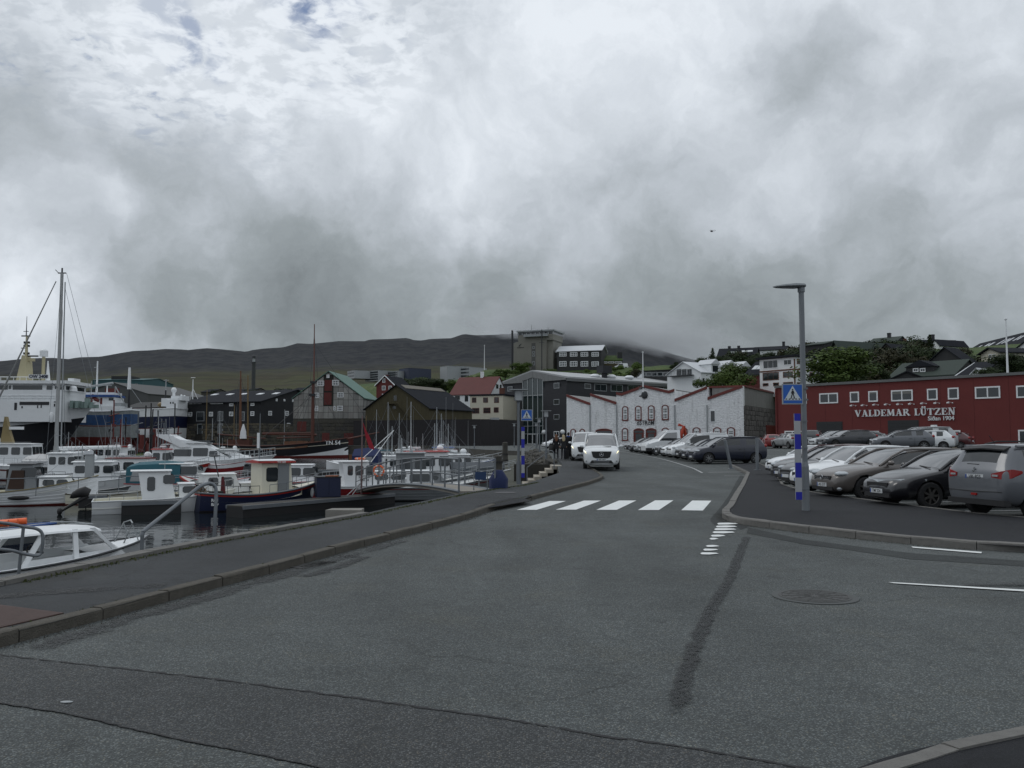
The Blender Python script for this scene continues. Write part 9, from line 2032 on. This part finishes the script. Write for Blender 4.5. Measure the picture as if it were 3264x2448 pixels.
def striped(T, x, z0, z1, wd, y, bands):
 o = MB().box(x - wd / 2, x + wd / 2, y, y + .03, z0, z1).ob('striped_board', LGREY, T); H_ = z1 - z0; zc = z1
 for i, (frac, m_) in enumerate(bands):
  MB().box(x - wd / 2 + .002, x + wd / 2 - .002, y - .008, y - .001, zc - H_ * frac, zc).ob('band', m_, o); zc -= H_ * frac
SB = pbr('stripe_blue', (.008, .012, .32), .45, var=0); SW = pbr('stripe_white', (.36, .37, .38), .5, var=0)
p = G(2569, 1627, PH); Y = p.y
T = thing('street_lamp', 'tall grey street lamp at right carrying the big crossing sign', 'street lamp', (p.x, p.y, PH), 0)
zr_ = lambda v: zpx(v, Y) - PH
POLE = pbr('lamp_post_grey', (.175, .19, .205), .55, .2, var=.08)
MB().tube([(0, 0, 0), (0, 0, zr_(1490)), (0, 0, zr_(1472)), (0, 0, zr_(925))], .062, 14).ob('pole_core', POLE, T, True)
MB().cyl((0, 0), 0, zr_(1487), .088, .086, 16).cyl((0, 0), zr_(1487), zr_(1470), .086, .06, 16).ob('pole_base', POLE, T, True)
MB().cyl((0, 0), zr_(928), zr_(914), .082, .082, 14).ob('collar', POLE, T)
MB().loft([[(x, y_ * w_, z_ * h_ + zo) for y_, z_ in ((-1, 0), (-.8, .7), (0, 1), (.8, .7), (1, 0), (.6, -.6), (-.6, -.6))] for x, w_, h_, zo in ((.10, .06, .04, zr_(908)), (.05, .12, .06, zr_(908)), (-.15, .16, .075, zr_(909)), (-.40, .15, .055, zr_(910)), (-.58, .09, .035, zr_(911)), (-.66, .02, .012, zr_(911)))]).ob('lamp_head', pbr('lamp_head_grey', (.20, .22, .23), .5, .2), T, True)
MB().box(-.42, -.10, -.09, .09, zr_(914), zr_(912)).ob('lamp_glass', LGREY, T)
S_ = thing('crossing_sign', 'big blue pedestrian crossing sign on the right street lamp', 'road sign', (0, 0, 0)); c = at(2526.5, 1256, Y - .09); S_.location = c; S_.rotation_euler = (0, 0, R(-3)); sign_mesh(S_, .435, 0); MB().box(.2, .36, .03, .06, -.15, -.11).box(.2, .36, .03, .06, .11, .15).ob('clamp', GREYM, S_)
S_ = thing('striped_marker', 'blue and white striped marker board below the big crossing sign', 'marker board', (0, 0, 0)); c = at(2547, 1590, Y - .12); S_.location = (c.x, c.y, PH); z1_, z0_ = zpx(1319, Y) - PH, zpx(1590, Y) - PH
striped(S_, 0, z0_, z1_, .145, 0, [(.085, SB), (.155, SW), (.175, SB), (.155, SW), (.175, SB), (.165, SW), (.09, SB)])
for v_ in (1345, 1430, 1560): MB().box(0, .24, .03, .05, zpx(v_, Y) - PH, zpx(v_, Y) - PH + .03).ob('clamp', GREYM, S_)
def lantern(label, u, vb, vt, Y, z0=None, head=1.0, lean=0):
 b_ = at(u, vb, Y); z0 = b_.z; h_ = zpx(vt, Y) - z0; T = thing('lantern_lamp', label, 'street lamp', (b_.x, b_.y, z0), 0, 'square lanterns on slim grey posts'); T.rotation_euler = (0, lean, 0)
 MB().tube([(0, 0, 0), (0, 0, h_ * .22), (0, 0, h_ * .23), (0, 0, h_ - .5)], .05, 10).ob('pole', GREYM, T, True); MB().cyl((0, 0), 0, h_ * .24, .085, .08, 12).ob('pole_base', GREYM, T, True)
 MB().tube([(0, 0, h_ - .50), (0, 0, h_ - .42)], .05, 8, .11).ob('lantern_foot', GREYM, T)
 MB().box(-.13, .13, -.13, .13, h_ - .42, h_ - .06).ob('lantern_glass', pbr('frosted_glass', (.38, .40, .41), .25, var=0), T)
 mb = MB()
 for a, c in ((-1, -1), (1, -1), (1, 1), (-1, 1)): mb.box(a * .135 - .012, a * .135 + .012, c * .135 - .012, c * .135 + .012, h_ - .43, h_ - .05)
 mb.ob('lantern_frame', GREYM, T); MB().box(-.33, .33, -.33, .33, h_ - .05, h_ - .02).ob('lantern_cap', LGREY, T); return T
Yl = G(1653, 1543, PH).y
lantern('nearest square lantern lamp, carrying the small crossing sign at the left kerb', 1653, 1543, 1240, Yl)
S_ = thing('crossing_sign', 'small blue pedestrian crossing sign on the left lantern post', 'road sign', at(1679, 1323.5, Yl - .08), R(2)); sign_mesh(S_, .375, 0)
S_ = thing('striped_marker', 'blue and white striped marker board on the left lantern post', 'marker board', (0, 0, 0)); c = at(1667, 1520, Yl - .1); S_.location = (c.x, c.y, PH); z1_, z0_ = zpx(1361, Yl) - PH, zpx(1521, Yl) - PH
striped(S_, 0, z0_, z1_, .12, 0, [(.085, SB), (.155, SW), (.175, SB), (.155, SW), (.175, SB), (.165, SW), (.09, SB)])
lantern('second square lantern lamp standing at the top of the pale steps', 1741, 1475, 1308, 56)
lantern('third square lantern lamp in line, in front of the glazed entrance', 1720, 1452, 1332, 80, lean=-.01)
lantern('fourth square lantern lamp, shorter looking, left of the third one', 1709, 1436, 1347, 98)
lantern('slim lantern lamp left of the glazed entrance beside the round wall lamp', 1639, 1428, 1349, 118)
lantern('lantern lamp in front of the dark terrace wall with a square plate', 1512, 1430, 1355, 115)
for u_, vt, vb, Y_, ln, lb in ((2312, 1394, 1488, 41, .0, 'leaning grey metal post in front of the black people carrier'), (2414, 1389, 1492, 40.2, 0, 'upright grey metal post at the tail of the black people carrier')):
 b_ = at(u_, vb, Y_); o = MB().tube([(0, 0, 0), (0, 0, zpx(vt, Y_) - b_.z)], .075, 8).ob('metal_post', GREYM, None, label=lb, cat='post'); o.location = (b_.x, b_.y, b_.z - .1)
 if u_ < 2400: o.rotation_euler = (0, -.20, 0); o.location.x += .28
 MB().cyl((0, 0), 0, .03, .16, n=10).ob('foot', GREYM, o)
h_ = at(2270, 737, 1300); T = thing('helicopter', 'tiny dark helicopter flying high over the town', 'helicopter', h_, R(200))
MB().ell((1.0, 0, 0), (2.6, 1.0, 1.1), 12, 8).tube([(-.8, 0, .2), (-5.2, 0, .9)], .35, 6, .15).prism([(-5.4, .8), (-4.6, .9), (-5.6, 2.2), (-6.0, 2.2)], -.1, .1).ob('fuselage', DGREY, T, True)
MB().cyl((.6, 0), .9, 1.5, .25).ob('rotor_mast', DGREY, T)
for q in range(4): MB().box(.2, 5.4, -.15, .15, 0, .05).ob('rotor_blade', DGREY, T, mtx=Matrix.Translation((.6, 0, 1.5)) @ Matrix.Rotation(q * math.pi / 2 + .4, 4, 'Z'))
for s_ in (-1, 1): MB().tube([(-.8, s_ * .9, -1.5), (2.4, s_ * .9, -1.5)], .07, 5).tube([(1.6, s_ * .9, -1.5), (1.5, s_ * .4, -.7)], .05, 4).ob('skid', DGREY, T)
EDG = foliage('weeds', (.03, .045, .012), (.07, .075, .03)); rnd = random.Random(5)
def litter(name, path, n, wd, off, mat, sz, zo, par):
 P_ = [Vector((p[0], p[1])) for p in path]; Ls = [(b_ - a).length for a, b_ in zip(P_, P_[1:])]; mb = MB()
 for _ in range(n):
  i = rnd.choices(range(len(Ls)), Ls)[0]; a, b_ = P_[i], P_[i + 1]; t = rnd.random(); d = (b_ - a).normalized(); q = a.lerp(b_, t) + Vector((-d.y, d.x)) * (off + rnd.gauss(0, wd))
  c = Vector((q.x, q.y, gz(q.x, q.y) + zo)); s_ = sz * rnd.uniform(.4, 1.3); r1 = [Vector((rnd.uniform(-1, 1), rnd.uniform(-1, 1), 0)) * s_ for _ in range(3)]
  mb.add([c + r1[0], c + r1[1], c + r1[2], c + Vector((0, 0, s_ * rnd.uniform(.5, 1.6)))], [(0, 1, 3), (1, 2, 3), (2, 0, 3)])
 mb.ob(name, mat, par, kind='stuff')
litter('gutter_grit', KB[1:12], 2600, .05, -.07, pbr('grit', (.07, .065, .055), .9, var=.4, scale=20), .009, .002, road)
litter('quay_weeds', QUAY[1:], 2600, .05, -.30, EDG, .022, PH, pavement)
litter('joint_moss', KB[1:12], 1200, .02, .145, EDG, .012, PH, pavement)
litter('gutter_grit', KRp[5:14], 1800, .06, -.08, MATS['grit'], .009, .002, road)
rnd = random.Random(3)
T = thing('slipway_frames', 'cluster of dark poles and frames standing on the shipyard slipway', 'slipway frames', (-70, 150, -1))
for i in range(16):
 x, y = rnd.uniform(-3, 10), rnd.uniform(0, 6); mb = MB(); h_ = rnd.uniform(4, 10); mb.tube([(x, y, 0), (x + rnd.uniform(-.4, .4), y, h_)], .12, 5)
 if i % 2: mb.tube([(x - .9, y, h_ * .7), (x + .9, y, h_ * .75)], .08, 4); mb.box(x - .3, x + .3, y - .2, y + .2, h_ * .5, h_ * .5 + .5)
 mb.ob('pole', rnd.choice([DRED, DGREY, TRIM, GREYM]), T)
